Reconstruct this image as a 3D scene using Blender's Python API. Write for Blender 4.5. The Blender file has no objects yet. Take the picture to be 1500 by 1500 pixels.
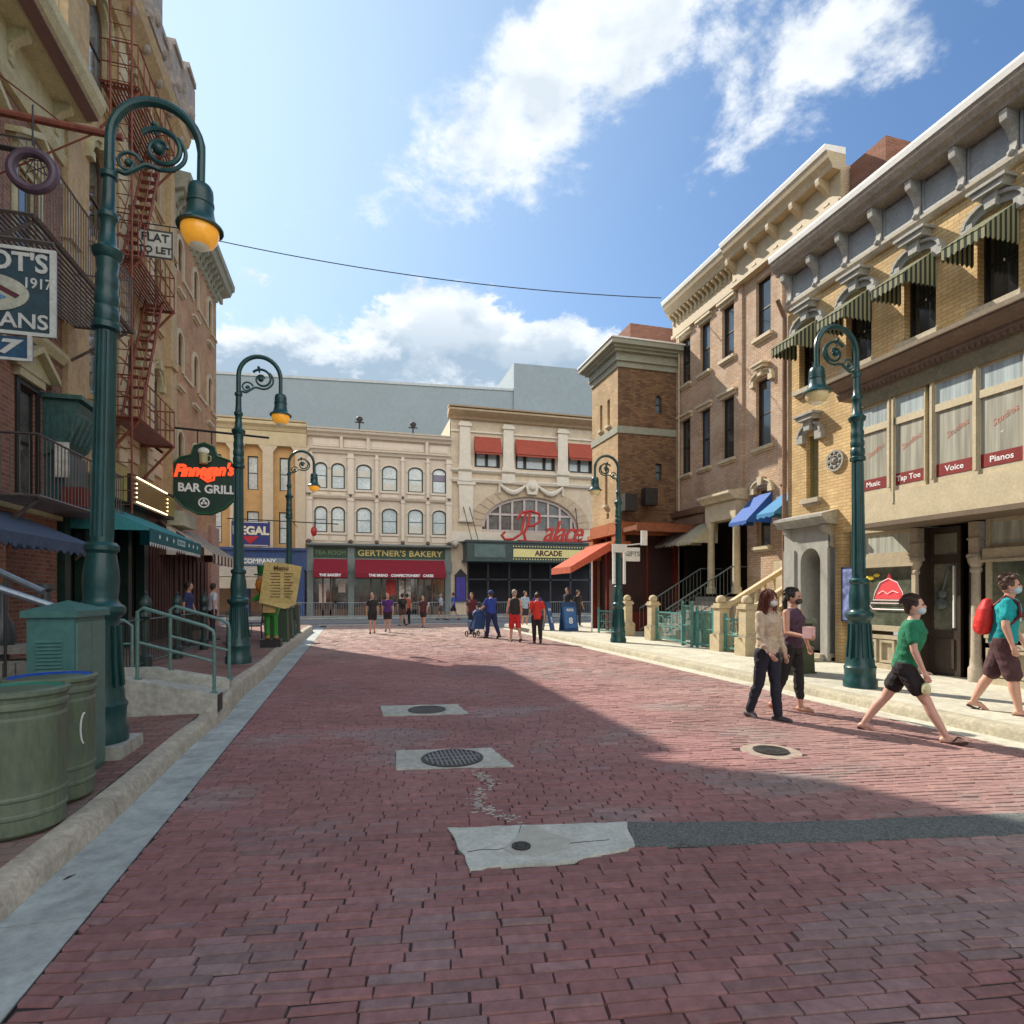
import bpy, bmesh, math, random
from mathutils import Vector, Matrix
from math import sin, cos, pi, radians
R = random.Random(7)
S = bpy.context.scene
COL = S.collection

# ------------------------------------------------------------- camera
cd = bpy.data.cameras.new('Camera'); cam = bpy.data.objects.new('Camera', cd); COL.objects.link(cam)
YAW = math.atan(233/850)
cam.location = (0, 0, 1.6); cam.rotation_euler = (pi/2, 0, -YAW)
cd.sensor_width = 36; cd.lens = 36*850/1500; cd.shift_y = 120/1500
cd.clip_start = .05; cd.clip_end = 3000
S.camera = cam
S.render.resolution_x = 1024; S.render.resolution_y = 1024
# ------------------------------------------------------------- light
SUN_EL = radians(41); SUN_H = Vector((-.476, .88, 0)).normalized()
sl = bpy.data.lights.new('Sun', 'SUN'); sun = bpy.data.objects.new('Sun', sl); COL.objects.link(sun)
sl.energy = 5.0; sl.angle = radians(.5); sl.color = (1, .9, .76)
sd = Vector((SUN_H.x*cos(SUN_EL), SUN_H.y*cos(SUN_EL), sin(SUN_EL)))
sun.rotation_euler = sd.to_track_quat('Z', 'Y').to_euler(); sun.location = (0, 0, 40)
W = bpy.data.worlds.new('World'); S.world = W; W.use_nodes = True
S.view_settings.view_transform = 'Standard'; S.view_settings.look = 'None'
S.view_settings.exposure = .55; S.view_settings.gamma = 1
def world():
    nt = W.node_tree; N = nt.nodes; L = nt.links; N.clear()
    def nd(t, **k):
        n = N.new(t)
        for a, b in k.items(): setattr(n, a, b)
        return n
    def mth(op, a, b=None, c=None):
        n = nd('ShaderNodeMath', operation=op)
        for i, v in enumerate((a, b, c)):
            if v is None: continue
            if isinstance(v, (int, float)): n.inputs[i].default_value = v
            else: L.new(v, n.inputs[i])
        return n.outputs[0]
    sky = nd('ShaderNodeTexSky', sky_type='NISHITA', sun_disc=False)
    sky.sun_elevation = SUN_EL; sky.sun_rotation = math.atan2(SUN_H.x, SUN_H.y)
    sky.air_density = 1.35; sky.dust_density = 1.0; sky.ozone_density = 2.2; sky.altitude = 0
    tc = nd('ShaderNodeTexCoord'); sp = nd('ShaderNodeSeparateXYZ'); L.new(tc.outputs['Generated'], sp.inputs[0])
    X, Y, Z = sp.outputs
    az = mth('MULTIPLY', mth('ARCTAN2', X, Y), 180/pi)      # degrees from the street's axis
    el = mth('MULTIPLY', mth('ARCSINE', Z), 180/pi)
    nz = nd('ShaderNodeTexNoise'); nz.inputs['Scale'].default_value = 7.0; nz.inputs['Detail'].default_value = 9
    nz.inputs['Roughness'].default_value = .6; nz.inputs['Distortion'].default_value = .35
    mp = nd('ShaderNodeMapping'); mp.inputs['Scale'].default_value = (1, 1, 1.7); L.new(tc.outputs['Generated'], mp.inputs[0]); L.new(mp.outputs[0], nz.inputs['Vector'])
    nlo = nd('ShaderNodeTexNoise'); nlo.inputs['Scale'].default_value = 24; nlo.inputs['Detail'].default_value = 10; nlo.inputs['Roughness'].default_value = .65; L.new(mp.outputs[0], nlo.inputs['Vector'])
    # clouds as soft blobs in azimuth / elevation: (az, el, half width, half height, tilt, strength)
    blobs = [(17.5, 41, 12.5, 6, -38, 1.4), (26, 44, 10, 6, -30, 1.3), (2.5, 33.5, 6, 3, -25, .8), (43, 39.5, 10, 4.8, -22, 1.2), (49, 37.5, 6, 3, 0, .95), (37, 43.5, 6, 3.5, -40, .9), (21, 50, 16, 5, 0, .9),
             (9, 23.4, 7.5, 4.4, 0, 1.6), (17, 21.5, 8, 4.2, 0, 1.5), (4.5, 20.5, 7, 3.4, 0, 1.3), (-7, 19.3, 12, 4.2, 0, 1.3), (-20, 24, 10, 5, 0, .9), (20, 28, 5, 1.3, 0, .45),
             (-80, 22, 26, 9, 0, .9), (84, 26, 26, 9, 0, 1.0), (180, 34, 62, 30, 0, 1.5), (-180, 34, 62, 30, 0, 1.5)]  # last pair: unseen bank added behind the viewer to fill shade
    tot = None
    for a0, e0, w, h, t, st in blobs:
        da = mth('SUBTRACT', az, a0); de = mth('SUBTRACT', el, e0)
        c, s = cos(radians(t)), sin(radians(t))
        p = mth('ADD', mth('MULTIPLY', da, c*.8/w), mth('MULTIPLY', de, -s/w))
        q = mth('ADD', mth('MULTIPLY', da, s*.8/h), mth('MULTIPLY', de, c/h))
        r2 = mth('ADD', mth('MULTIPLY', p, p), mth('MULTIPLY', q, q))
        g = mth('MULTIPLY', mth('EXPONENT', mth('MULTIPLY', r2, -1.0)), st)
        tot = g if tot is None else mth('MAXIMUM', tot, g)
    n1 = mth('SUBTRACT', nz.outputs['Fac'], .5); n2 = mth('SUBTRACT', nlo.outputs['Fac'], .5)
    dens = mth('ADD', tot, mth('ADD', mth('MULTIPLY', n1, 2.3), mth('MULTIPLY', n2, 1.15)))
    cr = nd('ShaderNodeMapRange', interpolation_type='SMOOTHSTEP'); L.new(dens, cr.inputs[0])
    cr.inputs[1].default_value = .5
    crs = nd('ShaderNodeMapRange'); L.new(el, crs.inputs[0]); crs.inputs[1].default_value = 27; crs.inputs[2].default_value = 33; crs.inputs[3].default_value = .82; crs.inputs[4].default_value = 1.18; L.new(crs.outputs[0], cr.inputs[2])
    # grey undersides where the cloud is thick and low
    gr = nd('ShaderNodeMapRange', interpolation_type='SMOOTHSTEP'); L.new(dens, gr.inputs[0]); gr.inputs[1].default_value = .85; gr.inputs[2].default_value = 1.45
    lowm = nd('ShaderNodeMapRange'); L.new(el, lowm.inputs[0]); lowm.inputs[1].default_value = 28; lowm.inputs[2].default_value = 20
    n3 = nd('ShaderNodeTexNoise'); n3.inputs['Scale'].default_value = 13; n3.inputs['Detail'].default_value = 7; L.new(mp.outputs[0], n3.inputs['Vector'])
    sh = nd('ShaderNodeMapRange'); L.new(n3.outputs['Fac'], sh.inputs[0]); sh.inputs[1].default_value = .46; sh.inputs[2].default_value = .68; sh.inputs[4].default_value = .42
    gm = mth('MINIMUM', mth('ADD', mth('MULTIPLY', gr.outputs[0], lowm.outputs[0]), sh.outputs[0]), 1.0)
    cc = nd('ShaderNodeMix', data_type='RGBA'); L.new(gm, cc.inputs[0])
    # unseen cloud bank added behind the viewer, brightened as fill for shaded faces
    bk = nd('ShaderNodeMapRange', interpolation_type='SMOOTHSTEP'); L.new(Y, bk.inputs[0]); bk.inputs[1].default_value = .15; bk.inputs[2].default_value = -.6
    bc = nd('ShaderNodeMix', data_type='RGBA'); L.new(bk.outputs[0], bc.inputs[0]); bc.inputs[6].default_value = (6.6, 6.9, 7.1, 1); bc.inputs[7].default_value = (18, 17.2, 16.2, 1)
    L.new(bc.outputs[2], cc.inputs[6])
    cc.inputs[7].default_value = (2.7, 3.5, 4.3, 1)
    # bright veil of thin cloud round the sun
    dp = nd('ShaderNodeVectorMath', operation='DOT_PRODUCT'); L.new(tc.outputs['Generated'], dp.inputs[0]); dp.inputs[1].default_value = sd
    veil = mth('POWER', mth('MAXIMUM', dp.outputs['Value'], 0), 5)
    vc = nd('ShaderNodeMix', data_type='RGBA'); L.new(mth('MULTIPLY', veil, .93), vc.inputs[0])
    tint = nd('ShaderNodeMix', data_type='RGBA', blend_type='MULTIPLY'); tint.inputs[0].default_value = 1
    L.new(sky.outputs[0], tint.inputs[6]); tint.inputs[7].default_value = (.60, .76, .95, 1)
    L.new(tint.outputs[2], vc.inputs[6]); vc.inputs[7].default_value = (4.1, 5.5, 6.6, 1)
    mx = nd('ShaderNodeMix', data_type='RGBA'); L.new(mth('MULTIPLY', cr.outputs[0], .92), mx.inputs[0])
    L.new(vc.outputs[2], mx.inputs[6]); L.new(cc.outputs[2], mx.inputs[7])
    bg = nd('ShaderNodeBackground'); bg.inputs[1].default_value = .11; L.new(mx.outputs[2], bg.inputs[0])
    out = nd('ShaderNodeOutputWorld'); L.new(bg.outputs[0], out.inputs[0])
world()

# ------------------------------------------------------------- materials
MC = {}
def mat(name, col, rough=.6, metal=0., var=.12, vs=3., bump=0., bs=40., emit=0., spec=.5, coat=0., streak=0.):
    if name in MC: return MC[name]
    m = bpy.data.materials.new(name); m.use_nodes = True; nt = m.node_tree; N = nt.nodes; L = nt.links
    b = N['Principled BSDF']; b.inputs['Roughness'].default_value = rough; b.inputs['Metallic'].default_value = metal
    b.inputs['Specular IOR Level'].default_value = spec; b.inputs['Coat Weight'].default_value = coat
    tc = N.new('ShaderNodeTexCoord')
    nz = N.new('ShaderNodeTexNoise'); nz.inputs['Scale'].default_value = vs; nz.inputs['Detail'].default_value = 6; nz.inputs['Roughness'].default_value = .62
    mp = N.new('ShaderNodeMapping'); L.new(tc.outputs['Object'], mp.inputs[0]); L.new(mp.outputs[0], nz.inputs['Vector'])
    if streak: mp.inputs['Scale'].default_value = (1, 1, streak)
    mx = N.new('ShaderNodeMix'); mx.data_type = 'RGBA'
    mr = N.new('ShaderNodeMapRange'); L.new(nz.outputs['Fac'], mr.inputs[0]); mr.inputs[1].default_value = .3; mr.inputs[2].default_value = .7
    L.new(mr.outputs[0], mx.inputs[0])
    mx.inputs[6].default_value = (*[c*(1-var) for c in col], 1); mx.inputs[7].default_value = (*[min(1, c*(1+var)) for c in col], 1)
    # fine soiling, the same everywhere the material is
    g2 = N.new('ShaderNodeTexNoise'); g2.inputs['Scale'].default_value = vs*6; g2.inputs['Detail'].default_value = 5; g2.inputs['Roughness'].default_value = .7; L.new(mp.outputs[0], g2.inputs['Vector'])
    g3 = N.new('ShaderNodeMapRange'); L.new(g2.outputs['Fac'], g3.inputs[0]); g3.inputs[1].default_value = .38; g3.inputs[2].default_value = .62; g3.inputs[3].default_value = 1-min(.22, var*1.1); g3.inputs[4].default_value = 1+min(.1, var*.6)
    g4 = N.new('ShaderNodeVectorMath'); g4.operation = 'SCALE'; L.new(mx.outputs[2], g4.inputs[0]); L.new(g3.outputs[0], g4.inputs['Scale'])
    L.new(g4.outputs[0], b.inputs['Base Color'])
    rr = N.new('ShaderNodeMapRange'); L.new(nz.outputs['Fac'], rr.inputs[0]); rr.inputs[3].default_value = max(0.02, rough-.1); rr.inputs[4].default_value = min(1, rough+.1)
    L.new(rr.outputs[0], b.inputs['Roughness'])
    if bump:
        n2 = N.new('ShaderNodeTexNoise'); n2.inputs['Scale'].default_value = bs; n2.inputs['Detail'].default_value = 5; L.new(tc.outputs['Object'], n2.inputs['Vector'])
        bp = N.new('ShaderNodeBump'); bp.inputs['Strength'].default_value = bump; bp.inputs['Distance'].default_value = .01; L.new(n2.outputs['Fac'], bp.inputs['Height']); L.new(bp.outputs[0], b.inputs['Normal'])
    if emit:
        b.inputs['Emission Color'].default_value = (*col, 1); b.inputs['Emission Strength'].default_value = emit
    MC[name] = m; return m
def brick(name, c1, c2, mortar, bw=.215, bh=.072, ms=.009, bump=.5, patch=None, rough=.85, sc=1.):
    if name in MC: return MC[name]
    m = bpy.data.materials.new(name); m.use_nodes = True; nt = m.node_tree; N = nt.nodes; L = nt.links
    b = N['Principled BSDF']; b.inputs['Roughness'].default_value = rough; b.inputs['Specular IOR Level'].default_value = .25
    tc = N.new('ShaderNodeTexCoord'); sp = N.new('ShaderNodeSeparateXYZ'); L.new(tc.outputs['Object'], sp.inputs[0])
    ad = N.new('ShaderNodeMath'); L.new(sp.outputs[0], ad.inputs[0]); L.new(sp.outputs[1], ad.inputs[1])
    cb = N.new('ShaderNodeCombineXYZ'); L.new(ad.outputs[0], cb.inputs[0]); L.new(sp.outputs[2], cb.inputs[1])
    dn = N.new('ShaderNodeTexNoise'); dn.inputs['Scale'].default_value = 9; L.new(tc.outputs['Object'], dn.inputs['Vector'])
    dv = N.new('ShaderNodeVectorMath'); dv.operation = 'MULTIPLY_ADD'; L.new(dn.outputs['Color'], dv.inputs[0]); dv.inputs[1].default_value = (.012, .012, 0); L.new(cb.outputs[0], dv.inputs[2])
    bt = N.new('ShaderNodeTexBrick'); L.new(dv.outputs[0], bt.inputs['Vector'])
    bt.inputs['Scale'].default_value = sc; bt.inputs['Brick Width'].default_value = bw; bt.inputs['Row Height'].default_value = bh
    bt.inputs['Mortar Size'].default_value = ms; bt.inputs['Mortar Smooth'].default_value = .3; bt.inputs['Bias'].default_value = 0
    bt.inputs['Color1'].default_value = (*c1, 1); bt.inputs['Color2'].default_value = (*c2, 1); bt.inputs['Mortar'].default_value = (*mortar, 1)
    nz = N.new('ShaderNodeTexNoise'); nz.inputs['Scale'].default_value = .9; nz.inputs['Detail'].default_value = 7; nz.inputs['Roughness'].default_value = .65; L.new(tc.outputs['Object'], nz.inputs['Vector'])
    mr = N.new('ShaderNodeMapRange'); L.new(nz.outputs['Fac'], mr.inputs[0]); mr.inputs[1].default_value = .3; mr.inputs[2].default_value = .7; mr.inputs[3].default_value = .74; mr.inputs[4].default_value = 1.2
    mu = N.new('ShaderNodeVectorMath'); mu.operation = 'SCALE'; L.new(bt.outputs['Color'], mu.inputs[0]); L.new(mr.outputs[0], mu.inputs['Scale'])
    src = mu.outputs[0]
    if patch:
        pn = N.new('ShaderNodeTexNoise'); pn.inputs['Scale'].default_value = patch[1]; pn.inputs['Detail'].default_value = 4; L.new(tc.outputs['Object'], pn.inputs['Vector'])
        pr = N.new('ShaderNodeMapRange'); L.new(pn.outputs['Fac'], pr.inputs[0]); pr.inputs[1].default_value = .5; pr.inputs[2].default_value = .62; pr.inputs[4].default_value = patch[2]
        pm = N.new('ShaderNodeMix'); pm.data_type = 'RGBA'; L.new(pr.outputs[0], pm.inputs[0]); L.new(src, pm.inputs[6]); pm.inputs[7].default_value = (*patch[0], 1); src = pm.outputs[2]
    L.new(src, b.inputs['Base Color'])
    fn = N.new('ShaderNodeTexNoise'); fn.inputs['Scale'].default_value = 60; L.new(tc.outputs['Object'], fn.inputs['Vector'])
    hh = N.new('ShaderNodeMath'); hh.operation = 'MULTIPLY_ADD'; L.new(bt.outputs['Fac'], hh.inputs[0]); hh.inputs[1].default_value = -1.; L.new(fn.outputs['Fac'], hh.inputs[2])
    bp = N.new('ShaderNodeBump'); bp.inputs['Strength'].default_value = bump; bp.inputs['Distance'].default_value = .012; L.new(hh.outputs[0], bp.inputs['Height']); L.new(bp.outputs[0], b.inputs['Normal'])
    MC[name] = m; return m
def stripes(name, c1, c2, width, axis=1, rough=.85):
    m = bpy.data.materials.new(name); m.use_nodes = True; nt = m.node_tree; N = nt.nodes; L = nt.links
    b = N['Principled BSDF']; b.inputs['Roughness'].default_value = rough; b.inputs['Specular IOR Level'].default_value = .15
    tc = N.new('ShaderNodeTexCoord'); sp = N.new('ShaderNodeSeparateXYZ'); L.new(tc.outputs['Object'], sp.inputs[0])
    xy = N.new('ShaderNodeMath'); L.new(sp.outputs[0], xy.inputs[0]); L.new(sp.outputs[1], xy.inputs[1])
    a = N.new('ShaderNodeMath'); a.operation = 'MULTIPLY'; a.inputs[1].default_value = 1/width; L.new(xy.outputs[0], a.inputs[0])
    f = N.new('ShaderNodeMath'); f.operation = 'FRACT'; L.new(a.outputs[0], f.inputs[0])
    g = N.new('ShaderNodeMath'); g.operation = 'GREATER_THAN'; g.inputs[1].default_value = .5; L.new(f.outputs[0], g.inputs[0])
    mx = N.new('ShaderNodeMix'); mx.data_type = 'RGBA'; L.new(g.outputs[0], mx.inputs[0]); mx.inputs[6].default_value = (*c1, 1); mx.inputs[7].default_value = (*c2, 1)
    L.new(mx.outputs[2], b.inputs['Base Color']); return m
def canvas(name, col):
    m = mat(name, col, .85, var=.1, vs=4); nt = m.node_tree; N = nt.nodes; L = nt.links; b = N['Principled BSDF']; out = [n for n in N if n.type == 'OUTPUT_MATERIAL'][0]
    tr = N.new('ShaderNodeBsdfTranslucent'); src = b.inputs['Base Color'].links[0].from_socket; L.new(src, tr.inputs[0])
    mx = N.new('ShaderNodeMixShader'); mx.inputs[0].default_value = .45; L.new(b.outputs[0], mx.inputs[1]); L.new(tr.outputs[0], mx.inputs[2]); L.new(mx.outputs[0], out.inputs[0]); return m
def curtain_mat(name, c, rough=.1):
    # net curtain pleats seen through reflecting window glass
    m = bpy.data.materials.new(name); m.use_nodes = True; nt = m.node_tree; N = nt.nodes; L = nt.links
    b = N['Principled BSDF']; b.inputs['Roughness'].default_value = .5; b.inputs['Coat Weight'].default_value = 1.; b.inputs['Coat Roughness'].default_value = .03
    tc = N.new('ShaderNodeTexCoord'); mp = N.new('ShaderNodeMapping'); mp.inputs['Scale'].default_value = (14, 14, .6); L.new(tc.outputs['Object'], mp.inputs[0])
    nz = N.new('ShaderNodeTexNoise'); nz.inputs['Scale'].default_value = 1; nz.inputs['Detail'].default_value = 3; L.new(mp.outputs[0], nz.inputs['Vector'])
    mr = N.new('ShaderNodeMapRange'); L.new(nz.outputs['Fac'], mr.inputs[0]); mr.inputs[1].default_value = .35; mr.inputs[2].default_value = .65
    mx = N.new('ShaderNodeMix'); mx.data_type = 'RGBA'; L.new(mr.outputs[0], mx.inputs[0]); mx.inputs[6].default_value = (*[x*.55 for x in c], 1); mx.inputs[7].default_value = (*c, 1)
    L.new(mx.outputs[2], b.inputs['Base Color']); return m
teal = mat('lamp paint', (.009, .06, .062), .34, var=.35, vs=9, bump=.12, bs=60, streak=.3)
teal_l = mat('cabinet paint', (.05, .16, .15), .45, var=.12, bump=.06)
rail_g = mat('rail paint', (.11, .22, .2), .4, var=.15)
fence_g = mat('green fence paint', (.08, .25, .23), .5, var=.2)
glass = mat('window glass', (.022, .028, .032), .07, var=.5, vs=1.2, spec=.8, coat=.6)
glass_b = mat('pale reflecting glass', (.12, .16, .19), .12, var=.35, vs=1.0, spec=.9, coat=1)
curtain = curtain_mat('curtain behind glass', (.5, .53, .46))
curtain_g = curtain_mat('grey curtain behind glass', (.2, .23, .24))
glass_d = mat('dark old glass', (.012, .013, .014), .25, var=.4, vs=2, spec=.4)
dark = mat('dark interior', (.012, .011, .012), .8)
iron = mat('black iron', (.03, .028, .03), .5, var=.3)
steel = mat('galvanised rail', (.33, .36, .38), .35, metal=.6, var=.15)
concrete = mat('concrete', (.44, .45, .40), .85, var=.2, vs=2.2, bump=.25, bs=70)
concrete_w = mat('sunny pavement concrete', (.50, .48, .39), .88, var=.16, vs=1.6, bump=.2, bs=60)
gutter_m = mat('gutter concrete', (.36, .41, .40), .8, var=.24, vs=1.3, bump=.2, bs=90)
kerb_m = mat('kerb stone', (.43, .40, .32), .85, var=.22, vs=4, bump=.35, bs=55)
asphalt = mat('asphalt', (.13, .145, .14), .9, var=.75, vs=75, bump=.8, bs=120)
asphalt_b = mat('cross street asphalt', (.25, .26, .26), .9, var=.15, vs=2, bump=.3, bs=90)
white_m = mat('white paint', (.78, .78, .74), .55, var=.06)
cream = mat('cream trim', (.52, .45, .31), .7, var=.14, bump=.1)
stone_b = mat('buff stone', (.43, .38, .29), .8, var=.18, vs=4, bump=.25)
grey_t = mat('grey stone trim', (.34, .34, .31), .75, var=.2, vs=5, bump=.3)
far_c = mat('pale facade paint', (.60, .52, .41), .75, var=.08, bump=.1)
far_c2 = mat('pale facade panels', (.68, .60, .49), .75, var=.06)
palace_m = mat('beige render', (.60, .50, .37), .8, var=.1, vs=1.5, bump=.15)
palace_t = mat('light moulding', (.69, .63, .52), .75, var=.08)
ochre = mat('ochre wall', (.50, .30, .12), .8, var=.12)
dgreen = mat('dark green shopfront', (.05, .1, .09), .45, var=.2)
black_t = mat('black paint', (.015, .015, .016), .5)
red_aw = mat('crimson canvas', (.22, .008, .022), .8, var=.12, vs=6)
rust_aw = mat('rust red canvas', (.36, .07, .04), .8, var=.12)
gold = mat('gold letters', (.55, .45, .15), .4, var=.1)
whitel = mat('white letters', (.8, .82, .82), .5, var=.03)
skin_m = mat('skin', (.48, .26, .18), .5, var=.06, vs=20)
warehouse = mat('grey warehouse wall', (.29, .35, .375), .7, var=.05, vs=.4)

# ------------------------------------------------------------- mesh helpers
class Fr:
    def __init__(s, o=(0, 0, 0), a=(1, 0, 0), n=(0, 1, 0)):
        s.o = Vector(o); s.a = Vector(a).normalized(); s.n = Vector(n).normalized(); s.z = Vector((0, 0, 1))
    def p(s, u, n, z): return s.o + s.a*u + s.n*n + s.z*z
IDF = Fr()
OFF = {}
def tag(o, label=None, cat=None, group=None, kind=None):
    if label: o['label'] = label
    if cat: o['category'] = cat
    if group: o['group'] = group
    if kind: o['kind'] = kind
    return o
def thing(name, label, cat, loc=(0, 0, 0), group=None):
    o = bpy.data.objects.new(name, None); COL.objects.link(o); o.location = loc; o.empty_display_size = .2
    OFF[o.name] = Vector(loc); return tag(o, label, cat, group)
class MB:
    def __init__(s, fr=None): s.v = []; s.f = []; s.m = []; s.fr = fr or IDF; s.c = None
    def pt(s, p): s.v.append(s.fr.p(*p)); return len(s.v)-1
    def face(s, idx, mi=0): s.f.append(tuple(idx)); s.m.append(mi)
    def quad(s, *ps, mi=0): s.face([s.pt(p) for p in ps], mi); return s
    def box(s, a0, a1, n0, n1, z0, z1, mi=0):
        i = [s.pt((a, n, z)) for z in (z0, z1) for a, n in ((a0, n0), (a1, n0), (a1, n1), (a0, n1))]
        for q in ((0, 1, 2, 3), (4, 7, 6, 5), (0, 4, 5, 1), (1, 5, 6, 2), (2, 6, 7, 3), (3, 7, 4, 0)): s.face([i[k] for k in q], mi)
        return s
    def prism(s, poly, d, mi=0):          # poly of frame points, d frame offset vector
        n = len(poly); a = [s.pt(p) for p in poly]; b = [s.pt((p[0]+d[0], p[1]+d[1], p[2]+d[2])) for p in poly]
        s.face(a, mi); s.face(b[::-1], mi)
        for i in range(n): s.face((a[i], a[(i+1) % n], b[(i+1) % n], b[i]), mi)
        return s
    def az(s, poly, n0, n1, mi=0):        # polygon in facade plane (a,z), thickness n0..n1
        return s.prism([(a, n0, z) for a, z in poly], (0, n1-n0, 0), mi)
    def nz(s, poly, a0, a1, mi=0):        # profile (n,z) run along the facade
        return s.prism([(a0, n, z) for n, z in poly], (a1-a0, 0, 0), mi)
    def lathe(s, prof, c=(0, 0, 0), seg=20, mi=0, caps=True):
        rings = []
        for r, z in prof:
            rings.append([s.pt((c[0]+r*cos(2*pi*k/seg), c[1]+r*sin(2*pi*k/seg), c[2]+z)) for k in range(seg)])
        for A, B in zip(rings, rings[1:]):
            for k in range(seg): s.face((A[k], A[(k+1) % seg], B[(k+1) % seg], B[k]), mi)
        if caps: s.face(rings[0][::-1], mi); s.face(rings[-1], mi)
        return s
    def stube(s, pts, r, seg=8, n=5):
        Q = []; L_ = len(pts)
        for i in range(L_-1):
            p0, p1, p2, p3 = [Vector(pts[min(max(j, 0), L_-1)]) for j in (i-1, i, i+1, i+2)]
            for k in range(n):
                t = k/n; Q.append(tuple(.5*((2*p1)+(p2-p0)*t+(2*p0-5*p1+4*p2-p3)*t*t+(3*p1-p0-3*p2+p3)*t**3)))
        Q.append(tuple(pts[-1])); return s.tube(Q, r, seg)
    def tube(s, pts, r, seg=8, closed=False, mi=0):
        P = [s.fr.p(*p) for p in pts]; n = len(P); rr = r if isinstance(r, (list, tuple)) else [r]*n
        rings = []; up = None
        for i in range(n):
            if closed: t = P[(i+1) % n]-P[i-1]
            else: t = P[min(i+1, n-1)]-P[max(i-1, 0)]
            t.normalize()
            if up is None: up = Vector((0, 0, 1)) if abs(t.z) < .9 else Vector((1, 0, 0))
            x = t.cross(up)
            if x.length < 1e-4: x = t.cross(Vector((0, 1, 0)))
            x.normalize(); y = x.cross(t).normalized(); up = y
            ring = []
            for k in range(seg):
                a = 2*pi*k/seg; s.v.append(P[i]+(x*cos(a)+y*sin(a))*rr[i]); ring.append(len(s.v)-1)
            rings.append(ring)
        m = n if closed else n-1
        for i in range(m):
            A, B = rings[i], rings[(i+1) % n]
            for k in range(seg): s.face((A[k], A[(k+1) % seg], B[(k+1) % seg], B[k]), mi)
        if not closed: s.face(rings[0][::-1], mi); s.face(rings[-1], mi)
        return s
    def bar(s, p, q, w, mi=0): return s.tube([p, q], w, 4, mi=mi)
    def ball(s, c, r, seg=10, rings=6, mi=0, sc=(1, 1, 1)):
        g = []
        for j in range(1, rings):
            th = pi*j/rings; g.append([s.pt((c[0]+r*sc[0]*sin(th)*cos(2*pi*k/seg), c[1]+r*sc[1]*sin(th)*sin(2*pi*k/seg), c[2]+r*sc[2]*cos(th))) for k in range(seg)])
        t = s.pt((c[0], c[1], c[2]+r*sc[2])); b = s.pt((c[0], c[1], c[2]-r*sc[2]))
        for k in range(seg): s.face((t, g[0][k], g[0][(k+1) % seg]), mi); s.face((b, g[-1][(k+1) % seg], g[-1][k]), mi)
        for A, B in zip(g, g[1:]):
            for k in range(seg): s.face((A[k], B[k], B[(k+1) % seg], A[(k+1) % seg]), mi)
        return s
    def wall(s, a0, a1, z0, z1, holes=(), n=0., depth=.22, mi=0, rmi=None):
        rmi = mi if rmi is None else rmi
        A = sorted({a0, a1, *[min(max(h[i], a0), a1) for h in holes for i in (0, 1)]}); Z = sorted({z0, z1, *[min(max(h[i], z0), z1) for h in holes for i in (2, 3)]})
        for p, q in zip(A, A[1:]):
            for u, w in zip(Z, Z[1:]):
                ca, cz = (p+q)/2, (u+w)/2
                if any(h[0] < ca < h[1] and h[2] < cz < h[3] for h in holes): continue
                s.quad((p, n, u), (q, n, u), (q, n, w), (p, n, w), mi=mi)
        for h in holes:
            a, b, c, d = h[:4]; m = n-depth
            s.quad((a, n, c), (a, m, c), (a, m, d), (a, n, d), mi=rmi); s.quad((b, n, c), (b, n, d), (b, m, d), (b, m, c), mi=rmi)
            s.quad((a, n, d), (a, m, d), (b, m, d), (b, n, d), mi=rmi); s.quad((a, n, c), (b, n, c), (b, m, c), (a, m, c), mi=rmi)
            if len(h) > 4: s.arch(a, b, h[4], d, n+.001, m+.002, rmi)
        return s
    def arch(s, a, b, zs, zt, n0, n1, mi=0, k=10):     # fills the corners above an arch
        c = (a+b)/2; w = (b-a)/2; h = zt-zs
        for sg in (-1, 1):
            arc = [(c+sg*w*cos(pi/2*i/k), zs+h*sin(pi/2*i/k)) for i in range(k+1)]
            for i in range(k):
                (x0, y0), (x1, y1) = arc[i], arc[i+1]
                s.quad((x0, n0, y0), (x1, n0, y1), (x1, n0, zt), (x0, n0, zt), mi=mi)
                s.quad((x0, n0, y0), (x1, n0, y1), (x1, n1, y1), (x0, n1, y0), mi=mi)
        return s
    def build(s, name, m, parent=None, label=None, cat=None, group=None, kind=None, smooth=False, loc=None, ang=35):
        me = bpy.data.meshes.new(name)
        off = OFF.get(parent.name, Vector()) if parent else (Vector(loc) if loc else Vector())
        me.from_pydata([v-off for v in s.v], [], s.f)
        ms = m if isinstance(m, (list, tuple)) else [m]
        for x in ms: me.materials.append(x)
        if len(ms) > 1: me.polygons.foreach_set('material_index', s.m)
        bm = bmesh.new(); bm.from_mesh(me); bmesh.ops.recalc_face_normals(bm, faces=bm.faces); bm.to_mesh(me); bm.free()
        if smooth:
            me.polygons.foreach_set('use_smooth', [True]*len(me.polygons)); me.set_sharp_from_angle(angle=radians(ang))
        me.update()
        o = bpy.data.objects.new(name, me); COL.objects.link(o)
        if parent: o.parent = parent
        elif loc: o.location = loc
        OFF[o.name] = off
        if label or cat or group or kind: tag(o, label, cat, group, kind)
        return o
def children(o): return [c for c in bpy.data.objects if c.parent == o]
def dup(o, loc=None, rz=0, label=None, group=None, parent=None, kids=None):
    if kids is None:
        kids = {}
        for c in bpy.data.objects:
            if c.parent: kids.setdefault(c.parent.name, []).append(c)
    r = o.copy(); COL.objects.link(r)
    if parent: r.parent = parent
    if loc is not None: r.location = loc; r.rotation_euler = (0, 0, rz)
    if label: r['label'] = label
    if group: r['group'] = group
    for c in kids.get(o.name, []): dup(c, parent=r, kids=kids)
    return r
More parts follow.
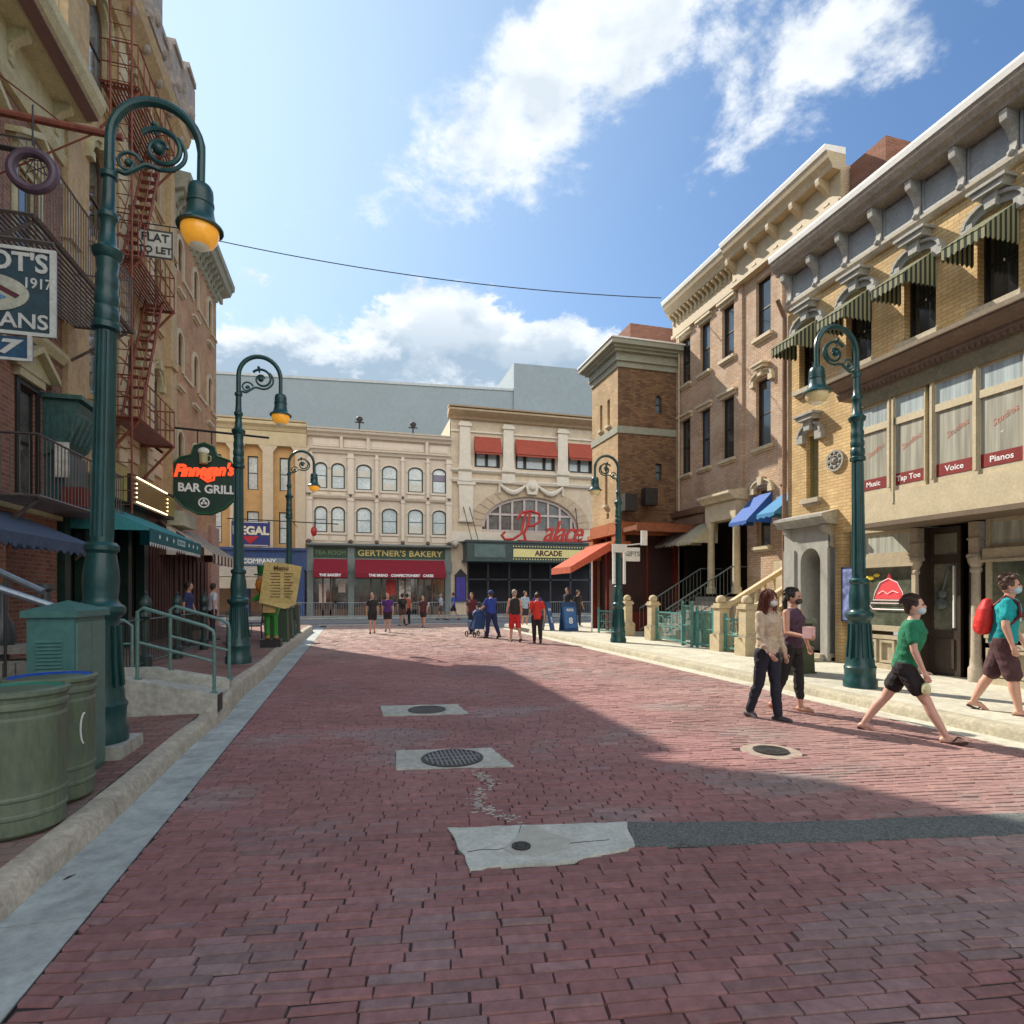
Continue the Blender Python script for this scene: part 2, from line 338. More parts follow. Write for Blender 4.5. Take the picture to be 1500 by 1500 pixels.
def text(body, p, xd, size, m, parent, name='lettering', ext=.006, shear=0., bold=0., align='CENTER', up=(0, 0, 1), sx=1., label=None, space=1.):
    cu = bpy.data.curves.new('t', 'FONT'); cu.body = body; cu.size = size; cu.extrude = ext; cu.shear = shear; cu.offset = bold; cu.align_x = align; cu.align_y = 'CENTER'; cu.resolution_u = 3; cu.space_character = space
    ob = bpy.data.objects.new('t', cu); me = bpy.data.meshes.new_from_object(ob); bpy.data.objects.remove(ob)
    x = Vector(xd).normalized(); u = Vector(up).normalized(); n = x.cross(u)
    off = OFF.get(parent.name, Vector()); o = Vector(p)-off
    me.transform(Matrix(((x.x*sx, u.x, n.x, o.x), (x.y*sx, u.y, n.y, o.y), (x.z*sx, u.z, n.z, o.z), (0, 0, 0, 1))))
    me.materials.clear(); me.materials.append(m); me.name = name
    q = bpy.data.objects.new(name, me); COL.objects.link(q); q.parent = parent; OFF[q.name] = off
    if label: q['label'] = label
    return q
def window(fr, parent, a0, a1, z0, z1, arch=None, n=-.14, fm=None, pm=None, bars=1, vbars=0, fw=.05, name='window', sill=None, sm=None, hood=None, hm=None, trim=None):
    """sash window set in an opening; sub-parts: pane, sill, hood"""
    f = MB(fr); d = .05
    f.box(a0, a0+fw, n, n+d, z0, z1); f.box(a1-fw, a1, n, n+d, z0, z1); f.box(a0+fw, a1-fw, n, n+d, z0, z0+fw)
    if arch is None: f.box(a0+fw, a1-fw, n, n+d, z1-fw, z1)
    else:
        c = (a0+a1)/2; w = (a1-a0)/2; k = 10; h = z1-arch
        for i in range(k*2):
            t0, t1 = pi*i/(2*k), pi*(i+1)/(2*k); g = 1-fw/w
            f.az([(c+w*cos(t0), arch+h*sin(t0)), (c+w*cos(t1), arch+h*sin(t1)), (c+w*g*cos(t1), arch+h*g*sin(t1)), (c+w*g*cos(t0), arch+h*g*sin(t0))], n, n+d+.004)
    for i in range(bars): z = z0+(z1-z0)*(i+1)/(bars+1); f.box(a0+fw, a1-fw, n, n+d-.01, z-.022, z+.022)
    for i in range(vbars): a = a0+(a1-a0)*(i+1)/(vbars+1); f.box(a-.016, a+.016, n, n+d-.014, z0+fw, z1-fw)
    if trim:
        t = trim
        f.box(a0-t, a0, -.005, .035, z0, z1+t); f.box(a1, a1+t, -.005, .035, z0, z1+t); f.box(a0, a1, -.005, .035, z1, z1+t)
    w_ = f.build(name, fm, parent)
    MB(fr).box(a0, a1, n-.03, n+.012, z0, z1).build('pane', pm or glass, w_)
    if sill: MB(fr).box(a0-sill, a1+sill, -.02, .12, z0-.1, z0).box(a0-sill+.04, a1+sill-.04, -.02, .06, z0-.16, z0-.1).build('sill', sm or cream, w_)
    if hood == 'flat':
        t = trim or 0
        MB(fr).box(a0-.12, a1+.12, 0, .05, z1+t, z1+t+.12).box(a0-.16, a1+.16, 0, .14, z1+t+.12, z1+t+.2).build('hood', hm or cream, w_)
    elif hood == 'ped':
        t = trim or 0; c = (a0+a1)/2
        MB(fr).box(a0-.14, a1+.14, 0, .1, z1+t, z1+t+.14).az([(a0-.26, z1+t+.14), (a1+.26, z1+t+.14), (a1+.26, z1+t+.2), (c, z1+t+.55), (a0-.26, z1+t+.2)], .0, .12).az([(a0-.34, z1+t+.16), (a0-.34, z1+t+.26), (c, z1+t+.66), (a1+.34, z1+t+.26), (a1+.34, z1+t+.16), (c, z1+t+.55)], .0, .26).build('hood', hm or cream, w_)
    elif hood == 'arch' or hood == 'crown':
        h = MB(fr); c = (a0+a1)/2; w = (a1-a0)/2; k = 9; zs = arch if arch is not None else z1-.02; H = (z1-zs) if arch is not None else .12
        th = .13
        for i in range(k):
            t0, t1 = pi*i/k, pi*(i+1)/k
            o = lambda t, e: (c+(w+e)*cos(t), zs+(H+e)*sin(t))
            h.az([o(t0, 0), o(t1, 0), o(t1, th), o(t0, th)], 0, .07); h.az([o(t0, th), o(t1, th), o(t1, th+.05), o(t0, th+.05)], 0, .13)
        h.az([(c-.08, zs+H-.02), (c+.08, zs+H-.02), (c+.11, zs+H+.24), (c-.11, zs+H+.24)], 0, .17)
        if hood == 'crown':
            h.az([(c-.22, zs+H+.2), (c+.22, zs+H+.2), (c+.26, zs+H+.3), (c-.26, zs+H+.3)], 0, .24); h.box(c-.3, c+.3, 0, .28, zs+H+.3, zs+H+.35)
        h.box(c-w-th-.06, c-w+.0, 0, .12, zs-.14, zs+.04); h.box(c+w, c+w+th+.06, 0, .12, zs-.14, zs+.04)
        h.build('hood', hm or cream, w_)
    return w_
def scroll_bracket(mb, a, w, n, z0, z1, mi=0):
    """S shaped cornice bracket: profile in (n,z), width w"""
    h = z1-z0; pr = [(0, z0), (n*.35, z0+h*.02), (n*.42, z0+h*.14), (n*.3, z0+h*.26), (n*.32, z0+h*.45), (n*.6, z0+h*.66), (n*.95, z0+h*.78), (n, z0+h*.9), (n, z1), (0, z1)]
    mb.nz(pr, a-w/2, a+w/2, mi)
def awning(fr, parent, a0, a1, n1, ztop, zbot, m, val=.18, n0=.02, scallop=True, name='awning', label=None):
    mb = MB(fr)
    mb.prism([(a0, n0, ztop), (a1, n0, ztop), (a1, n1, zbot), (a0, n1, zbot)], (0, 0, -.012))
    for a in (a0, a1-.01): mb.prism([(a, n0, ztop-.012), (a, n1, zbot-.012), (a, n1, zbot-.05), (a, n0+.02, zbot-.05)], (.01, 0, 0)) if True else None
    k = max(3, int((a1-a0)/.11))
    for i in range(k):
        p, q = a0+(a1-a0)*i/k, a0+(a1-a0)*(i+1)/k; d = val if (i % 2 or not scallop) else val*.8
        mb.az([(p, zbot-.012), (q, zbot-.012), (q, zbot-d*.85), ((p+q)/2, zbot-d), (p, zbot-d*.85)], n1-.006, n1+.006)
    return mb.build(name, m, parent, label=label)
# ============================================================= GROUND
MB().quad((-150, -60, -.06), (150, -60, -.06), (150, 400, -.06), (-150, 400, -.06)).build('ground', asphalt_b, kind='structure')
BX0, BX1, BY0, BY1 = -1.26, 6.62, -4., 31.
MB().box(BX0-.3, BX1+.2, BY0, BY1, -.05, -.012).build('road_bed', mat('dark joint sand', (.05, .038, .038), .95, var=.3, vs=30, bump=.6), kind='structure')
def inpoly(x, y, P):
    c = False; n = len(P)
    for i in range(n):
        (x0, y0), (x1, y1) = P[i], P[i-1]
        if (y0 > y) != (y1 > y) and x < (x1-x0)*(y-y0)/(y1-y0)+x0: c = not c
    return c
PATCH = [(.62, 3.92), (1.84, 3.70), (1.72, 3.33), (1.27, 3.24), (.66, 3.30)]
STRIP = [(1.84, 3.70), (3.1, 3.36), (4.65, 3.10), (6.62, 2.74), (6.62, 2.52), (4.4, 2.80), (3.0, 3.06), (1.72, 3.33)]
AP1 = [(.40, 8.45), (1.44, 8.28), (1.46, 7.62), (.40, 7.80)]
AP2 = [(.44, 5.98), (1.36, 5.84), (1.42, 5.2), (.40, 5.38)]
HOLES = [PATCH, STRIP, AP1, AP2]
from mathutils import noise
def pave():
    import math as _m
    ang = radians(-9); ca, sa = cos(ang), sin(ang); L_, D_ = .24, .072
    vs, fs, cs = [], [], []
    nr = int((BY1-BY0+6)/D_)
    for r in range(nr):
        y0 = BY0-1.2+r*D_; off = R.random()*L_; drift = 0
        x = BX0-6.5+off
        while x < BX1+1.2+.9:
            l = L_*R.uniform(.78, 1.12); cx, cy = x+l/2, y0+D_/2+.012*sin(x*1.3+r*.05)
            wx, wy = cx*ca-cy*sa, cx*sa+cy*ca
            x += l
            if not (BX0-.1 < wx < BX1+.1 and BY0 < wy < BY1-.1): continue
            ok = True; near = wy < 9
            if near:
                for H in HOLES:
                    if inpoly(wx-.07, wy, H) and inpoly(wx+.07, wy, H): ok = False; break
            if (wx-4.1)**2+(wy-5.0)**2 < .27**2: ok = False
            if not ok: continue
            gn = noise.noise((wx*1.6, r*.73, 3.3)); g = max(.0008, .0021+.0075*gn+R.uniform(-.0005, .0008)) if wy < 14 else .002
            gx = R.uniform(.0003, .001)+(R.uniform(0, .003) if R.random() < .12 else 0)
            if noise.noise((wx*1.3+2, wy*1.6, 8.)) > .3 and wx < 3.2: g += .004; gx += .0015
            h = noise.noise((wx*1.1, wy*1.1, 0))*.004+R.gauss(0, .0019); tx, ty = R.gauss(0, .012), R.gauss(0, .045)
            bev = .0055; hx, hy = l/2-gx, D_/2-g
            j = [(R.uniform(-.003, .003), R.uniform(-.0022, .0022)) for _ in range(4)]
            b = len(vs)
            for lvl, (sh, z) in enumerate(((0, -.0125), (bev, 0))):
                for k, (sx, sy) in enumerate(((-1, -1), (1, -1), (1, 1), (-1, 1))):
                    lx, ly = sx*(hx-sh)+j[k][0], sy*(hy-sh*.8)+j[k][1]
                    X, Y = cx+lx, cy+ly
                    qx, qy = X*ca-Y*sa, X*sa+Y*ca
                    qx = max(BX0, min(BX1, qx))
                    vs.append((qx, qy, h+z-.001+(lx*tx+ly*ty if lvl else -.003)))
            fs += [(b+4, b+5, b+6, b+7), (b, b+1, b+5, b+4), (b+1, b+2, b+6, b+5), (b+2, b+3, b+7, b+6), (b+3, b, b+4, b+7)]
            # each paver's own clay colour; grey worn ones come in drifts
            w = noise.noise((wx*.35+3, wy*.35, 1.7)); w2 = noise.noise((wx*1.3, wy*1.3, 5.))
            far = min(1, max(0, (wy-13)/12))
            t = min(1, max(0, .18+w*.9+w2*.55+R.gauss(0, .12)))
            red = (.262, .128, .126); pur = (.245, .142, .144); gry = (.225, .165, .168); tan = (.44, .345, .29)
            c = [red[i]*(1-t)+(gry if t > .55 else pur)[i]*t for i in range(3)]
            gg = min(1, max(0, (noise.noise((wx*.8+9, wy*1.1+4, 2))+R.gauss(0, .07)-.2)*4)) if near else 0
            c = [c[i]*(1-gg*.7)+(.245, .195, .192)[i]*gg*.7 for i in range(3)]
            sun_tan = min(1, max(0, (wx-2.6)/2.2))*.34; far = max(far, sun_tan); c = [c[i]*(1-far*.75)+tan[i]*far*.75 for i in range(3)]  # sunlit tan put into the clay towards the right side of the road
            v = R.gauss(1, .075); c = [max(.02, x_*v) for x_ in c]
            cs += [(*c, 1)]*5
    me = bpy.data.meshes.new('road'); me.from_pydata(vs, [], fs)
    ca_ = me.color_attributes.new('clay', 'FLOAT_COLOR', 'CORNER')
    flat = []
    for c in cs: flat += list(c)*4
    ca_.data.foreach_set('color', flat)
    m = bpy.data.materials.new('clay pavers'); m.use_nodes = True; nt = m.node_tree; N = nt.nodes; L = nt.links; b = N['Principled BSDF']
    at = N.new('ShaderNodeAttribute'); at.attribute_name = 'clay'
    tc = N.new('ShaderNodeTexCoord'); nz = N.new('ShaderNodeTexNoise'); nz.inputs['Scale'].default_value = 14; nz.inputs['Detail'].default_value = 8; nz.inputs['Roughness'].default_value = .7; L.new(tc.outputs['Object'], nz.inputs['Vector'])
    mr = N.new('ShaderNodeMapRange'); L.new(nz.outputs['Fac'], mr.inputs[0]); mr.inputs[1].default_value = .28; mr.inputs[2].default_value = .72; mr.inputs[3].default_value = .72; mr.inputs[4].default_value = 1.28
    nb = N.new('ShaderNodeTexNoise'); nb.inputs['Scale'].default_value = .55; nb.inputs['Detail'].default_value = 5; L.new(tc.outputs['Object'], nb.inputs['Vector'])
    mb2 = N.new('ShaderNodeMapRange'); L.new(nb.outputs['Fac'], mb2.inputs[0]); mb2.inputs[1].default_value = .3; mb2.inputs[2].default_value = .7; mb2.inputs[3].default_value = .82; mb2.inputs[4].default_value = 1.15
    pr = N.new('ShaderNodeMath'); pr.operation = 'MULTIPLY'; L.new(mr.outputs[0], pr.inputs[0]); L.new(mb2.outputs[0], pr.inputs[1])
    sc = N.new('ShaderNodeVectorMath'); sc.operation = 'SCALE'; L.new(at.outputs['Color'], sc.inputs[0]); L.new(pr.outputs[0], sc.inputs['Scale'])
    # pale mortar dust smeared over the clay
    n3 = N.new('ShaderNodeTexNoise'); n3.inputs['Scale'].default_value = 5; n3.inputs['Detail'].default_value = 9; n3.inputs['Roughness'].default_value = .75; L.new(tc.outputs['Object'], n3.inputs['Vector'])
    m3 = N.new('ShaderNodeMapRange'); L.new(n3.outputs['Fac'], m3.inputs[0]); m3.inputs[1].default_value = .56; m3.inputs[2].default_value = .75; m3.inputs[4].default_value = .45
    mix = N.new('ShaderNodeMix'); mix.data_type = 'RGBA'; L.new(m3.outputs[0], mix.inputs[0]); L.new(sc.outputs[0], mix.inputs[6]); mix.inputs[7].default_value = (.27, .215, .205, 1)
    L.new(mix.outputs[2], b.inputs['Base Color']); b.inputs['Roughness'].default_value = .72; b.inputs['Specular IOR Level'].default_value = .35
    n2 = N.new('ShaderNodeTexNoise'); n2.inputs['Scale'].default_value = 90; n2.inputs['Detail'].default_value = 4; L.new(tc.outputs['Object'], n2.inputs['Vector'])
    bp = N.new('ShaderNodeBump'); bp.inputs['Strength'].default_value = .45; bp.inputs['Distance'].default_value = .004; L.new(n2.outputs['Fac'], bp.inputs['Height']); L.new(bp.outputs[0], b.inputs['Normal'])
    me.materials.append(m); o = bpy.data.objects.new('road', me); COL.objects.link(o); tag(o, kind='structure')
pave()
def sheet(P, z0, z1, name, m, kind='structure', jag=0, **k):
    Q = []
    for i, (x, y) in enumerate(P):
        x1, y1 = P[(i+1) % len(P)]; n = max(1, int(math.hypot(x1-x, y1-y)/.08)) if jag else 1
        for t in range(n):
            f = t/n; Q.append((x+(x1-x)*f+(R.uniform(-jag, jag) if jag else 0), y+(y1-y)*f+(R.uniform(-jag, jag) if jag else 0)))
    return MB().prism([(x, y, z0) for x, y in Q], (0, 0, z1-z0)).build(name, m, kind=kind, **k)
def grow(P, e):
    cx = sum(p[0] for p in P)/len(P); cy = sum(p[1] for p in P)/len(P)
    return [(x+e*(1 if x > cx else -1), y+e*(1 if y > cy else -1)) for x, y in P]
patch_m = mat('pale patch concrete', (.50, .53, .48), .85, var=.14, vs=5, bump=.3, bs=60)
sheet(PATCH, -.03, .010, 'concrete_patch', patch_m, jag=.012)
MB().prism([(1.12, 3.8, .0105), (1.2, 3.81, .0105), (1.24, 3.68, .0105), (1.36, 3.52, .0105), (1.3, 3.4, .0105), (1.1, 3.35, .0105), (.95, 3.4, .0105), (.9, 3.5, .0105), (.99, 3.6, .0105), (1.06, 3.7, .0105)], (0, 0, .003)).build('patch_repair', mat('brown patch mortar', (.43, .435, .38), .9, var=.12, vs=12, bump=.3), kind='structure')
MB().tube([(.68, 3.52, .0112), (.78, 3.53, .0112), (.86, 3.5, .0112), (.95, 3.52, .0112)], .0022, 4).tube([(1.08, 3.5, .0112), (1.2, 3.44, .0112), (1.35, 3.47, .0112), (1.6, 3.45, .0112)], .0022, 4).tube([(1.02, 3.56, .0112), (1.06, 3.7, .0112), (1.12, 3.84, .0112)], .002, 4).build('patch_crack', dark, kind='structure')
sheet(STRIP, -.03, .007, 'asphalt_strip', asphalt, jag=.012)
sheet(grow(AP1, .02), -.03, .008, 'manhole_apron', concrete, jag=.01)
sheet(grow(AP2, .02), -.03, .008, 'drain_apron', concrete, jag=.01)
MB().lathe([(.29, -.03), (.29, .001), (.2, .002)], (4.1, 5.0, 0), 28).build('manhole_collar', mat('dusty collar', (.33, .27, .22), .9, var=.25, vs=14, bump=.4), kind='structure')
cast = mat('cast iron', (.045, .042, .04), .55, metal=.3, var=.3, vs=20, bump=.3)
def cover(name, x, y, r, label, grate=False, z=.0085):
    t = thing(name, label, 'drain' if grate else 'manhole cover', (x, y, z))
    MB().lathe([(r, 0), (r, .008), (r-.03, .009), (r-.03, .004)], (x, y, z), 32).build('frame', cast, t)
    m = MB()
    if grate:
        k = 13
        for i in range(k):
            a = -r+.05+(2*r-.1)*i/(k-1); h = math.sqrt(max(.0005, (r-.035)**2-a*a))
            m.box(x+a-.009, x+a+.009, y-h, y+h, z+.003, z+.012)
        m.box(x-r+.03, x+r-.03, y-.012, y+.012, z+.003, z+.013)
        for e in (-.11, .11): m.box(x-.2, x+.2, y+e-.006, y+e+.006, z+.003, z+.0125)
        m.build('grate', steel if False else mat('worn grate', (.2, .2, .2), .5, metal=.5, var=.2), t)
        MB().lathe([(r-.03, 0), (r-.03, .001)], (x, y, z), 24).build('drain_hole', dark, t)
    else:
        m.lathe([(r-.032, 0), (r-.032, .006), (r*.6, .006), (r*.6, .009), (r*.52, .009), (r*.52, .006), (.05, .006), (.05, .009)], (x, y, z), 28); m.build('lid', cast, t)
cover('manhole_cover', .98, 8.0, .26, 'round iron manhole cover in the farther concrete apron in the shaded road')
cover('road_drain', .93, 5.58, .30, 'round slotted iron grate in the nearer concrete apron in the shaded road', True)
cover('manhole_cover', 4.1, 5.0, .17, 'round iron cover in the road near the walking women')
cover('valve_cover', 1.02, 3.5, .06, 'small round valve cover in the pale concrete patch', z=.0135)

# crumbs of old mortar in a trail between the drain and the patch
m = MB()
for i in range(150):
    f = R.random(); x = 1.0+.12*math.sin(f*7)+R.gauss(0, .035)+.05*f; yy = 5.15-1.2*f+R.gauss(0, .03); r = R.uniform(.004, .016)
    m.prism([(x+r*R.uniform(.6, 1.3)*cos(a)*1.6, yy+r*R.uniform(.5, 1)*sin(a), .001) for a in [2*pi*k/6 for k in range(6)]], (0, 0, .004))
m.build('mortar_crumbs', mat('pale mortar crumbs', (.42, .38, .36), .9, var=.15), kind='stuff')
# gutters, kerbs, pavements
g = MB(); y = -4.
while y < 27.4:
    l = 1.83; x0 = -1.70 if y > 1 else -1.68
    g.box(-1.72, -1.27, y+.004, y+l-.004, -.05, .003); y += l
g.build('left_gutter', gutter_m, kind='structure')
MB().box(-1.72, -1.262, -4, 27.4, -.05, -.004).build('left_gutter_bed', dark, kind='structure')
def SL(y): return .14 if y < 7.7 else (.27 if y > 9 else .14+.13*(y-7.7)/1.3)
def kx(y): return -1.66-.03*sin(y*.9)+(.09*math.exp(-((y-8.3)/1.1)**2))
k = MB(); ys = [-4+.35*i for i in range(88)]
pr = []
for y in ys:
    x = kx(y); h = SL(y); pr.append([k.pt(p) for p in ((x+.02, y, -.05), (x, y, h-.05), (x-.02, y, h-.012), (x-.05, y, h+.004), (x-.15, y, h+.005), (x-.16, y, -.05))])
pt_ = list(k.v); k = MB()
for j in range(0, 85, 5):
    sec = []
    for q, yy in enumerate(range(j, min(j+6, 88))):
        dy = .007 if q == 0 else (-.007 if yy == j+5 else 0); sec.append([k.pt((pt_[yy*6+i].x, pt_[yy*6+i].y+dy, pt_[yy*6+i].z+(R.uniform(-.002, .002) if i in (2, 3) else 0))) for i in range(6)])
    for A, B in zip(sec, sec[1:]):
        for i in range(5): k.face((A[i], A[i+1], B[i+1], B[i]))
    k.face(sec[0]); k.face(sec[-1])
k.build('left_kerb', kerb_m, kind='structure', smooth=True, ang=50)
s_ = MB(); ys = [-4, 7.7, 9.0, 26.55]
side = [[s_.pt((x, y, SL(y)-.004)) for x in (-1.8, -9)] for y in ys]
for A, B in zip(side, side[1:]): s_.face((A[0], A[1], B[1], B[0]))
s_.face((side[-1][0], side[-1][1], s_.pt((-9, 26.55, -.06)), s_.pt((-1.82, 26.55, -.06))))
walk_m = brick('pavement bricks', (.24, .12, .105), (.31, .18, .15), (.12, .10, .09), .2, .1, .009, .7, patch=((.25, .22, .2), .8, .6))
# flat brick mapping uses x and y here
nt = walk_m.node_tree
for l in list(nt.links):
    if l.to_node.type == 'COMBXYZ': nt.links.remove(l)
cbn = [n for n in nt.nodes if n.type == 'COMBXYZ'][0]; spn = [n for n in nt.nodes if n.type == 'SEPXYZ'][0]
nt.links.new(spn.outputs[0], cbn.inputs[0]); nt.links.new(spn.outputs[1], cbn.inputs[1])
s_.build('left_pavement', walk_m, kind='structure')
# right side
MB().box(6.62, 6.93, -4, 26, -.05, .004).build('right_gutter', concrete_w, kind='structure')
k = MB(); SR = .14; pr = []
for i in range(90):
    y = -4+i*.34; x = 6.93 + (.9*((y-21)/5)**2 if y > 21 else 0)
    pr.append([k.pt(p) for p in ((x-.01, y, -.05), (x+.01, y, SR-.05), (x+.03, y, SR-.015), (x+.07, y, SR), (x+.22, y, SR), (x+.22, y, -.05))])
for A, B in zip(pr, pr[1:]):
    for i in range(5): k.face((A[i], A[i+1], B[i+1], B[i]))
k.face(pr[0]); k.face(pr[-1])
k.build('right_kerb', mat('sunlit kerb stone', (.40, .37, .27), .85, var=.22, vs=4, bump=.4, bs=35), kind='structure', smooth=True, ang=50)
p = MB(); y = -4.
while y < 26.4:
    for x0, x1 in ((7.15, 8.6), (8.6, 10.05), (10.05, 11.3), (11.3, 12.7)):
        p.box(x0+.004, x1-.004, y+.004, y+1.496, 0, SR-.003)
    y += 1.5
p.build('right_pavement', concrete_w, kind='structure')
MB().box(7.13, 12.9, -4, 26.4, -.05, SR-.014).build('right_pavement_bed', mat('dirt in joints', (.1, .09, .07), .95), kind='structure')
MB().box(-60, 60, 39.2, 41.2, -.05, .13).build('far_pavement', concrete, kind='structure')
MB().box(-60, 60, 33.5, 39.2, -.05, -.02).build('cross_street', asphalt_b, kind='structure')
# pale crossing line
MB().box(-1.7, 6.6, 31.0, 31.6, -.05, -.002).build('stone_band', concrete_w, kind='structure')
# ============================================================= RIGHT: yellow brick building
FRr = Fr((10, 0, 0), (0, 1, 0), (-1, 0, 0))
ybrick = brick('yellow brick', (.56, .38, .175), (.64, .47, .235), (.36, .27, .15), .215, .072, .008, .45, patch=((.36, .26, .15), 2.5, .35))
def yellow():
    F = FRr; G_ = 'yellow'
    t = thing('brick_building', 'yellow brick building with striped window awnings and a glazed bay, nearest on the right', 'building', (10.5, 5, 0))
    WC = [10.93, 9.6, 8.27, 6.94, 5.61, 4.28, 2.95]
    holes = [(c-.31, c+.31, 6.3, 7.72) for c in WC]+[(10.66, 11.02, 3.75, 5.2)]
    w = MB(F); w.wall(-5, 11.6, 2.9, 8.34, holes)
    w.quad((11.6, 0, 0), (11.6, -2.6, 0), (11.6, -2.6, 9.3), (11.6, 0, 9.3)); w.quad((-5, 0, 0), (-5, -8, 0), (-5, -8, 8.9), (-5, 0, 8.9))
    w.quad((-5, -.3, 9.3), (11.6, -.3, 9.3), (11.6, -8, 9.3), (-5, -8, 9.3))
    w.box(10.02, 10.2, -.2, 0, .13, 2.9); w.box(-5, -4.6, -.2, 0, .13, 2.9)
    w.box(9.56, 9.62, -.2, .0, .13, 2.9)
    w.build('wall', ybrick, t)
    # cornice, a darker grey brown than its white cap
    c = MB(F); c.nz([(0, 9.08), (.33, 9.1), (.35, 9.16), (.42, 9.22), (.47, 9.32), (.5, 9.4), (.0, 9.4)], -5, 11.62); c.build('cornice', mat('weathered grey brown cornice', (.27, .235, .19), .75, var=.2, vs=3, bump=.15), t); c = MB(F)
    c.nz([(0, 8.3), (.09, 8.3), (.13, 8.36), (.13, 8.42), (.03, 8.45), (.03, 8.34), (0, 8.34)], -5, 11.6); c.build('architrave', stone_b, t)
    MB(F).nz([(.0, 9.403), (.51, 9.403), (.53, 9.5), (.53, 9.54), (.0, 9.54)], -5, 11.64).build('cornice_cap', white_m, t)
    fz = mat('grey frieze paint', (.29, .31, .31), .6, var=.12)
    MB(F).box(-5, 11.6, 0, .03, 8.45, 9.08).build('frieze', mat('frieze recess', (.2, .22, .225), .6, var=.2), t)
    yy = 11.45; i = 0
    
    while yy > -4.5:
        b = MB(F); scroll_bracket(b, yy, .11, .31, 8.38, 9.09); b.ball((yy, .13, 8.46), .05); b.build('bracket', grey_t, t, smooth=True)
        MB(F).box(yy-.68, yy-.12, .03, .045, 8.54, 9.02).box(yy-.72, yy-.08, .03, .07, 8.46, 8.51).box(yy-.72, yy-.685, .03, .06, 8.51, 9.07).box(yy-.115, yy-.08, .03, .06, 8.51, 9.07).build('frieze_panel', fz, t)
        yy -= .8
    st = stripes('awning stripes', (.035, .048, .036), (.27, .27, .17), .105)
    for c in WC:
        w_ = window(F, t, c-.31, c+.31, 6.3, 7.72, n=-.2, fm=black_t, pm=glass, sill=.1, sm=stone_b, hood='crown', hm=grey_t)
        a = MB(F)
        # sloping striped canvas, its scalloped front and its open iron frame
        a.prism([(c-.35, .03, 7.72), (c+.35, .03, 7.72), (c+.35, .74, 7.22), (c-.35, .74, 7.22)], (0, 0, -.012))
        k = 8
        for i in range(k):
            p, q = c-.35+.7*i/k, c-.35+.7*(i+1)/k
            a.az([(p, 7.19), (q, 7.19), (q, 7.06), ((p+q)/2, 7.02), (p, 7.06)], .73, .74)
        for e in (-.35, .342):
            for i in range(7):
                n0, n1 = .03+.71*i/7, .03+.71*(i+1)/7; z0, z1 = 7.71-.5*i/7, 7.71-.5*(i+1)/7
                a.prism([(c+e, n0, z0), (c+e, n1, z1), (c+e, n1, 7.06), (c+e, (n0+n1)/2, 7.01), (c+e, n0, 7.06)], (.008, 0, 0))
        a.build('awning', st, t)
    # narrow window
    window(F, t, 10.66, 11.02, 3.75, 5.2, n=-.16, fm=mat('olive frame', (.2, .19, .08), .6), pm=mat('olive blind', (.22, .21, .1), .3, coat=.6), sill=.09, sm=stone_b, hood='crown', hm=grey_t)
    # round medallion
    m = MB(F)
    for i in range(24):
        a0, a1 = 2*pi*i/24, 2*pi*(i+1)/24
        for r0, r1, n in ((.19, .23, .05), (.1, .12, .05)): m.az([(10.17+r0*cos(a0), 4.46+r0*sin(a0)), (10.17+r1*cos(a0), 4.46+r1*sin(a0)), (10.17+r1*cos(a1), 4.46+r1*sin(a1)), (10.17+r0*cos(a1), 4.46+r0*sin(a1))], 0, n)
    for i in range(8):
        a = 2*pi*i/8; m.ball((10.17+.15*cos(a), .02, 4.46+.15*sin(a)), .045)
    m.ball((10.17, .03, 4.46), .07); m.build('medallion', grey_t, t, smooth=True)
    # glazed bay
    bt = mat('bay cream paint', (.52, .45, .30), .6, var=.1, vs=4); bd = mat('bay brown cornice', (.16, .11, .08), .6, var=.2)
    E1 = 8.95
    MB(F).box(-5, E1, 0, .8, 2.9, 3.42).build('bay_base', bt, t)
    sf = MB(F); sf.box(-5, E1+.02, 0, .84, 2.82, 2.9); sf.build('bay_soffit', mat('brown soffit', (.14, .10, .065), .7, var=.15), t)
    MB(F).nz([(0, 5.35), (.84, 5.35), (.9, 5.45), (.9, 5.5), (1.02, 5.55), (1.12, 5.62), (1.12, 5.66), (0, 5.66)], -5, E1+.3).build('bay_cornice', bd, t)
    MB(F).nz([(0, 5.663), (1.16, 5.663), (1.18, 5.72), (0, 5.86)], -5, E1+.34).build('bay_roof', mat('bay roof lead', (.46, .40, .30), .6, var=.1), t)
    MB(F).box(-5, E1+.02, .0, .82, 5.08, 5.35).build('bay_header', mat('bay olive header', (.2, .17, .1), .6, var=.2), t)
    d = MB(F)
    a = E1
    while a > -1: d.box(a-.045, a, .835, .89, 5.36, 5.43); a -= .09
    d.box(-1.1, E1, .825, .85, 5.355, 5.435)
    d.build('dentils', bd, t)
    r3 = mat('dark red band', (.22, .012, .012), .5)
    post = []; a = E1-.01; names = ['Music', 'Tap Toe', 'Voice', 'Pianos', 'Drama', 'Ballet', 'Music', 'Voice', 'Ballet', 'Drama', 'Music']
    script = mat('faded pink script', (.55, .22, .16), .5); blind = curtain_mat('cream roller blind', (.42, .42, .34)); i = 0
    MB(F).box(E1-.06, E1, 0, .8, 3.42, 5.08).build('bay_end', bt, t)
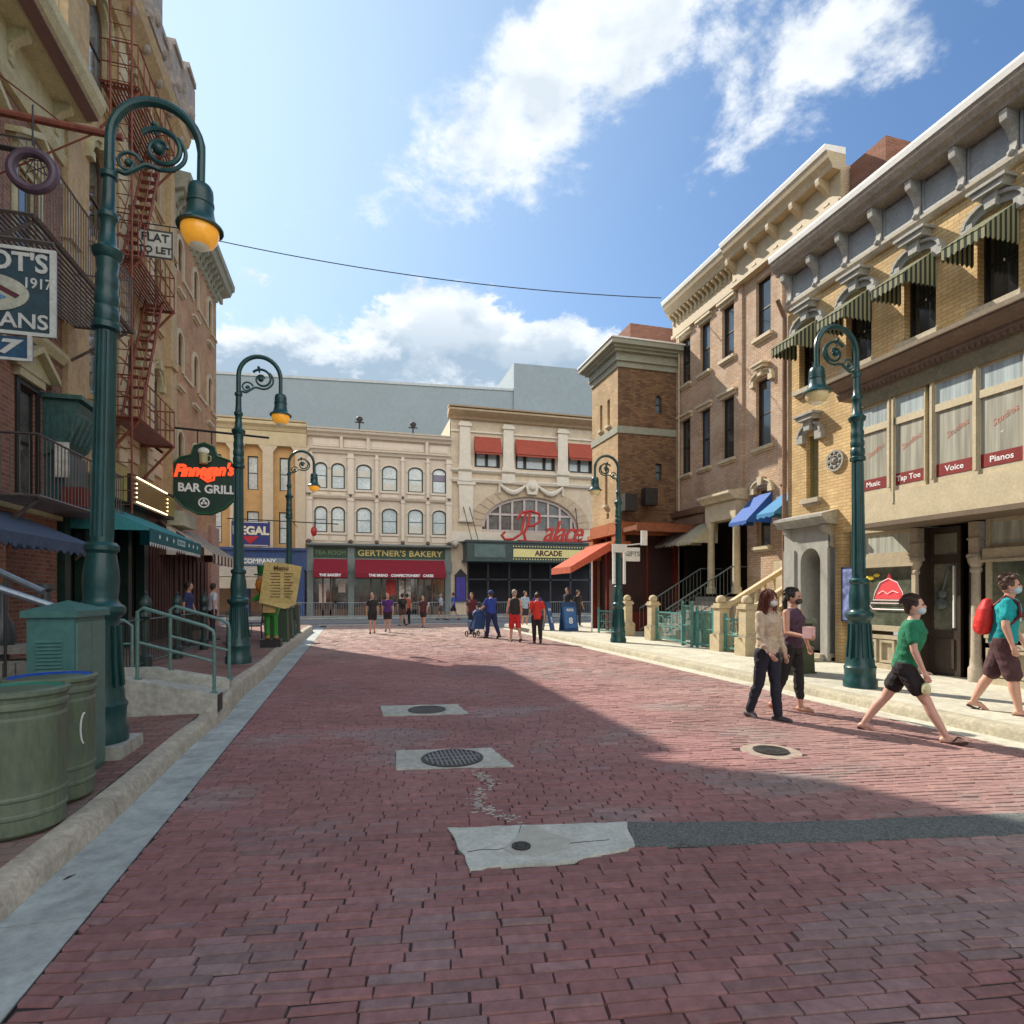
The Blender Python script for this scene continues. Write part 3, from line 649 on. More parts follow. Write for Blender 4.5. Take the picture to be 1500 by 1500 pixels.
    while a > -3.6:
        p = MB(F); p.box(a-.085, a-.015, .66, .8, 3.42, 5.08); p.box(a-.065, a-.035, .8, .812, 3.5, 5.05)
        if i % 3 == 1: p.box(a-.16, a-.1, .7, .79, 3.42, 5.08); p.box(a-.145, a-.115, .79, .815, 3.2, 5.05)
        p.build('bay_post', bt, t)
        b0, b1 = a-.715, a-.085
        f = MB(F); f.box(b0, b1, .68, .79, 4.58, 4.7); f.box(b0, b1, .7, .77, 3.42, 3.5); f.box(b0, b1, .7, .77, 5.04, 5.08)
        for q0, q1 in ((3.5, 4.58), (4.7, 5.04)): f.box(b0, b0+.02, .7, .785, q0, q1); f.box(b1-.02, b1, .7, .785, q0, q1)
        w_ = f.build('bay_window', bt, t)
        MB(F).box(b0+.02, b1-.02, .73, .76, 3.5, 4.58).build('pane', blind, w_)
        MB(F).box(b0+.02, b1-.02, .73, .76, 4.7, 5.04).build('transom_pane', curtain_mat('blue white net', (.42, .52, .54)), w_)
        MB(F).box(b0+.02, b1-.02, .76, .766, 3.52, 3.72).build('red_band', r3, w_)
        c = (b0+b1)/2
        text(names[i % 11], F.p(c, .768, 3.62), (0, -1, 0), .13, whitel, w_, ext=.001, bold=.002)
        text('Studios', F.p(c-.04, .763, 4.22), (0, -1, .45), .13, script, w_, ext=.001, shear=.35, up=(0, .4, .9))
        a -= .79 if i % 3 == 1 else .7; i += 1
    # arched door surround
    ds = MB(F); ds.wall(10.24, 11.56, .13, 3.1, [(10.46, 11.04, .3, 2.62, 2.3)], n=.14, depth=.7)
    ds.box(10.2, 10.28, .14, .2, .13, 2.6); ds.box(11.2, 11.54, .14, .18, .13, 2.6)
    ds.build('door_surround', mat('grey door stone', (.33, .33, .30), .7, var=.12, vs=6, streak=.3), t)
    MB(F).nz([(0, 3.1), (.3, 3.12), (.34, 3.2), (.42, 3.26), (.42, 3.32), (0, 3.42)], 10.12, 11.6).build('door_cornice', grey_t, t)
    for a in (10.3, 11.4):
        b = MB(F); scroll_bracket(b, a, .12, .26, 2.62, 3.1); b.build('door_bracket', grey_t, t, smooth=True)
    dr = MB(F); dr.box(10.48, 11.02, -.5, -.44, .3, 2.2); dr.box(10.53, 10.97, -.44, -.42, .4, .9); dr.box(10.53, 10.97, -.44, -.42, 1.0, 2.1)
    d_ = dr.build('door', mat('red brown door', (.14, .045, .025), .45, var=.2), t)
    MB(F).ball((10.55, -.4, 1.15), .03).build('handle', gold, d_)
    MB(F).box(10.46, 11.04, -.56, -.5, .13, 2.64).build('door_backing', dark, t)
    MB(F).box(10.3, 11.2, .0, .5, .13, .22).box(10.3, 11.2, -.4, .3, .22, .3).build('door_step', stone_b, t)
    # shopfronts below the bay
    sh = mat('shop buff paint', (.42, .36, .25), .6, var=.12); br_ = mat('dark walnut paint', (.045, .03, .022), .45, var=.2)
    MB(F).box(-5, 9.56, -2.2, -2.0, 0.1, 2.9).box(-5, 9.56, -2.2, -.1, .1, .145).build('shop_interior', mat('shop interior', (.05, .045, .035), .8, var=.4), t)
    def shop(a0, a1, curt, name):
        f = MB(F)
        f.box(a0, a1, -.1, .02, 2.82, 2.9); f.box(a0, a0+.07, -.1, .0, .13, 2.82); f.box(a1-.07, a1, -.1, .0, .13, 2.82)
        f.box(a0-.02, a1+.02, -.1, .05, 2.16, 2.34); f.box(a0-.03, a1+.03, -.1, .09, 2.12, 2.16)
        f.box(a0+.07, a1-.07, -.08, -.02, 2.34, 2.4); f.box(a0+.07, a1-.07, -.08, -.02, 2.76, 2.82)
        f.box(a0, a1, -.1, .04, .88, .98); f.box(a0, a1, -.1, .0, .72, .8); f.box(a0, a1, -.1, .03, .13, .24)
        f.box(a0, a1, -.1, -.05, .24, .72)
        k = max(1, round((a1-a0)/.42))
        for i in range(k):
            x0, x1 = a0+(a1-a0)*i/k, a0+(a1-a0)*(i+1)/k
            f.box(x0+.04, x0+.08, -.05, 0, .26, .7); f.box(x1-.08, x1-.04, -.05, 0, .26, .7); f.box(x0+.08, x1-.08, -.05, 0, .26, .31); f.box(x0+.08, x1-.08, -.05, 0, .65, .7)
        w_ = f.build(name, sh, t)
        MB(F).box(a0+.07, a1-.07, -.07, -.04, 2.4, 2.76).build('transom_pane', curt, w_)
        MB(F).box(a0+.07, a1-.07, -.07, -.05, .98, 2.12).build('pane', mat('shop glass', (.12, .135, .10), .08, var=.5, vs=2.0, spec=.8, coat=1), w_)
        return w_
    s1 = shop(8.36, 9.54, curtain, 'shop_window')
    # neon sign with red bell shape and script in window 1
    ns = MB(F); ns.az([(8.62, 1.5), (9.24, 1.5), (9.2, 1.62), (9.1, 1.8), (8.99, 1.88), (8.93, 2.0), (8.87, 1.88), (8.76, 1.8), (8.66, 1.62)], -.045, -.03)
    s_ = ns.build('window_sign', mat('red neon sign', (.55, .05, .06), .5, emit=.35, var=.25, vs=30), s1)
    o = MB(F); o.tube([(8.6, -.02, 1.48), (9.27, -.02, 1.48), (9.23, -.02, 1.63), (9.12, -.02, 1.82), (8.93, -.02, 1.9), (8.74, -.02, 1.82), (8.63, -.02, 1.63)], .008, 5, closed=True)
    o.tube([(9.32, -.02, 1.42), (9.34, -.02, 1.36), (9.28, -.02, 1.3), (8.58, -.02, 1.3), (8.54, -.02, 1.38), (8.6, -.02, 1.42)], .008, 5, closed=True)
    o.tube([(9.16, -.02, 1.6), (9.05, -.02, 1.66), (8.95, -.02, 1.6), (8.84, -.02, 1.66), (8.72, -.02, 1.62)], .007, 5)
    o.build('neon_tube', mat('pale neon tube', (.8, .62, .6), .4, emit=.3), s_)
    MB(F).ball((9.36, -.03, 1.92), .08, sc=(1.3, .2, .6)).ball((9.2, -.03, 1.97), .06, sc=(1.2, .2, .6)).build('yellow_ornament', mat('yellow lamp', (.8, .6, .05), .5), s1)
    shop(5.2, 7.12, curtain, 'shop_window'); shop(2.6, 5.0, curtain, 'shop_window'); shop(-2.5, 1.2, curtain, 'shop_window')
    # recessed entrance
    e = MB(F); e.box(7.42, 8.3, -1.15, -1.1, .13, 2.82); e.box(8.26, 8.3, -1.1, -.02, .13, 2.82); e.box(7.36, 7.4, -1.1, -.02, .13, 2.82)
    e.box(7.2, 8.5, -1.3, -.005, 2.83, 3.05); e_ = e.build('entrance_recess', br_, t)
    f = MB(F); f.box(7.7, 7.76, -.3, -.23, .13, 2.8); f.box(8.2, 8.26, -.3, -.23, .13, 2.8); f.box(7.76, 8.2, -.3, -.23, 2.14, 2.3); f.box(7.76, 8.2, -.3, -.23, 2.68, 2.8); f.box(7.76, 8.2, -.3, -.23, .13, .95)
    f.box(7.8, 8.16, -.23, -.21, .28, .8); f_ = f.build('shop_door', br_, t)
    MB(F).box(7.76, 8.2, -.27, -.26, .95, 2.14).build('pane', mat('door glass', (.16, .16, .12), .1, var=.4, coat=1), f_)
    MB(F).box(7.76, 8.2, -.27, -.26, 2.3, 2.68).build('transom_pane', mat('grey transom', (.2, .2, .15), .3, coat=1), f_)
    MB(F).box(7.8, 7.825, -.25, -.21, 1.0, 2.1).build('handle', white_m, f_)
    # a guitar hangs in the doorway glass
    g = MB(F); g.ball((8.04, -.21, 1.42), .12, sc=(1, .25, .9)); g.ball((8.02, -.21, 1.6), .09, sc=(1, .25, .9)); g.bar((8.0, -.21, 1.66), (7.9, -.21, 2.05), .018); g.box(7.87, 7.92, -.22, -.2, 2.02, 2.1)
    g.build('guitar', mat('guitar grey', (.1, .12, .12), .3, var=.4), f_, smooth=True)
    for a, nm in ((7.27, 'column'), (8.33, 'pilaster')):
        c = MB(F); r = .075 if nm == 'column' else .05
        c.lathe([(r+.04, .13), (r+.04, .36), (r+.015, .4), (r+.01, .5), (r, .55), (r-.012, 1.95), (r+.012, 1.98), (r+.012, 2.02), (r-.005, 2.04), (r+.04, 2.14), (r+.045, 2.2)], (a, -.0, 0), 14)
        c.box(a-.09, a+.09, -.09, .1, 2.2, 2.26); c.box(a-.075, a+.075, -.09, .07, 2.26, 2.5); c.box(a-.09, a+.09, -.09, .09, 2.5, 2.53); c.box(a-.075, a+.075, -.09, .07, 2.53, 2.8)
        c.build(nm, mat('pale brown column', (.38, .32, .24), .6, var=.15), t, smooth=True)
    c = MB(F)
    # down pipe at the building's far corner
    MB(F).tube([(11.66, .05, .2), (11.66, .05, 8.2), (11.66, .25, 8.6)], .05, 8).build('drainpipe', mat('brown drainpipe', (.2, .11, .07), .6, var=.3), t)
    # posters in frame
    p = thing('poster', 'blue framed poster of faces on the wall beside the arched doorway', 'poster', tuple(F.p(9.8, .02, 1.6)))
    MB(F).box(9.62, 9.99, .0, .05, 1.02, 2.16).build('frame', mat('navy frame', (.02, .03, .1), .5), p)
    MB(F).box(9.65, 9.96, .05, .056, 1.06, 2.12).build('picture', mat('blue poster print', (.16, .2, .42), .5, var=.95, vs=7), p)
yellow()

# ============================================================= RIGHT: pink brick building
FRp = Fr((12.5, 0, 0), (0, 1, 0), (-1, 0, 0))
pbrick = brick('pink brick', (.47, .32, .205), (.57, .42, .285), (.34, .25, .19), .2, .075, .012, .8, patch=((.52, .42, .33), 1.4, .45))
def pink():
    F = FRp
    t = thing('brick_building', 'three storey pink brick building with bracketed cream cornice, beyond the yellow one', 'building', (13, 16, 0))
    WC = [(15.58, .34, 'd'), (17.37, .33, 'd'), (18.72, .31, 'd'), (20.02, .33, 'd')]
    tops = [(c-w, c+w, 9.75, 11.6) for c, w, _ in WC]; mids = [(c-w, c+w, 6.25, 8.4) for c, w, _ in WC]
    low = [(15.25, 15.9, 3.1, 4.95)]
    w = MB(F); w.wall(11.0, 20.6, 0.1, 12.1, tops+mids+low+[(16.35, 20.5, .1, 4.2)])
    w.quad((20.6, 0, 0), (20.6, -6, 0), (20.6, -6, 12.9), (20.6, 0, 12.9)); w.quad((11.0, 0, 8), (11.0, -4, 8), (11.0, -4, 12.1), (11.0, 0, 12.1)); w.quad((11, -.2, 12.08), (20.6, -.2, 12.08), (20.6, -6, 12.08), (11, -6, 12.08)); w.quad((12.4, 0, 12.1), (12.4, -1.2, 12.1), (12.4, -1.2, 12.9), (12.4, 0, 12.9))
    w.build('wall', pbrick, t)
    hoods = {0: 'arch', 1: 'flat', 2: 'flat', 3: 'flat'}
    pn = [glass, glass, mat('blue grey glass', (.05, .08, .11), .08, coat=.8), glass]
    for i, (c, hw, _) in enumerate(WC):
        window(F, t, c-hw, c+hw, 9.75, 11.6, n=-.16, fm=black_t, pm=pn[i], sill=.1, sm=cream, hood='flat' if i else None, hm=pbrick if i == 0 else cream)
        window(F, t, c-hw, c+hw, 6.25, 8.4, n=-.16, fm=black_t, pm=pn[i], sill=.12, sm=cream, hood=hoods[i] if i else 'crown', hm=cream)
    window(F, t, 15.25, 15.9, 3.1, 4.95, n=-.16, fm=cream, pm=glass, sill=.1, hood='arch', hm=cream, trim=.0)
    # cornice: the nearer length stands a little prouder than the farther one
    pc = mat('cream cornice paint', (.44, .36, .23), .65, var=.12)
    for (a0, a1, e) in ((12.4, 16.9, .12), (16.9, 20.9, 0.)):
        MB(F).nz([(0, 12.72), (.3+e, 12.74), (.34+e, 12.86), (.44+e, 12.98), (.5+e, 13.16), (0, 13.16)], a0, a1).build('cornice', pc, t)
        MB(F).nz([(0, 13.165), (.52+e, 13.165), (.55+e, 13.28), (.55+e, 13.31), (0, 13.35)], a0, a1+.03).build('cornice_cap', white_m, t)
        MB(F).box(a0, a1, 0, .04+e, 11.98, 12.72).box(a0, a1, 0, .12+e, 11.86, 11.98).build('frieze', pc, t)
        y = a1-.12
        while y > a0:
            if a1 < 17:
                b = MB(F); scroll_bracket(b, y, .13, .38+e, 11.95, 12.73); b.build('bracket', pc, t, smooth=True); y -= .98
            else:
                b = MB(F)
                scroll_bracket(b, y, .09, .28, 12.35, 12.73)
                b.build('bracket', pc, t); y -= .26
    for a, z0, z1 in ((16.62, 4.9, 11.9), (20.5, 4.9, 11.9), (14.75, 4.9, 11.9)):
        MB(F).box(a-.09, a+.09, 0, .07, z0, z1).build('pilaster', pbrick, t)
    # stone portico of the porch
    po = MB(F); po.nz([(0, 4.7), (.55, 4.72), (.62, 4.82), (.75, 4.9), (.75, 4.98), (0, 5.1)], 16.3, 18.1); po.box(16.35, 18.05, 0, .45, 4.1, 4.7)
    po.build('portico', cream, t)
    cl = MB(F)
    for a in (16.5, 17.9):
        cl.lathe([(.17, 1.6), (.17, 1.8), (.13, 1.85), (.115, 3.85), (.15, 3.95), (.17, 4.1)], (a, .3, 0), 14)
    cl.build('portico_column', cream, t, smooth=True)
    MB(F).nz([(0, 4.55), (.25, 4.6), (.35, 4.8), (0, 4.85)], 18.6, 20.6).box(18.6, 20.6, 0, .15, 4.2, 4.55).build('shop_cornice', mat('brown shop cornice', (.2, .13, .09), .7), t)
    # porch interior; deep shade is put into the back's near-black red
    MB(F).box(16.25, 22.9, -2.0, -1.9, .1, 4.3).box(16.35, 20.5, -1.9, -.02, 4.2, 4.26).box(16.3, 16.35, -1.9, -.02, .1, 4.2).box(20.5, 20.55, -1.9, -.02, .1, 4.2).build('porch_back', mat('porch red in deep shade', (.018, .010, .008), .7, var=.4), t)
    MB(F).box(17.2, 17.8, -1.9, -1.85, 1.6, 3.6).build('porch_door', mat('varnished porch door', (.10, .045, .015), .4, var=.4, vs=5), t)
    MB(F).box(16.35, 18.4, -1.9, .5, .1, 1.5).build('porch_floor', stone_b, t)
    for a0, a1, m, zt, zb, n1, lb in ((17.9, 18.9, canvas('cream canvas', (.66, .62, .45)), 4.25, 3.45, 1.1, 'cream canvas awning'), (19.1, 19.8, mat('grey canvas', (.3, .3, .27), .8), 4.2, 3.5, 1.0, 'grey canvas awning'), (20.0, 20.6, mat('dark grey canvas', (.2, .2, .19), .8), 4.2, 3.5, 1.0, 'dark grey awning')):
        awning(F, t, a0, a1, n1, zt, zb, m, .12, label=lb)
    blue = mat('blue canvas', (.02, .10, .38), .7, var=.15)
    awning(F, t, 15.15, 16.0, .95, 4.75, 3.85, blue, .14, label='blue canvas awning')
    awning(F, t, 14.0, 14.75, .9, 4.6, 3.95, mat('lighter blue canvas', (.03, .2, .42), .7), .14, label='lighter blue awning')
    MB(F).tube([(20.3, .12, 4.6), (20.3, .12, 11.7)], .03, 6).build('downpipe', cream, t)
    # rooftop pieces behind the cornice
    MB(F).box(11.3, 12.35, -1.2, -.1, 12.0, 12.85).build('chimney', brick('red brick', (.22, .085, .05), (.28, .12, .075), (.22, .17, .14)), t)
    MB().box(11.75, 15, 23.2, 26, 10.5, 13.5).build('rear_parapet', brick('red brick', (.22, .085, .05), (.28, .12, .075), (.22, .17, .14)), t)
pink()

# ============================================================= brick tower
tbrick = brick('shaded brown brick', (.13, .068, .04), (.26, .15, .075), (.11, .08, .06), .22, .075, .01, .8, patch=((.22, .14, .08), 3, .5))  # darker copy for the tower front, its shade put into the colour
def tower():
    t = thing('brick_tower', 'square shaded brown brick tower with heavy grey green cornice at the corner', 'tower', (11.2, 21.8, 0))
    Ff = Fr((9.9, 20.6, 0), (1, 0, 0), (0, -1, 0)); Fs = Fr((9.9, 20.6, 0), (0, 1, 0), (-1, 0, 0))
    ts = brick('sunlit tan brick', (.42, .28, .14), (.52, .38, .21), (.34, .26, .17), .22, .075, .01, .5)  # paler copy for the tower side, sunlight put into the colour
    w = MB(Ff); w.wall(0, 2.6, 4.4, 10.4, [(1.62, 1.9, 8.75, 9.45, 9.3), (1.62, 1.9, 6.1, 6.75)]); w.build('wall', tbrick, t)
    w = MB(Fs); w.wall(0, 2.5, 4.4, 10.4, [(.72, .96, 8.35, 9.4), (1.45, 1.69, 8.35, 9.4), (.95, 1.2, 5.2, 6.9), (.8, 1.05, 4.62, 4.85)]); w.quad((2.5, 0, 0), (2.5, -2.6, 0), (2.5, -2.6, 11), (2.5, 0, 11)); w.build('side_wall', ts, t)
    for a, b, c, d in ((1.62, 1.9, 8.75, 9.45), (1.62, 1.9, 6.1, 6.75)): window(Ff, t, a, b, c, d, n=-.15, fm=black_t, pm=glass_b, fw=.03)
    for a, b, c, d in ((.72, .96, 8.35, 9.4), (1.45, 1.69, 8.35, 9.4), (.95, 1.2, 5.2, 6.9)): window(Fs, t, a, b, c, d, n=-.15, fm=mat('brown frame', (.12, .06, .03), .6), pm=mat('brown shutter', (.16, .09, .04), .6), fw=.03, sill=.03)
    MB(Fs).box(.8, 1.05, -.2, -.15, 4.62, 4.85).build('vent', mat('brown shutter', (.16, .09, .04), .6), t)
    band = mat('grey green stone', (.27, .28, .22), .75, var=.12)
    def ring(e, z0, z1, nm):
        MB().box(9.9-e, 12.5, 20.6-e, 20.6, z0, z1).box(9.9-e, 9.9, 20.6, 23.1+e, z0, z1).build(nm, band, t)
    ring(.04, 7.85, 8.12, 'string_course')
    for i, (e, z0, z1) in enumerate(((.06, 10.4, 10.62), (.14, 10.62, 10.72), (.1, 10.72, 10.95), (.24, 10.95, 11.05), (.34, 11.05, 11.14), (.46, 11.14, 11.32))):
        ring(e, z0, z1, 'cornice')
    MB().box(9.4, 12.55, 20.1, 23.6, 11.325, 11.38).build('roof', white_m, t)
    MB().box(9.95, 12.5, 20.65, 23.0, 10.4, 11.3).build('parapet_core', band, t)
    # ground floor: orange painted eatery front
    org = mat('orange shopfront', (.38, .11, .035), .55, var=.2, vs=4); rd = mat('red shopfront', (.13, .016, .011), .5, var=.25)
    b = MB(); b.box(9.8, 12.5, 20.5, 23.1, 4.05, 4.4); b.box(9.7, 12.5, 20.4, 23.2, 3.9, 4.05); b.box(9.75, 10.15, 20.45, 20.85, 3.0, 3.9); b.box(9.75, 10.15, 22.7, 23.1, 3.0, 3.9); b.box(9.6, 10.3, 20.3, 23.2, 3.5, 3.62)
    b.build('fascia', org, t)
    c = MB(); c.box(9.85, 10.05, 20.55, 20.75, .1, 3.9).box(9.85, 10.05, 22.9, 23.1, .1, 3.9).box(9.88, 10.0, 21.6, 21.7, .1, 3.9).box(12.3, 12.5, 20.55, 20.75, .1, 3.9).box(10.05, 12.4, 20.6, 20.65, .1, .9).box(11.1, 11.2, 20.6, 20.68, .9, 3.9); c.build('shop_posts', rd, t)
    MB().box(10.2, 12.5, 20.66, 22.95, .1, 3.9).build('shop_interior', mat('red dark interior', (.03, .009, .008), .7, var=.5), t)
    # striped awning on its pole, out over the corner
    a = MB(); a.prism([(9.7, 20.7, 3.65), (9.7, 22.9, 3.65), (8.0, 22.9, 2.65), (8.0, 20.7, 2.65)], (0, 0, -.03))
    for y in (20.7, 22.88): a.prism([(9.7, y, 3.62), (8.0, y, 2.62), (8.0, y, 2.4), (9.7, y, 3.3)], (0, .02, 0))
    a.box(7.98, 8.0, 20.7, 22.9, 2.4, 2.65); a.build('awning', canvas('salmon canvas', (.72, .20, .12)), t, label='salmon red canvas awning')
    MB().tube([(8.9, 20.8, .14), (8.9, 20.8, 3.1)], .03, 8).build('awning_pole', white_m, t)
    # marquee lamps and loudspeakers on the front
    for x, z in ((11.0, 5.35), (10.15, 5.1)):
        MB().box(x-.26, x+.26, 19.95, 20.3, z-.35, z+.3).bar((x, 20.3, z), (x, 20.6, z+.1), .03).build('loudspeaker', black_t, t)
    # canopy over the porch entrance next to the tower
    MB().box(9.95, 12.45, 19.2, 20.35, 3.95, 4.12).box(9.95, 12.45, 19.15, 19.2, 3.9, 4.18).build('canopy', mat('brown orange canopy', (.22, .07, .03), .6, var=.2), t)
tower()
# ============================================================= FAR END
FRf = Fr((0, 41, 0), (1, 0, 0), (0, -1, 0))
def bakery():
    F = FRf; t = thing('shop_building', 'pale three storey building with arched sash windows above the green bakery shopfront', 'building', (2, 41.5, 0))
    x0, x1 = -2.95, 6.7
    ups = [(-2.5, -1.66), (-1.42, -.52), (.22, 1.24), (1.92, 2.98), (3.7, 4.76), (5.4, 6.4)]
    H = []
    for a, b in ups: H += [(a, b, 8.7, 10.45, 10.1), (a, b, 5.75, 7.5, 7.15)]
    w = MB(F); w.wall(x0, x1, 4.9, 12.3, H); w.quad((x0, 0, 12.0), (x1, 0, 12.0), (x1, -8, 12.0), (x0, -8, 12.0)); w.quad((x0, -.3, 0), (x0, -8, 0), (x0, -8, 12.3), (x0, -.3, 12.3)); w.quad((x1, -.3, 0), (x1, -8, 0), (x1, -8, 12.3), (x1, -.3, 12.3)); w.build('wall', far_c, t)
    fm = mat('green sash frame', (.05, .075, .06), .5); gl = mat('net curtain glass', (.50, .57, .56), .1, var=.22, vs=1.3, coat=1)
    for a, b in ups:
        for z0, z1 in ((8.7, 10.45), (5.75, 7.5)):
            ww = window(F, t, a, b, z0, z1, arch=z1-.35, n=-.12, fm=fm, pm=gl, fw=.09, vbars=0)
            m = MB(F); m.box(a-.1, b+.1, 0, .1, z0-.14, z0); m.box(a-.02, b+.02, 0, .05, z0-.55, z0-.22); m.build('sill', far_c2, ww)
            h = MB(F); c, hw = (a+b)/2, (b-a)/2+.02
            for i in range(8):
                t0, t1 = pi*i/8, pi*(i+1)/8
                h.az([(c+hw*cos(t0), z1-.35+.37*sin(t0)), (c+hw*cos(t1), z1-.35+.37*sin(t1)), (c+(hw+.1)*cos(t1), z1-.35+.47*sin(t1)), (c+(hw+.1)*cos(t0), z1-.35+.47*sin(t0))], 0, .06)
            h.build('hood', far_c2, ww)
            q = R.random()
            if q < .75: zb = z0+.1 if q < .4 else z0+.85; MB(F).box(a+.1, b-.1, -.106, -.1, zb, z1-.42 if q > .4 else zb+R.uniform(.4, .7)).build('blind', mat('cream blind', (.62, .62, .54), .7, var=.12, vs=6) if q < .6 else mat('violet grey blind', (.25, .22, .3), .7), ww)
    for x in (x0+.13, -.15, 1.58, 3.34, 5.08, x1-.13):
        wd = .2 if x in (x0+.13, -.15, x1-.13) else .1
        MB(F).box(x-wd, x+wd, 0, .16, 5.2, 8.2).box(x-wd, x+wd, 0, .16, 8.35, 11.1).box(x-wd-.05, x+wd+.05, 0, .2, 7.9, 8.02).box(x-wd-.05, x+wd+.05, 0, .2, 10.8, 10.9).build('pilaster', far_c2, t)
        MB(F).ball((x, .2, 5.15), .14).ball((x, .2, 8.28), .1).build('boss', mat('dark boss', (.13, .1, .08), .7), t)
    c = MB(F); c.nz([(0, 8.05), (.14, 8.05), (.22, 8.2), (.22, 8.28), (0, 8.32)], x0, x1); c.nz([(0, 11.1), (.12, 11.1), (.18, 11.25), (.3, 11.32), (.3, 11.4), (0, 11.42)], x0, x1)
    c.nz([(0, 12.2), (.2, 12.2), (.28, 12.34), (.45, 12.44), (.5, 12.58), (0, 12.6)], x0, x1); c.nz([(0, 12.61), (.52, 12.61), (.54, 12.7), (0, 12.74)], x0, x1)
    c.build('cornice', far_c, t)
    f = MB(F)
    for a, b in ((-2.6, -.9), (-.6, .9), (1.1, 4.8), (5.2, 6.5)): f.box(a, b, 0, .05, 11.55, 12.05).box(a+.12, b-.12, .05, .07, 11.66, 11.94)
    for a in (-.75, 1.0, 5.0): f.nz([(0, 11.4), (.15, 11.45), (.3, 12.2), (0, 12.2)], a-.1, a+.1)
    f.build('frieze', far_c2, t)
    # shopfront
    gg = mat('grey green shopfront', (.16, .2, .19), .5, var=.12); dg = mat('sign green', (.02, .055, .03), .5)
    s = MB(F); s.nz([(0, 4.75), (.3, 4.78), (.5, 4.88), (.5, 4.98), (0, 5.04)], x0, x1); s.box(x0, x1, -.1, .1, 3.92, 4.02)
    for x in (x0+.2, -.12, x1-.2): s.box(x-.2, x+.2, -.1, .14, .13, 4.75); s.box(x-.26, x+.26, 0, .2, 3.1, 3.9)
    s.build('shopfront_frame', gg, t)
    sb = MB(F); sb.box(x0+.4, -.34, 0, .06, 4.02, 4.75); sb.box(.1, x1-.42, 0, .06, 4.02, 4.75); s_ = sb.build('sign_board', dg, t)
    text("GERTNER'S BAKERY", F.p(3.2, .07, 4.38), (1, 0, 0), .56, gold, s_, bold=.012, sx=1.12, space=1.05)
    text('TEA ROOM', F.p(-1.45, .07, 4.38), (1, 0, 0), .4, mat('dull green letters', (.12, .2, .1), .5), s_, bold=.008)
    for a0, a1, tx in ((x0+.42, -.36, 'THE BAKERY'), (.14, x1-.46, 'THE BREAD   CONFECTIONERY   CAKES')):
        aw = MB(F); aw.prism([(a0, .06, 4.0), (a1, .06, 4.0), (a1, .95, 3.0), (a0, .95, 3.0)], (0, 0, -.03)); aw.box(a0, a1, .94, .97, 2.68, 3.0)
        for e in (a0, a1-.02): aw.prism([(e, .06, 3.97), (e, .95, 2.97), (e, .95, 2.68), (e, .06, 2.9)], (.02, 0, 0))
        a_ = aw.build('awning', red_aw, t, label='crimson canvas awning with white writing')
        text(tx, F.p((a0+a1)/2, .98, 2.84), (1, 0, 0), .24, whitel, a_, bold=.012)
    MB(F).box(x0+.3, x1-.3, -1.2, -1.1, .13, 3.95).build('shop_interior', mat('warm shop interior', (.09, .05, .03), .7, var=.8, vs=1.2), t)
    dd = MB(F)
    for a in (-1.95, -1.45, 1.2, 1.9, 3.0, 3.5, 4.4, 5.4): dd.box(a-.05, a+.05, -.1, 0, .13, 3.2)
    dd.box(x0+.4, -.34, -.1, .0, .13, .55); dd.box(.1, 2.9, -.1, 0, .13, .7); dd.box(4.4, x1-.4, -.1, 0, .13, .7); dd.build('mullions', mat('brown joinery', (.12, .07, .04), .5), t)
    MB(F).box(x0+.4, x1-.4, -.06, -.05, .5, 3.1).build('pane', mat('shopfront glass', (.05, .035, .03), .1, var=.8, vs=1.4, coat=1), t)
    m = MB(F); m.box(2.2, 2.9, -.05, -.03, 1.5, 2.6); m.build('window_display', mat('red window display', (.4, .04, .03), .6, var=.7, vs=4), t)
    [MB(F).box(a, b, -.05, -.03, c, d).build('window_display', mat('white cake display', (.5, .45, .4), .6, var=.8, vs=5), t) for a, b, c, d in ((3.1, 3.9, .9, 2.7), (4.6, 5.2, .7, 1.0))]
    [MB(F).box(a, b, -.05, -.03, c, d).build('window_notice', mat('pale notice', (.5, .42, .36), .7, var=.4, vs=5), t) for a, b, c, d in ((-2.2, -1.75, 1.0, 2.3), (-.95, -.5, 1.7, 2.5))]
    return t
bakery()
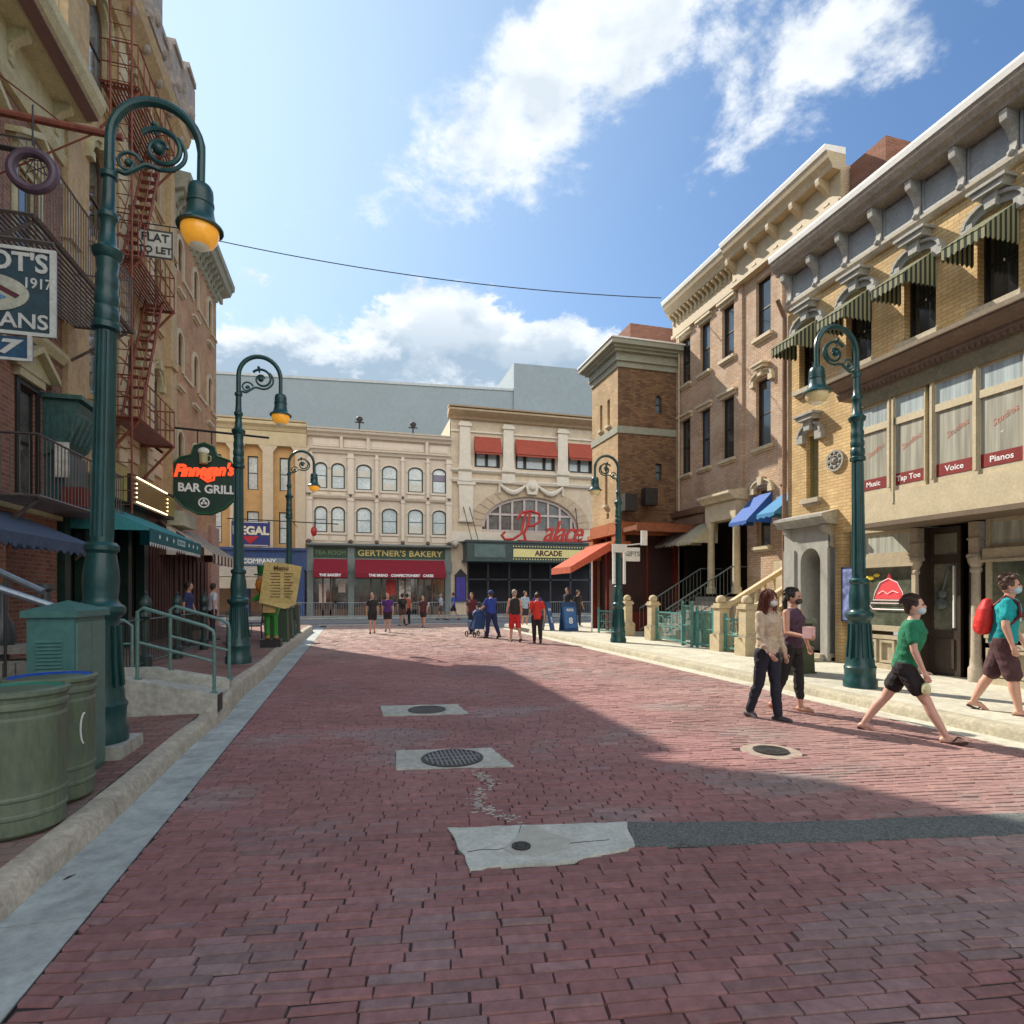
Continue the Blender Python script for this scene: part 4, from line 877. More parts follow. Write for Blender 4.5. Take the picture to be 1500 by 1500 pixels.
def palace():
    F = FRf; t = thing('theatre_building', 'beige theatre with great arched window, red awnings and red script sign over its marquee', 'building', (12, 41.5, 0))
    x0, x1 = 6.72, 18.5
    H = [(8.44, 10.34, 10.75, 12.95), (11.5, 14.6, 10.75, 12.95), (15.6, 17.6, 10.75, 12.95), (9.0, 16.4, 6.1, 8.75, 6.5)]
    w = MB(F); w.wall(x0, x1, 4.4, 14.2, H, depth=.35); w.quad((x0, -.35, 0), (x0, -8, 0), (x0, -8, 14.2), (x0, -.35, 14.2)); w.quad((x0, -.35, 13.9), (x1, -.35, 13.9), (x1, -9, 13.9), (x0, -9, 13.9))
    w.box(x0, 7.9, -.4, 0, .13, 4.4); w.build('wall', palace_m, t)
    c = MB(F); c.nz([(0, 14.05), (.25, 14.08), (.35, 14.22), (.7, 14.36), (.95, 14.5), (.95, 14.62), (0, 14.7)], x0-.25, x1); c.nz([(0, 14.71), (.97, 14.71), (1.0, 14.8), (0, 14.85)], x0-.28, x1); c.build('cornice', mat('brown cornice', (.42, .31, .19), .7, var=.15), t)
    m = MB(F); m.nz([(0, 9.6), (.2, 9.6), (.28, 9.75), (.28, 9.85), (0, 9.9)], x0, x1); m.nz([(0, 10.3), (.15, 10.3), (.3, 10.42), (.3, 10.55), (0, 10.6)], x0, x1); m.box(x0, x1, 0, .22, 5.35, 6.05)
    m.nz([(0, 13.2), (.12, 13.2), (.12, 13.3), (0, 13.35)], x0, x1)
    m.build('moulding', palace_t, t)
    for a in (7.7, 10.9, 15.1, 18.1):
        p = MB(F); p.az([(a-.42, 10.6), (a+.42, 10.6), (a+.36, 13.9), (a-.36, 13.9)], 0, .3); p.box(a-.5, a+.5, 0, .38, 10.45, 10.75); p.box(a-.46, a+.46, 0, .4, 13.55, 13.75); p.box(a-.48, a+.48, 0, .3, 9.65, 10.3)
        p.build('pilaster', palace_t, t)
    q = MB(F); q.az([(7.35, 6.9), (8.25, 6.9), (8.35, 9.6), (7.25, 9.6)], 0, .22); q.box(7.15, 8.45, 0, .3, 9.4, 9.6); q.box(7.25, 8.35, 0, .3, 6.75, 6.95); q.build('pier_panel', palace_t, t)
    for (a, b) in ((8.44, 10.34), (11.5, 14.6), (15.6, 17.6)):
        f = MB(F); f.box(a, b, -.3, -.2, 10.75, 10.9); f.box(a, b, -.3, -.2, 12.2, 12.95)
        xs = [a, (a+b)/2-.1, b-.2] if b-a < 2.5 else [a, a+.7, b-.9, b-.2]
        for x in xs: f.box(x, x+.2, -.3, -.2, 10.9, 12.2)
        w_ = f.build('window', black_t, t)
        MB(F).box(a, b, -.33, -.3, 10.75, 12.9).build('pane', mat('bright glass', (.42, .5, .52), .12, var=.12, coat=1), w_)
        aw = MB(F); aw.prism([(a-.02, 0.01, 12.95), (b+.02, .01, 12.95), (b+.02, .5, 11.75), (a-.02, .5, 11.75)], (0, 0, -.04)); aw.box(a-.02, b+.02, .47, .5, 11.6, 11.76)
        for e in (a-.02, b): aw.prism([(e, .01, 12.9), (e, .5, 11.7), (e, .5, 11.6), (e, .01, 11.9)], (.02, 0, 0))
        aw.build('awning', rust_aw, t, label='rust red window awning')
    # arched window
    a0, a1, zs, zt = 9.0, 16.4, 6.5, 8.75; cx, hw, hh = 12.7, 3.7, 2.25
    f = MB(F)
    for i in range(8):
        x = a0+(a1-a0)*(i+.5)/8
        zz = zs+hh*math.sqrt(max(0, 1-((x-cx)/hw)**2)); f.box(x-.08, x+.08, -.3, -.18, 6.1, zz)
    f.box(a0, a1, -.3, -.2, 7.35, 7.5); f.box(a0, a1, -.3, -.16, 6.1, 6.3)
    for i in range(16):
        t0, t1 = pi*i/16, pi*(i+1)/16
        f.az([(cx+hw*cos(t0), zs+hh*sin(t0)), (cx+hw*cos(t1), zs+hh*sin(t1)), (cx+(hw-.2)*cos(t1), zs+(hh-.2)*sin(t1)), (cx+(hw-.2)*cos(t0), zs+(hh-.2)*sin(t0))], -.3, -.17)
    w_ = f.build('arched_window', mat('pale mauve frame', (.52, .45, .42), .6), t)
    MB(F).box(a0, a1, -.34, -.31, 6.1, 8.75).build('pane', mat('grey drape glass', (.13, .13, .12), .25, var=.4, coat=.6), w_)
    v = MB(F)
    for i in range(17):
        t0, t1 = pi*i/17+.01, pi*(i+1)/17-.01
        o = lambda r, s, t: (cx+(hw+r)*cos(t), zs+(hh+s)*sin(t))
        v.az([o(.03, .03, t0), o(.03, .03, t1), o(.95, .75, t1), o(.95, .75, t0)], 0, .06)
    v.build('voussoirs', mat('beige voussoir', (.50, .40, .28), .8, var=.12), t)
    g = MB(F)   # cartouche with swags
    g.az([(12.35, 8.9), (13.05, 8.9), (13.2, 9.5), (12.95, 9.95), (12.45, 9.95), (12.2, 9.5)], 0, .35); g.ball((12.7, .35, 9.4), .28)
    for sgn in (-1, 1):
        pts = [(12.7+sgn*(.5+1.9*i/8), .2, 9.55-.55*sin(pi*i/8)) for i in range(9)]; g.tube(pts, [.08, .13, .17, .2, .21, .2, .17, .13, .08], 8)
        g.bar((12.7+sgn*2.4, .15, 9.6), (12.7+sgn*2.45, .15, 8.9), .09)
    g.build('cartouche', palace_t, t, smooth=True)
    # marquee box
    mq = MB(F); mq.box(7.6, 17.2, 0, 1.6, 4.0, 5.25); mq.box(7.5, 17.3, 0, 1.7, 5.2, 5.34); mq.box(7.5, 17.3, 0, 1.7, 3.86, 4.0)
    mm = mq.build('marquee', mat('dark green marquee', (.04, .07, .07), .5, var=.2), t)
    MB(F).box(8.1, 10.3, 1.6, 1.63, 4.15, 5.05).build('marquee_panel', mat('grey green panel', (.1, .16, .15), .5, var=.2), mm)
    MB(F).box(10.9, 16.3, 1.6, 1.64, 4.2, 4.78).build('letter_board', mat('yellow letter board', (.58, .52, .22), .5, var=.08, emit=.12), mm)
    text('ARCADE', F.p(13.5, 1.65, 4.48), (1, 0, 0), .52, mat('brown letters', (.08, .02, .01), .5), mm, bold=.02)
    b = MB(F)
    for i in range(28): b.ball((10.9+5.4*i/27, 1.64, 4.95), .05, 6, 4); b.ball((10.9+5.4*i/27, 1.64, 4.05), .05, 6, 4)
    b.build('bulbs', mat('marquee bulbs', (.6, .5, .2), .4, emit=.2), mm)
    for a in (7.95, 8.4, 15.9): MB(F).bar((a, 1.5, 5.3), (a-.4 if a < 12 else a+.3, 0.05, 8.1), .03).build('stay_rod', black_t, mm)
    # red script sign
    rs = mat('red script sign', (.42, .025, .015), .45, var=.2, emit=.06)
    s = MB(F)
    s.tube([(10.4, 1.2, 6.0), (10.15, 1.2, 5.75), (10.4, 1.2, 5.45), (11.0, 1.2, 5.5), (11.6, 1.2, 5.9), (11.75, 1.2, 6.7), (11.9, 1.2, 7.3), (12.25, 1.2, 7.4), (12.1, 1.2, 6.6), (11.8, 1.2, 5.9), (11.9, 1.2, 5.45)], .105, 6)
    s.tube([(11.3, 1.2, 6.9), (11.6, 1.2, 7.4), (12.3, 1.2, 7.55), (12.95, 1.2, 7.35), (13.0, 1.2, 6.85), (12.5, 1.2, 6.5), (12.0, 1.2, 6.45)], .105, 6)
    s.tube([(11.3, 1.2, 5.42), (13, 1.2, 5.36), (15.0, 1.2, 5.36), (16.9, 1.2, 5.5)], .07, 6)
    s_ = s.build('script_sign', rs, mm, smooth=True)
    text('alace', F.p(14.7, 1.2, 6.05), (1, .0, .0), 2.15, rs, s_, ext=.08, shear=.45, bold=.03, sx=.78, space=.9)
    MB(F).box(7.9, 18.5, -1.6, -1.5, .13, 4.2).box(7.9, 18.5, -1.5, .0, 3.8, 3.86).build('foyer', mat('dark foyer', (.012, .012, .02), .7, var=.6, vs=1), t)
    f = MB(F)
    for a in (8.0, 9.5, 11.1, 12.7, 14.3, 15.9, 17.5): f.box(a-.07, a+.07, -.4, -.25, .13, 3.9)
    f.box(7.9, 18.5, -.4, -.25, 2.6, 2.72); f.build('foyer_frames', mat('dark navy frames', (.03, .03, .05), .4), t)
    bp = MB(F); bp.box(7.0, 7.85, .02, .1, 1.0, 2.9); bp.az([(6.95, 2.9), (7.9, 2.9), (7.42, 3.4)], .02, .1); b_ = bp.build('poster_case', mat('dark poster case', (.02, .02, .03), .5), t)
    MB(F).box(7.1, 7.75, .1, .11, 1.1, 2.8).build('poster_print', mat('deep blue poster', (.05, .04, .3), .5, var=.3), b_)
    MB(F).ball((7.0, .3, 5.15), .27).build('globe_lamp', mat('opal globe', (.5, .46, .38), .3), t, smooth=True)
    MB(F).ball((16.9, 1.9, 5.9), .3).build('globe_lamp', mat('opal globe', (.5, .46, .38), .3), t, smooth=True)
palace()
def ochre_b():
    F = FRf; t = thing('shop_building', 'ochre building with tall cream columns over a blue shopfront, left of the bakery', 'building', (-7, 41.5, 0))
    x0, x1 = -14, -2.97; H = []
    cols = [-12.2, -9.6, -7.3, -5.35, -3.35]
    for a in (-11, -8.5, -6.3, -4.35): H += [(a-.32, a+.32, 8.4, 10.6), (a-.36, a+.36, 4.9, 7.0)]
    w = MB(F); w.wall(x0, x1, 4.6, 12.4, H); w.quad((x0, -.3, 12.2), (x1, -.3, 12.2), (x1, -8, 12.2), (x0, -8, 12.2)); w.build('wall', ochre, t)
    for h in H: window(F, t, *h, n=-.14, fm=black_t, pm=mat('net curtain glass', (.36, .42, .43), .1), fw=.06)
    c = MB(F); c.nz([(0, 12.2), (.3, 12.25), (.4, 12.45), (.6, 12.6), (.6, 12.8), (0, 12.85)], x0, x1); c.box(x0, x1, 0, .34, 11.3, 12.2); c.nz([(0, 12.86), (.62, 12.86), (.64, 12.95), (0, 13.0)], x0, x1); c.build('cornice', mat('cream cornice', (.54, .44, .26), .7, var=.1), t)
    for a in cols:
        MB(F).box(a-.32, a+.32, 0, .32, 4.6, 10.9).az([(a-.32, 10.9), (a+.32, 10.9), (a+.6, 11.3), (a-.6, 11.3)], 0, .32).build('column', mat('cream column', (.56, .46, .32), .7, var=.08), t)
    bl = mat('blue shopfront', (.03, .07, .2), .5, var=.2)
    s = MB(F); s.box(x0, x1, 0, .25, 3.2, 4.5); s.box(x0, x1, 0, .4, 4.45, 4.62)
    for a in (-13, -9, -6.9, -3.5): s.box(a-.4, a+.4, -.1, .2, .13, 3.2)
    s.build('shopfront', bl, t); MB(F).box(x0, x1, -.2, -.1, .13, 3.2).build('shop_glass', mat('shopfront glass', (.05, .035, .03), .1), t)
    sb = MB(F).box(-9.6, -4.3, .25, .29, 3.5, 3.95).build('sign_board', mat('grey blue board', (.2, .26, .3), .5), t)
    text('MUSIC  COMPANY', F.p(-6.6, .3, 3.72), (1, 0, 0), .42, whitel, sb, bold=.01)
    aw = MB(F); aw.prism([(-9.5, .3, 3.4), (-5.8, .3, 3.4), (-5.8, 1.4, 2.7), (-9.5, 1.4, 2.7)], (0, 0, -.04)); aw.box(-9.5, -5.8, 1.37, 1.4, 1.95, 2.7); aw.build('awning', mat('beige canvas', (.5, .44, .34), .8, var=.15), t, label='beige canvas awning')
    g = thing('hanging_sign', 'blue hanging sign reading REGAL behind the second lamp post on the left', 'sign', (-5.9, 38.2, 5))
    MB().box(-7.05, -4.9, 38.1, 38.25, 4.5, 6.0).build('board', mat('royal blue board', (.015, .03, .16), .45), g)
    [MB().box(-6.9, -5.0, 38.08, 38.1, a, a+.03).build('border', whitel, g) for a in (4.54, 5.93)]
    text('REGAL', (-5.97, 38.09, 5.42), (1, 0, 0), .68, mat('cream letters', (.7, .66, .5), .5), g, bold=.03)
    MB().prism([(-6.5, 38.09, 5.1), (-5.5, 38.09, 5.1), (-6.0, 38.09, 4.62)], (0, -.02, 0)).build('red_emblem', mat('crimson emblem', (.42, .01, .03), .5), g)
    MB().tube([(-7.3, 38.18, 6.15), (-.9, 38.18, 6.0)], .035, 6).bar((-7.0, 38.18, 6.0), (-7.0, 38.18, 6.15), .02).bar((-5.0, 38.18, 6.0), (-5.0, 38.18, 6.1), .02).bar((-3.6, 38.18, 6.07), (-3.6, 41, 6.07), .03).build('bracket', black_t, g)
    r = thing('hanging_lantern', 'small red lantern hanging on a bar in front of the bakery windows', 'lantern', (-2.35, 38.2, 5.4))
    MB().lathe([(.05, .6), (.16, .5), (.2, .3), (.12, .05), (.03, 0)], (-2.35, 38.18, 5.2), 12).bar((-2.35, 38.18, 5.8), (-2.35, 38.18, 6.05), .015).build('red_glass', mat('red lantern', (.4, .02, .02), .4), r)
ochre_b()
# warehouse behind everything
t = thing('warehouse', 'huge plain grey windowless show building rising behind the far facades', 'building', (5, 60, 0))
MB().prism([(-60, 60, 0), (60, 60, 0), (60, 60, 25.2), (13.9, 60, 23.3), (-60, 60, 20.6)], (0, 30, 0)).build('wall', warehouse, t)
MB().prism([(16.6, 59.8, 20), (60, 59.8, 20), (60, 59.8, 27.0), (16.6, 59.8, 26.3)], (0, 20, 0)).build('raised_block', warehouse, t)
MB().prism([(-60, 59.9, 20.55), (16.6, 59.9, 23.35), (16.6, 59.9, 23.6), (-60, 59.9, 20.8)], (0, .3, 0)).build('coping', mat('pale coping', (.5, .54, .54), .6), t)
for x, z, lb in ((.45, 13.0, 'round headed floodlight on a pole above the bakery roof, left one'), (4.25, 12.9, 'floodlight on a short pole above the bakery roof, right one')):
    p = thing('roof_floodlight', lb, 'floodlight', (x, 43, 12), 'floodlights on the bakery roof')
    MB().bar((x, 43, 12.0), (x, 43, z+.95), .05).build('pole', black_t, p); MB().ball((x, 42.9, z+1.1), .2, sc=(1.2, .6, 1)).box(x-.32, x+.32, 42.95, 43.05, z+.85, z+.93).build('lamp_head', black_t, p)
# steel crowd barriers along the far side of the cross street
bar0 = None
for i in range(9):
    x = -2.2+i*2.3
    if bar0 is None:
        bar0 = thing('crowd_barrier', 'galvanised crowd barrier in the row before the far facades', 'barrier', (0, 0, 0), 'crowd barriers across the far street')
        m = MB(); m.tube([(-1.1, 0, .15), (-1.1, 0, 1.0), (-1.02, 0, 1.08), (1.02, 0, 1.08), (1.1, 0, 1.0), (1.1, 0, .15)], .02, 6); m.bar((-1.1, 0, .2), (1.1, 0, .2), .018); m.build('frame', steel, bar0)
        m = MB()
        for k in range(1, 15): m.bar((-1.1+2.2*k/15, 0, .2), (-1.1+2.2*k/15, 0, 1.08), .011)
        m.build('uprights', steel, bar0)
        m = MB()
        for e in (-.8, .8): m.bar((e, -.3, .02), (e, .3, .02), .018); m.bar((e, 0, .02), (e, 0, .2), .018)
        m.build('feet', steel, bar0); bar0.location = (x, 37.2, -.02)
    else: dup(bar0, (x, 37.2+R.uniform(-.05, .05), -.02), R.uniform(-.03, .03))

# ============================================================= LEFT SIDE
FL = Fr((-5.5, 0, 0), (0, 1, 0), (1, 0, 0))
rbrick = brick('red brick left', (.21, .085, .06), (.30, .14, .10), (.26, .22, .17), .215, .075, .01, .5)
lbrick = brick('orange brick left', (.38, .19, .10), (.46, .27, .15), (.34, .25, .17), .215, .075, .009, .4, patch=((.52, .36, .2), 1.2, .4))
ctrim = mat('cream green trim', (.46, .42, .25), .65, var=.16, vs=5, bump=.1)
beige = mat('beige ashlar', (.45, .33, .18), .8, var=.16, vs=1.5, bump=.2)
def leftA():
    F = FL; t = thing('brick_building', 'dark red brick building with cream pedimented windows, nearest on the left', 'building', (-6, 5, 0))
    y1 = 13.1
    W1 = [(12.03, .3), (10.4, .3), (8.6, .3), (6.8, .3), (5.0, .3)]
    H = [(c-.28, c+.28, 3.3, 5.2) for c, w in W1]+[(c-.34, c+.34, 7.0, 8.9) for c, w in W1]
    w = MB(F); w.wall(-8, y1, .1, 10.2, H+[(8.0, 11.4, .3, 2.6)], depth=.11); w.quad((y1, 0, 0), (y1, -8, 0), (y1, -8, 11), (y1, 0, 11)); w.quad((-8, -.3, 10.8), (y1, -.3, 10.8), (y1, -8, 10.8), (-8, -8, 10.8)); w.quad((-8, 0, 0), (-8, -8, 0), (-8, -8, 11), (-8, 0, 11))
    w.build('wall', rbrick, t)
    for c, _ in W1:
        window(F, t, c-.28, c+.28, 3.3, 5.2, n=-.09, fm=black_t, pm=mat('dusty pane', (.10, .11, .10), .15, var=.4, coat=.5), sill=.12, sm=ctrim, hood='ped', hm=ctrim, trim=.1)
        window(F, t, c-.34, c+.34, 7.0, 8.9, n=-.09, fm=ctrim, pm=glass, sill=.14, sm=ctrim, hood='ped', hm=ctrim, trim=.14)
    c = MB(F); c.nz([(0, 9.9), (.1, 9.9), (.16, 10.05), (.1, 10.1), (.1, 10.8), (.55, 10.85), (.62, 10.95), (.7, 11.0), (.78, 11.15), (.8, 11.3), (0, 11.35)], -8, y1+.1); c.build('cornice', ctrim, t)
    c = MB(F); c.nz([(.5, 10.8), (.7, 10.85), (.7, 10.88), (.5, 10.84)], -8, y1); c.build('cornice_soffit', mat('purple brown soffit', (.16, .09, .08), .7), t)
    y = 12.8
    while y > -2:
        b = MB(F); scroll_bracket(b, y, .16, .38, 10.25, 10.84); b.build('bracket', ctrim, t, smooth=True); y -= 1.5
    MB(F).nz([(0, 6.0), (.12, 6.0), (.2, 6.12), (.2, 6.2), (0, 6.25)], -8, y1).nz([(0, 3.0), (.1, 3.0), (.1, 3.12), (0, 3.15)], -8, y1).build('string_course', ctrim, t)
    MB(F).box(12.75, y1+.05, 0, .06, 3.2, 9.9).build('corner_pier', rbrick, t)
    # café front below
    MB(F).box(8.0, 11.4, -2.5, -2.4, .2, 2.6).build('cafe_interior', mat('cafe interior', (.12, .10, .09), .8, var=.7, vs=2), t)
    MB(F).box(9.2, 9.8, -2.3, -2.2, 1.2, 2.1).box(10.2, 10.8, -2.3, -2.2, 1.2, 2.1).build('lit_panels', mat('amber lit panel', (.9, .45, .06), .5, emit=.6), t)
    awning(F, t, 7.4, 11.5, 1.3, 2.95, 2.4, mat('slate blue canvas', (.05, .08, .14), .8, var=.2), .2, label='slate blue cafe awning')
leftA()
def leftB():
    F = FL; t = thing('stone_building', 'tall beige building with arched windows and stepped carved parapet behind the fire escape', 'building', (-6, 16, 0))
    y0, y1 = 13.15, 20.2
    cs = [14.95, 16.9, 18.85]
    H = []
    for c in cs:
        for z in (5.9, 9.3, 12.7): H.append((c-.42, c+.42, z, z+2.2, z+1.8))
    w = MB(F); w.wall(y0, y1, 4.0, 17.2, H, depth=.14); w.quad((y0, 0, 4), (y0, -8, 4), (y0, -8, 17.2), (y0, 0, 17.2)); w.quad((y1, 0, 4), (y1, -8, 4), (y1, -8, 17.2), (y1, 0, 17.2)); w.quad((y0, -.3, 17.0), (y1, -.3, 17.0), (y1, -8, 17.0), (y0, -8, 17.0))
    w.build('wall', beige, t)
    for i, (a, b, z0, z1, zs) in enumerate(H):
        window(F, t, a, b, z0, z1, arch=zs, n=-.12, fm=mat('brown sash', (.12, .08, .05), .6), pm=glass if i % 2 else glass_b, sill=.1, sm=beige, hood='arch', hm=ctrim, fw=.06)
    p = MB(F)
    for a in (y0+.22, 15.92, 17.87, y1-.22): p.box(a-.2, a+.2, 0, .16, 4.6, 15.4); p.box(a-.26, a+.26, 0, .24, 8.5, 8.7); p.box(a-.26, a+.26, 0, .24, 11.9, 12.1); p.box(a-.26, a+.26, 0, .26, 15.2, 15.45)
    p.build('pilaster', beige, t)
    q = MB(F)
    for a in (16.9, 18.85):
        for z in (5.0, 5.45): q.box(a-.5, a+.5, 0, .06, z, z+.38)
    for a in (15.92, 17.87):
        for k in range(24): q.box(a-.24, a+.24, .16, .2, 4.7+k*.42, 5.05+k*.42)
    q.build('quoins', mat('pale quoin', (.55, .46, .3), .8, var=.12), t)
    c = MB(F); c.nz([(0, 15.0), (.2, 15.05), (.3, 15.3), (.55, 15.55), (.62, 15.8), (0, 15.85)], y0, y1); c.build('cornice', beige, t)
    # stepped, carved parapet
    c = MB(F); zt = [17.2, 17.75, 18.1, 17.75, 17.2, 17.9, 17.1]
    for i, (z, e) in enumerate(((16.7, .45), (17.2, .6), (16.6, .5), (17.3, .66), (16.7, .52), (17.1, .62), (17.35, .72))):
        a = y0+i*1.008; c.box(a, a+1.008, -.3, e, 15.85, z); c.box(a+.1, a+.9, -.34, e+.06, z, z+.16)
        c.ball((a+.5, e, 16.3), .2, sc=(1, .6, 1)); c.ball((a+.1, e-.05, 16.0), .12); c.ball((a+.5, .4, 15.45), .14)
    c.build('parapet', mat('carved grey stone', (.36, .31, .27), .85, var=.3, vs=4, bump=.6, bs=12), t, smooth=True)
    # shopfront below: dark green timber bar front
    dk = mat('bar front green', (.015, .045, .035), .4, var=.3)
    s = MB(F); s.box(y0, 17.9, -.1, .06, 3.3, 4.2)
    for a in (13.3, 14.2, 15.4, 16.6, 17.75): s.box(a-.12, a+.12, -.1, .1, .27, 3.3)
    s.box(y0, 17.9, -.1, .02, .27, 1.0); s.build('bar_front', dk, t)
    MB(F).box(y0, y1, -.2, -.12, .27, 4.2).build('bar_glass', mat('black bar glass', (.012, .012, .012), .15), t)
    r = MB(F); r.box(17.9, y1, -.1, .04, .27, 4.0)
    for i in range(9): r.box(17.95+i*.26, 18.05+i*.26, .04, .07, .4, 3.2)
    r.build('timber_front', mat('oxblood timber', (.06, .022, .018), .5, var=.3), t)
    # green oriel bay
    ob = mat('green oriel paint', (.05, .12, .11), .45, var=.25); o = MB(F)
    o.nz([(0, 5.2), (.55, 5.2), (.62, 5.12), (.55, 5.0), (.5, 4.8), (.35, 4.45), (.1, 4.2), (0, 4.15)], 12.55, 13.6); o.box(12.47, 13.68, 0, .66, 5.2, 5.28)
    for i in range(5): o.nz([(.5, 4.95), (.57, 4.95), (.4, 4.45), (.34, 4.45)], 12.62+i*.2, 12.66+i*.2)
    for i in range(5): o.az([(12.53, 4.5), (12.55, 4.5), (12.55, 5.0), (12.53, 5.0)], .05+i*.1, .08+i*.1)
    o.build('oriel_hood', ob, t)
    o = MB(F); o.box(12.62, 13.5, 0, .34, 3.1, 4.25); o.build('oriel_window', mat('oriel blue green', (.03, .08, .09), .4), t)
    MB(F).box(12.3, 12.6, .4, .75, 3.2, 3.55).build('planter', mat('dark red planter', (.16, .015, .012), .6), t)
    MB(F).box(12.5, 12.52, .2, .44, 3.75, 4.4).build('notice', mat('white notice', (.6, .6, .54), .6, var=.3, vs=9), t)
leftB()
def leftC():
    F = FL; t = thing('brick_building', 'tall orange brick building with narrow arched windows at the far left corner', 'building', (-6, 23.5, 0))
    y0, y1 = 20.2, 26.6; cs = [21.25, 22.5, 23.75, 25.3]
    cs = [21.25, 23.2, 25.35]
    H = []
    for c in cs: H += [(c-.3, c+.3, 8.4, 10.15, 9.85), (c-.3, c+.3, 11.55, 13.2, 12.9), (c-.3, c+.3, 5.1, 6.9, 6.6)]
    w = MB(F); w.wall(y0, y1, 4.0, 14.3, H, depth=.09); w.build('wall', lbrick, t)
    w = MB(); w.quad((-5.5, y1, 0), (-14, y1, 0), (-14, y1, 14.4), (-5.5, y1, 14.4)).quad((-5.5, y0, 13.9), (-5.5, y1, 13.9), (-14, y1, 13.9), (-14, y0, 13.9)).quad((-5.5, y0, 0), (-14, y0, 0), (-14, y0, 14.4), (-5.5, y0, 14.4)); w.build('side_wall', lbrick, t)
    st = mat('pale stone string', (.5, .43, .3), .75, var=.1)
    for a, b, z0, z1, zs in H:
        window(F, t, a, b, z0, z1, arch=zs, n=-.08, fm=mat('brown sash', (.12, .08, .05), .6), pm=glass_d, sill=.08, sm=st, fw=.05)
        m = MB(F); c = (a+b)/2
        for i in range(8):
            t0, t1 = pi*i/8, pi*(i+1)/8
            m.az([(c+.31*cos(t0), zs+.31*sin(t0)), (c+.31*cos(t1), zs+.31*sin(t1)), (c+.45*cos(t1), zs+.45*sin(t1)), (c+.45*cos(t0), zs+.45*sin(t0))], 0, .06)
        m.box(a-.14, a, 0, .06, zs-.9, zs); m.box(b, b+.14, 0, .06, zs-.9, zs); m.build('arch_band', st, t)
        MB(F).box(a, b, -.08, -.022, z0, z0+.75).build('spandrel', lbrick, t)
    for z in (8.95, 12.1):
        prev = y0
        for c in cs+[y1+.44]: MB(F).box(prev, c-.44, 0, .05, z-.06, z+.04).build('string_course', st, t); prev = c+.44
    gc = mat('grey green cornice', (.30, .31, .24), .65, var=.15)
    c = MB(F); c.nz([(0, 14.0), (.12, 14.0), (.12, 14.25), (.42, 14.35), (.5, 14.55), (.58, 14.6), (.6, 14.8), (0, 14.85)], y0, y1+.7)
    c.build('cornice', gc, t)
    MB().box(-14, -5.4, y1, y1+.7, 14.3, 14.8).build('cornice_return', gc, t)
    y = y0+.2
    while y < y1+.1: b = MB(F); scroll_bracket(b, y, .1, .34, 13.6, 14.35); b.build('bracket', gc, t); y += .42
    q = MB(F); q.box(y0, y0+.6, 0, .05, 4, 14); q.build('pilaster', beige, t)
    # street level: pinkish stone, striped awning
    MB(F).box(y0, y1, -.3, .0, .27, 4.0).box(25.2, 26.6, 0, .12, .27, 4.3).build('ground_floor', mat('pinkish stone', (.36, .22, .17), .8, var=.2, vs=2), t)
    d = MB(F)
    for i in range(8): d.box(20.5+i*.55, 20.62+i*.55, 0, .08, .3, 3.2)
    d.box(20.3, 25, 0, .04, .3, 3.2); d.build('timber_front', mat('oxblood timber', (.06, .022, .018), .5), t)
    awning(F, t, 19.0, 23.2, 1.5, 3.75, 2.8, stripes('brown cream stripes', (.10, .055, .04), (.58, .52, .42), .5), .3, scallop=False, label='brown and cream striped awning')
leftC()
# the bar's awning with stars on its valance, hung on the beige building
aw = thing('bar_awning', 'teal canvas awning with white stars on its valance over the bar terrace', 'awning', (-4.8, 15.5, 3))
a_ = awning(FL, aw, 13.4, 17.5, 1.5, 3.65, 2.95, canvas('teal canvas', (.10, .46, .50)), .02, scallop=False, name='canvas')
v = MB(FL); v.box(13.4, 17.5, 1.49, 1.505, 2.66, 2.95); v.build('valance', mat('dark teal valance', (.01, .11, .12), .8), aw)
st = MB(FL)
for i, y in enumerate((14.0, 14.5, 15.0, 16.3, 16.7, 17.1)):
    st.az([(y+.055*(1 if k % 2 == 0 else .45)*sin(pi*k/5), 2.82+.055*(1 if k % 2 == 0 else .45)*cos(pi*k/5)) for k in range(10)], 1.505, 1.512)
for i in range(27): st.az([(13.4+i*.152, 2.66), (13.48+i*.152, 2.66), (13.44+i*.152, 2.58)], 1.49, 1.505)
st.build('stars', whitel, aw)
MB(FL).box(15.3, 15.95, 1.505, 1.512, 2.75, 2.89).build('name_panel', mat('pale teal panel', (.35, .55, .6), .6), aw)
text('BAR & GRILL', FL.p(15.62, 1.514, 2.82), (0, 1, 0), .1, teal, aw, ext=.001)
# bulb framed marquee sign
mq = thing('marquee_sign', 'slanted gold marquee sign edged with bulbs above the teal awning', 'sign', (-5.1, 18, 4))
MB(FL).box(15.9, 19.2, .02, .4, 3.78, 4.5).build('case', mat('dark sign case', (.03, .02, .015), .5), mq)
MB(FL).box(16.1, 18.4, .4, .42, 3.9, 4.38).build('gold_panel', mat('dim gold panel', (.22, .13, .03), .4, var=.3), mq)
MB(FL).box(18.55, 19.15, .4, .42, 3.85, 4.4).build('side_panel', mat('olive gold panel', (.30, .26, .08), .5, var=.2), mq); MB(FL).box(15.0, 15.8, .05, .3, 3.8, 4.6).build('side_panel', mat('olive gold panel', (.30, .26, .08), .5, var=.2), mq)
b = MB(FL)
for i in range(22):
    for z in (3.84, 4.44): b.ball((16.05+i*.112, .43, z), .022, 6, 4)
for z in (3.95, 4.06, 4.17, 4.28):
    for a in (16.02, 18.45): b.ball((a, .43, z), .022, 6, 4)
b.build('bulbs', mat('warm bulbs', (1, .75, .4), .4, emit=2.2), mq)
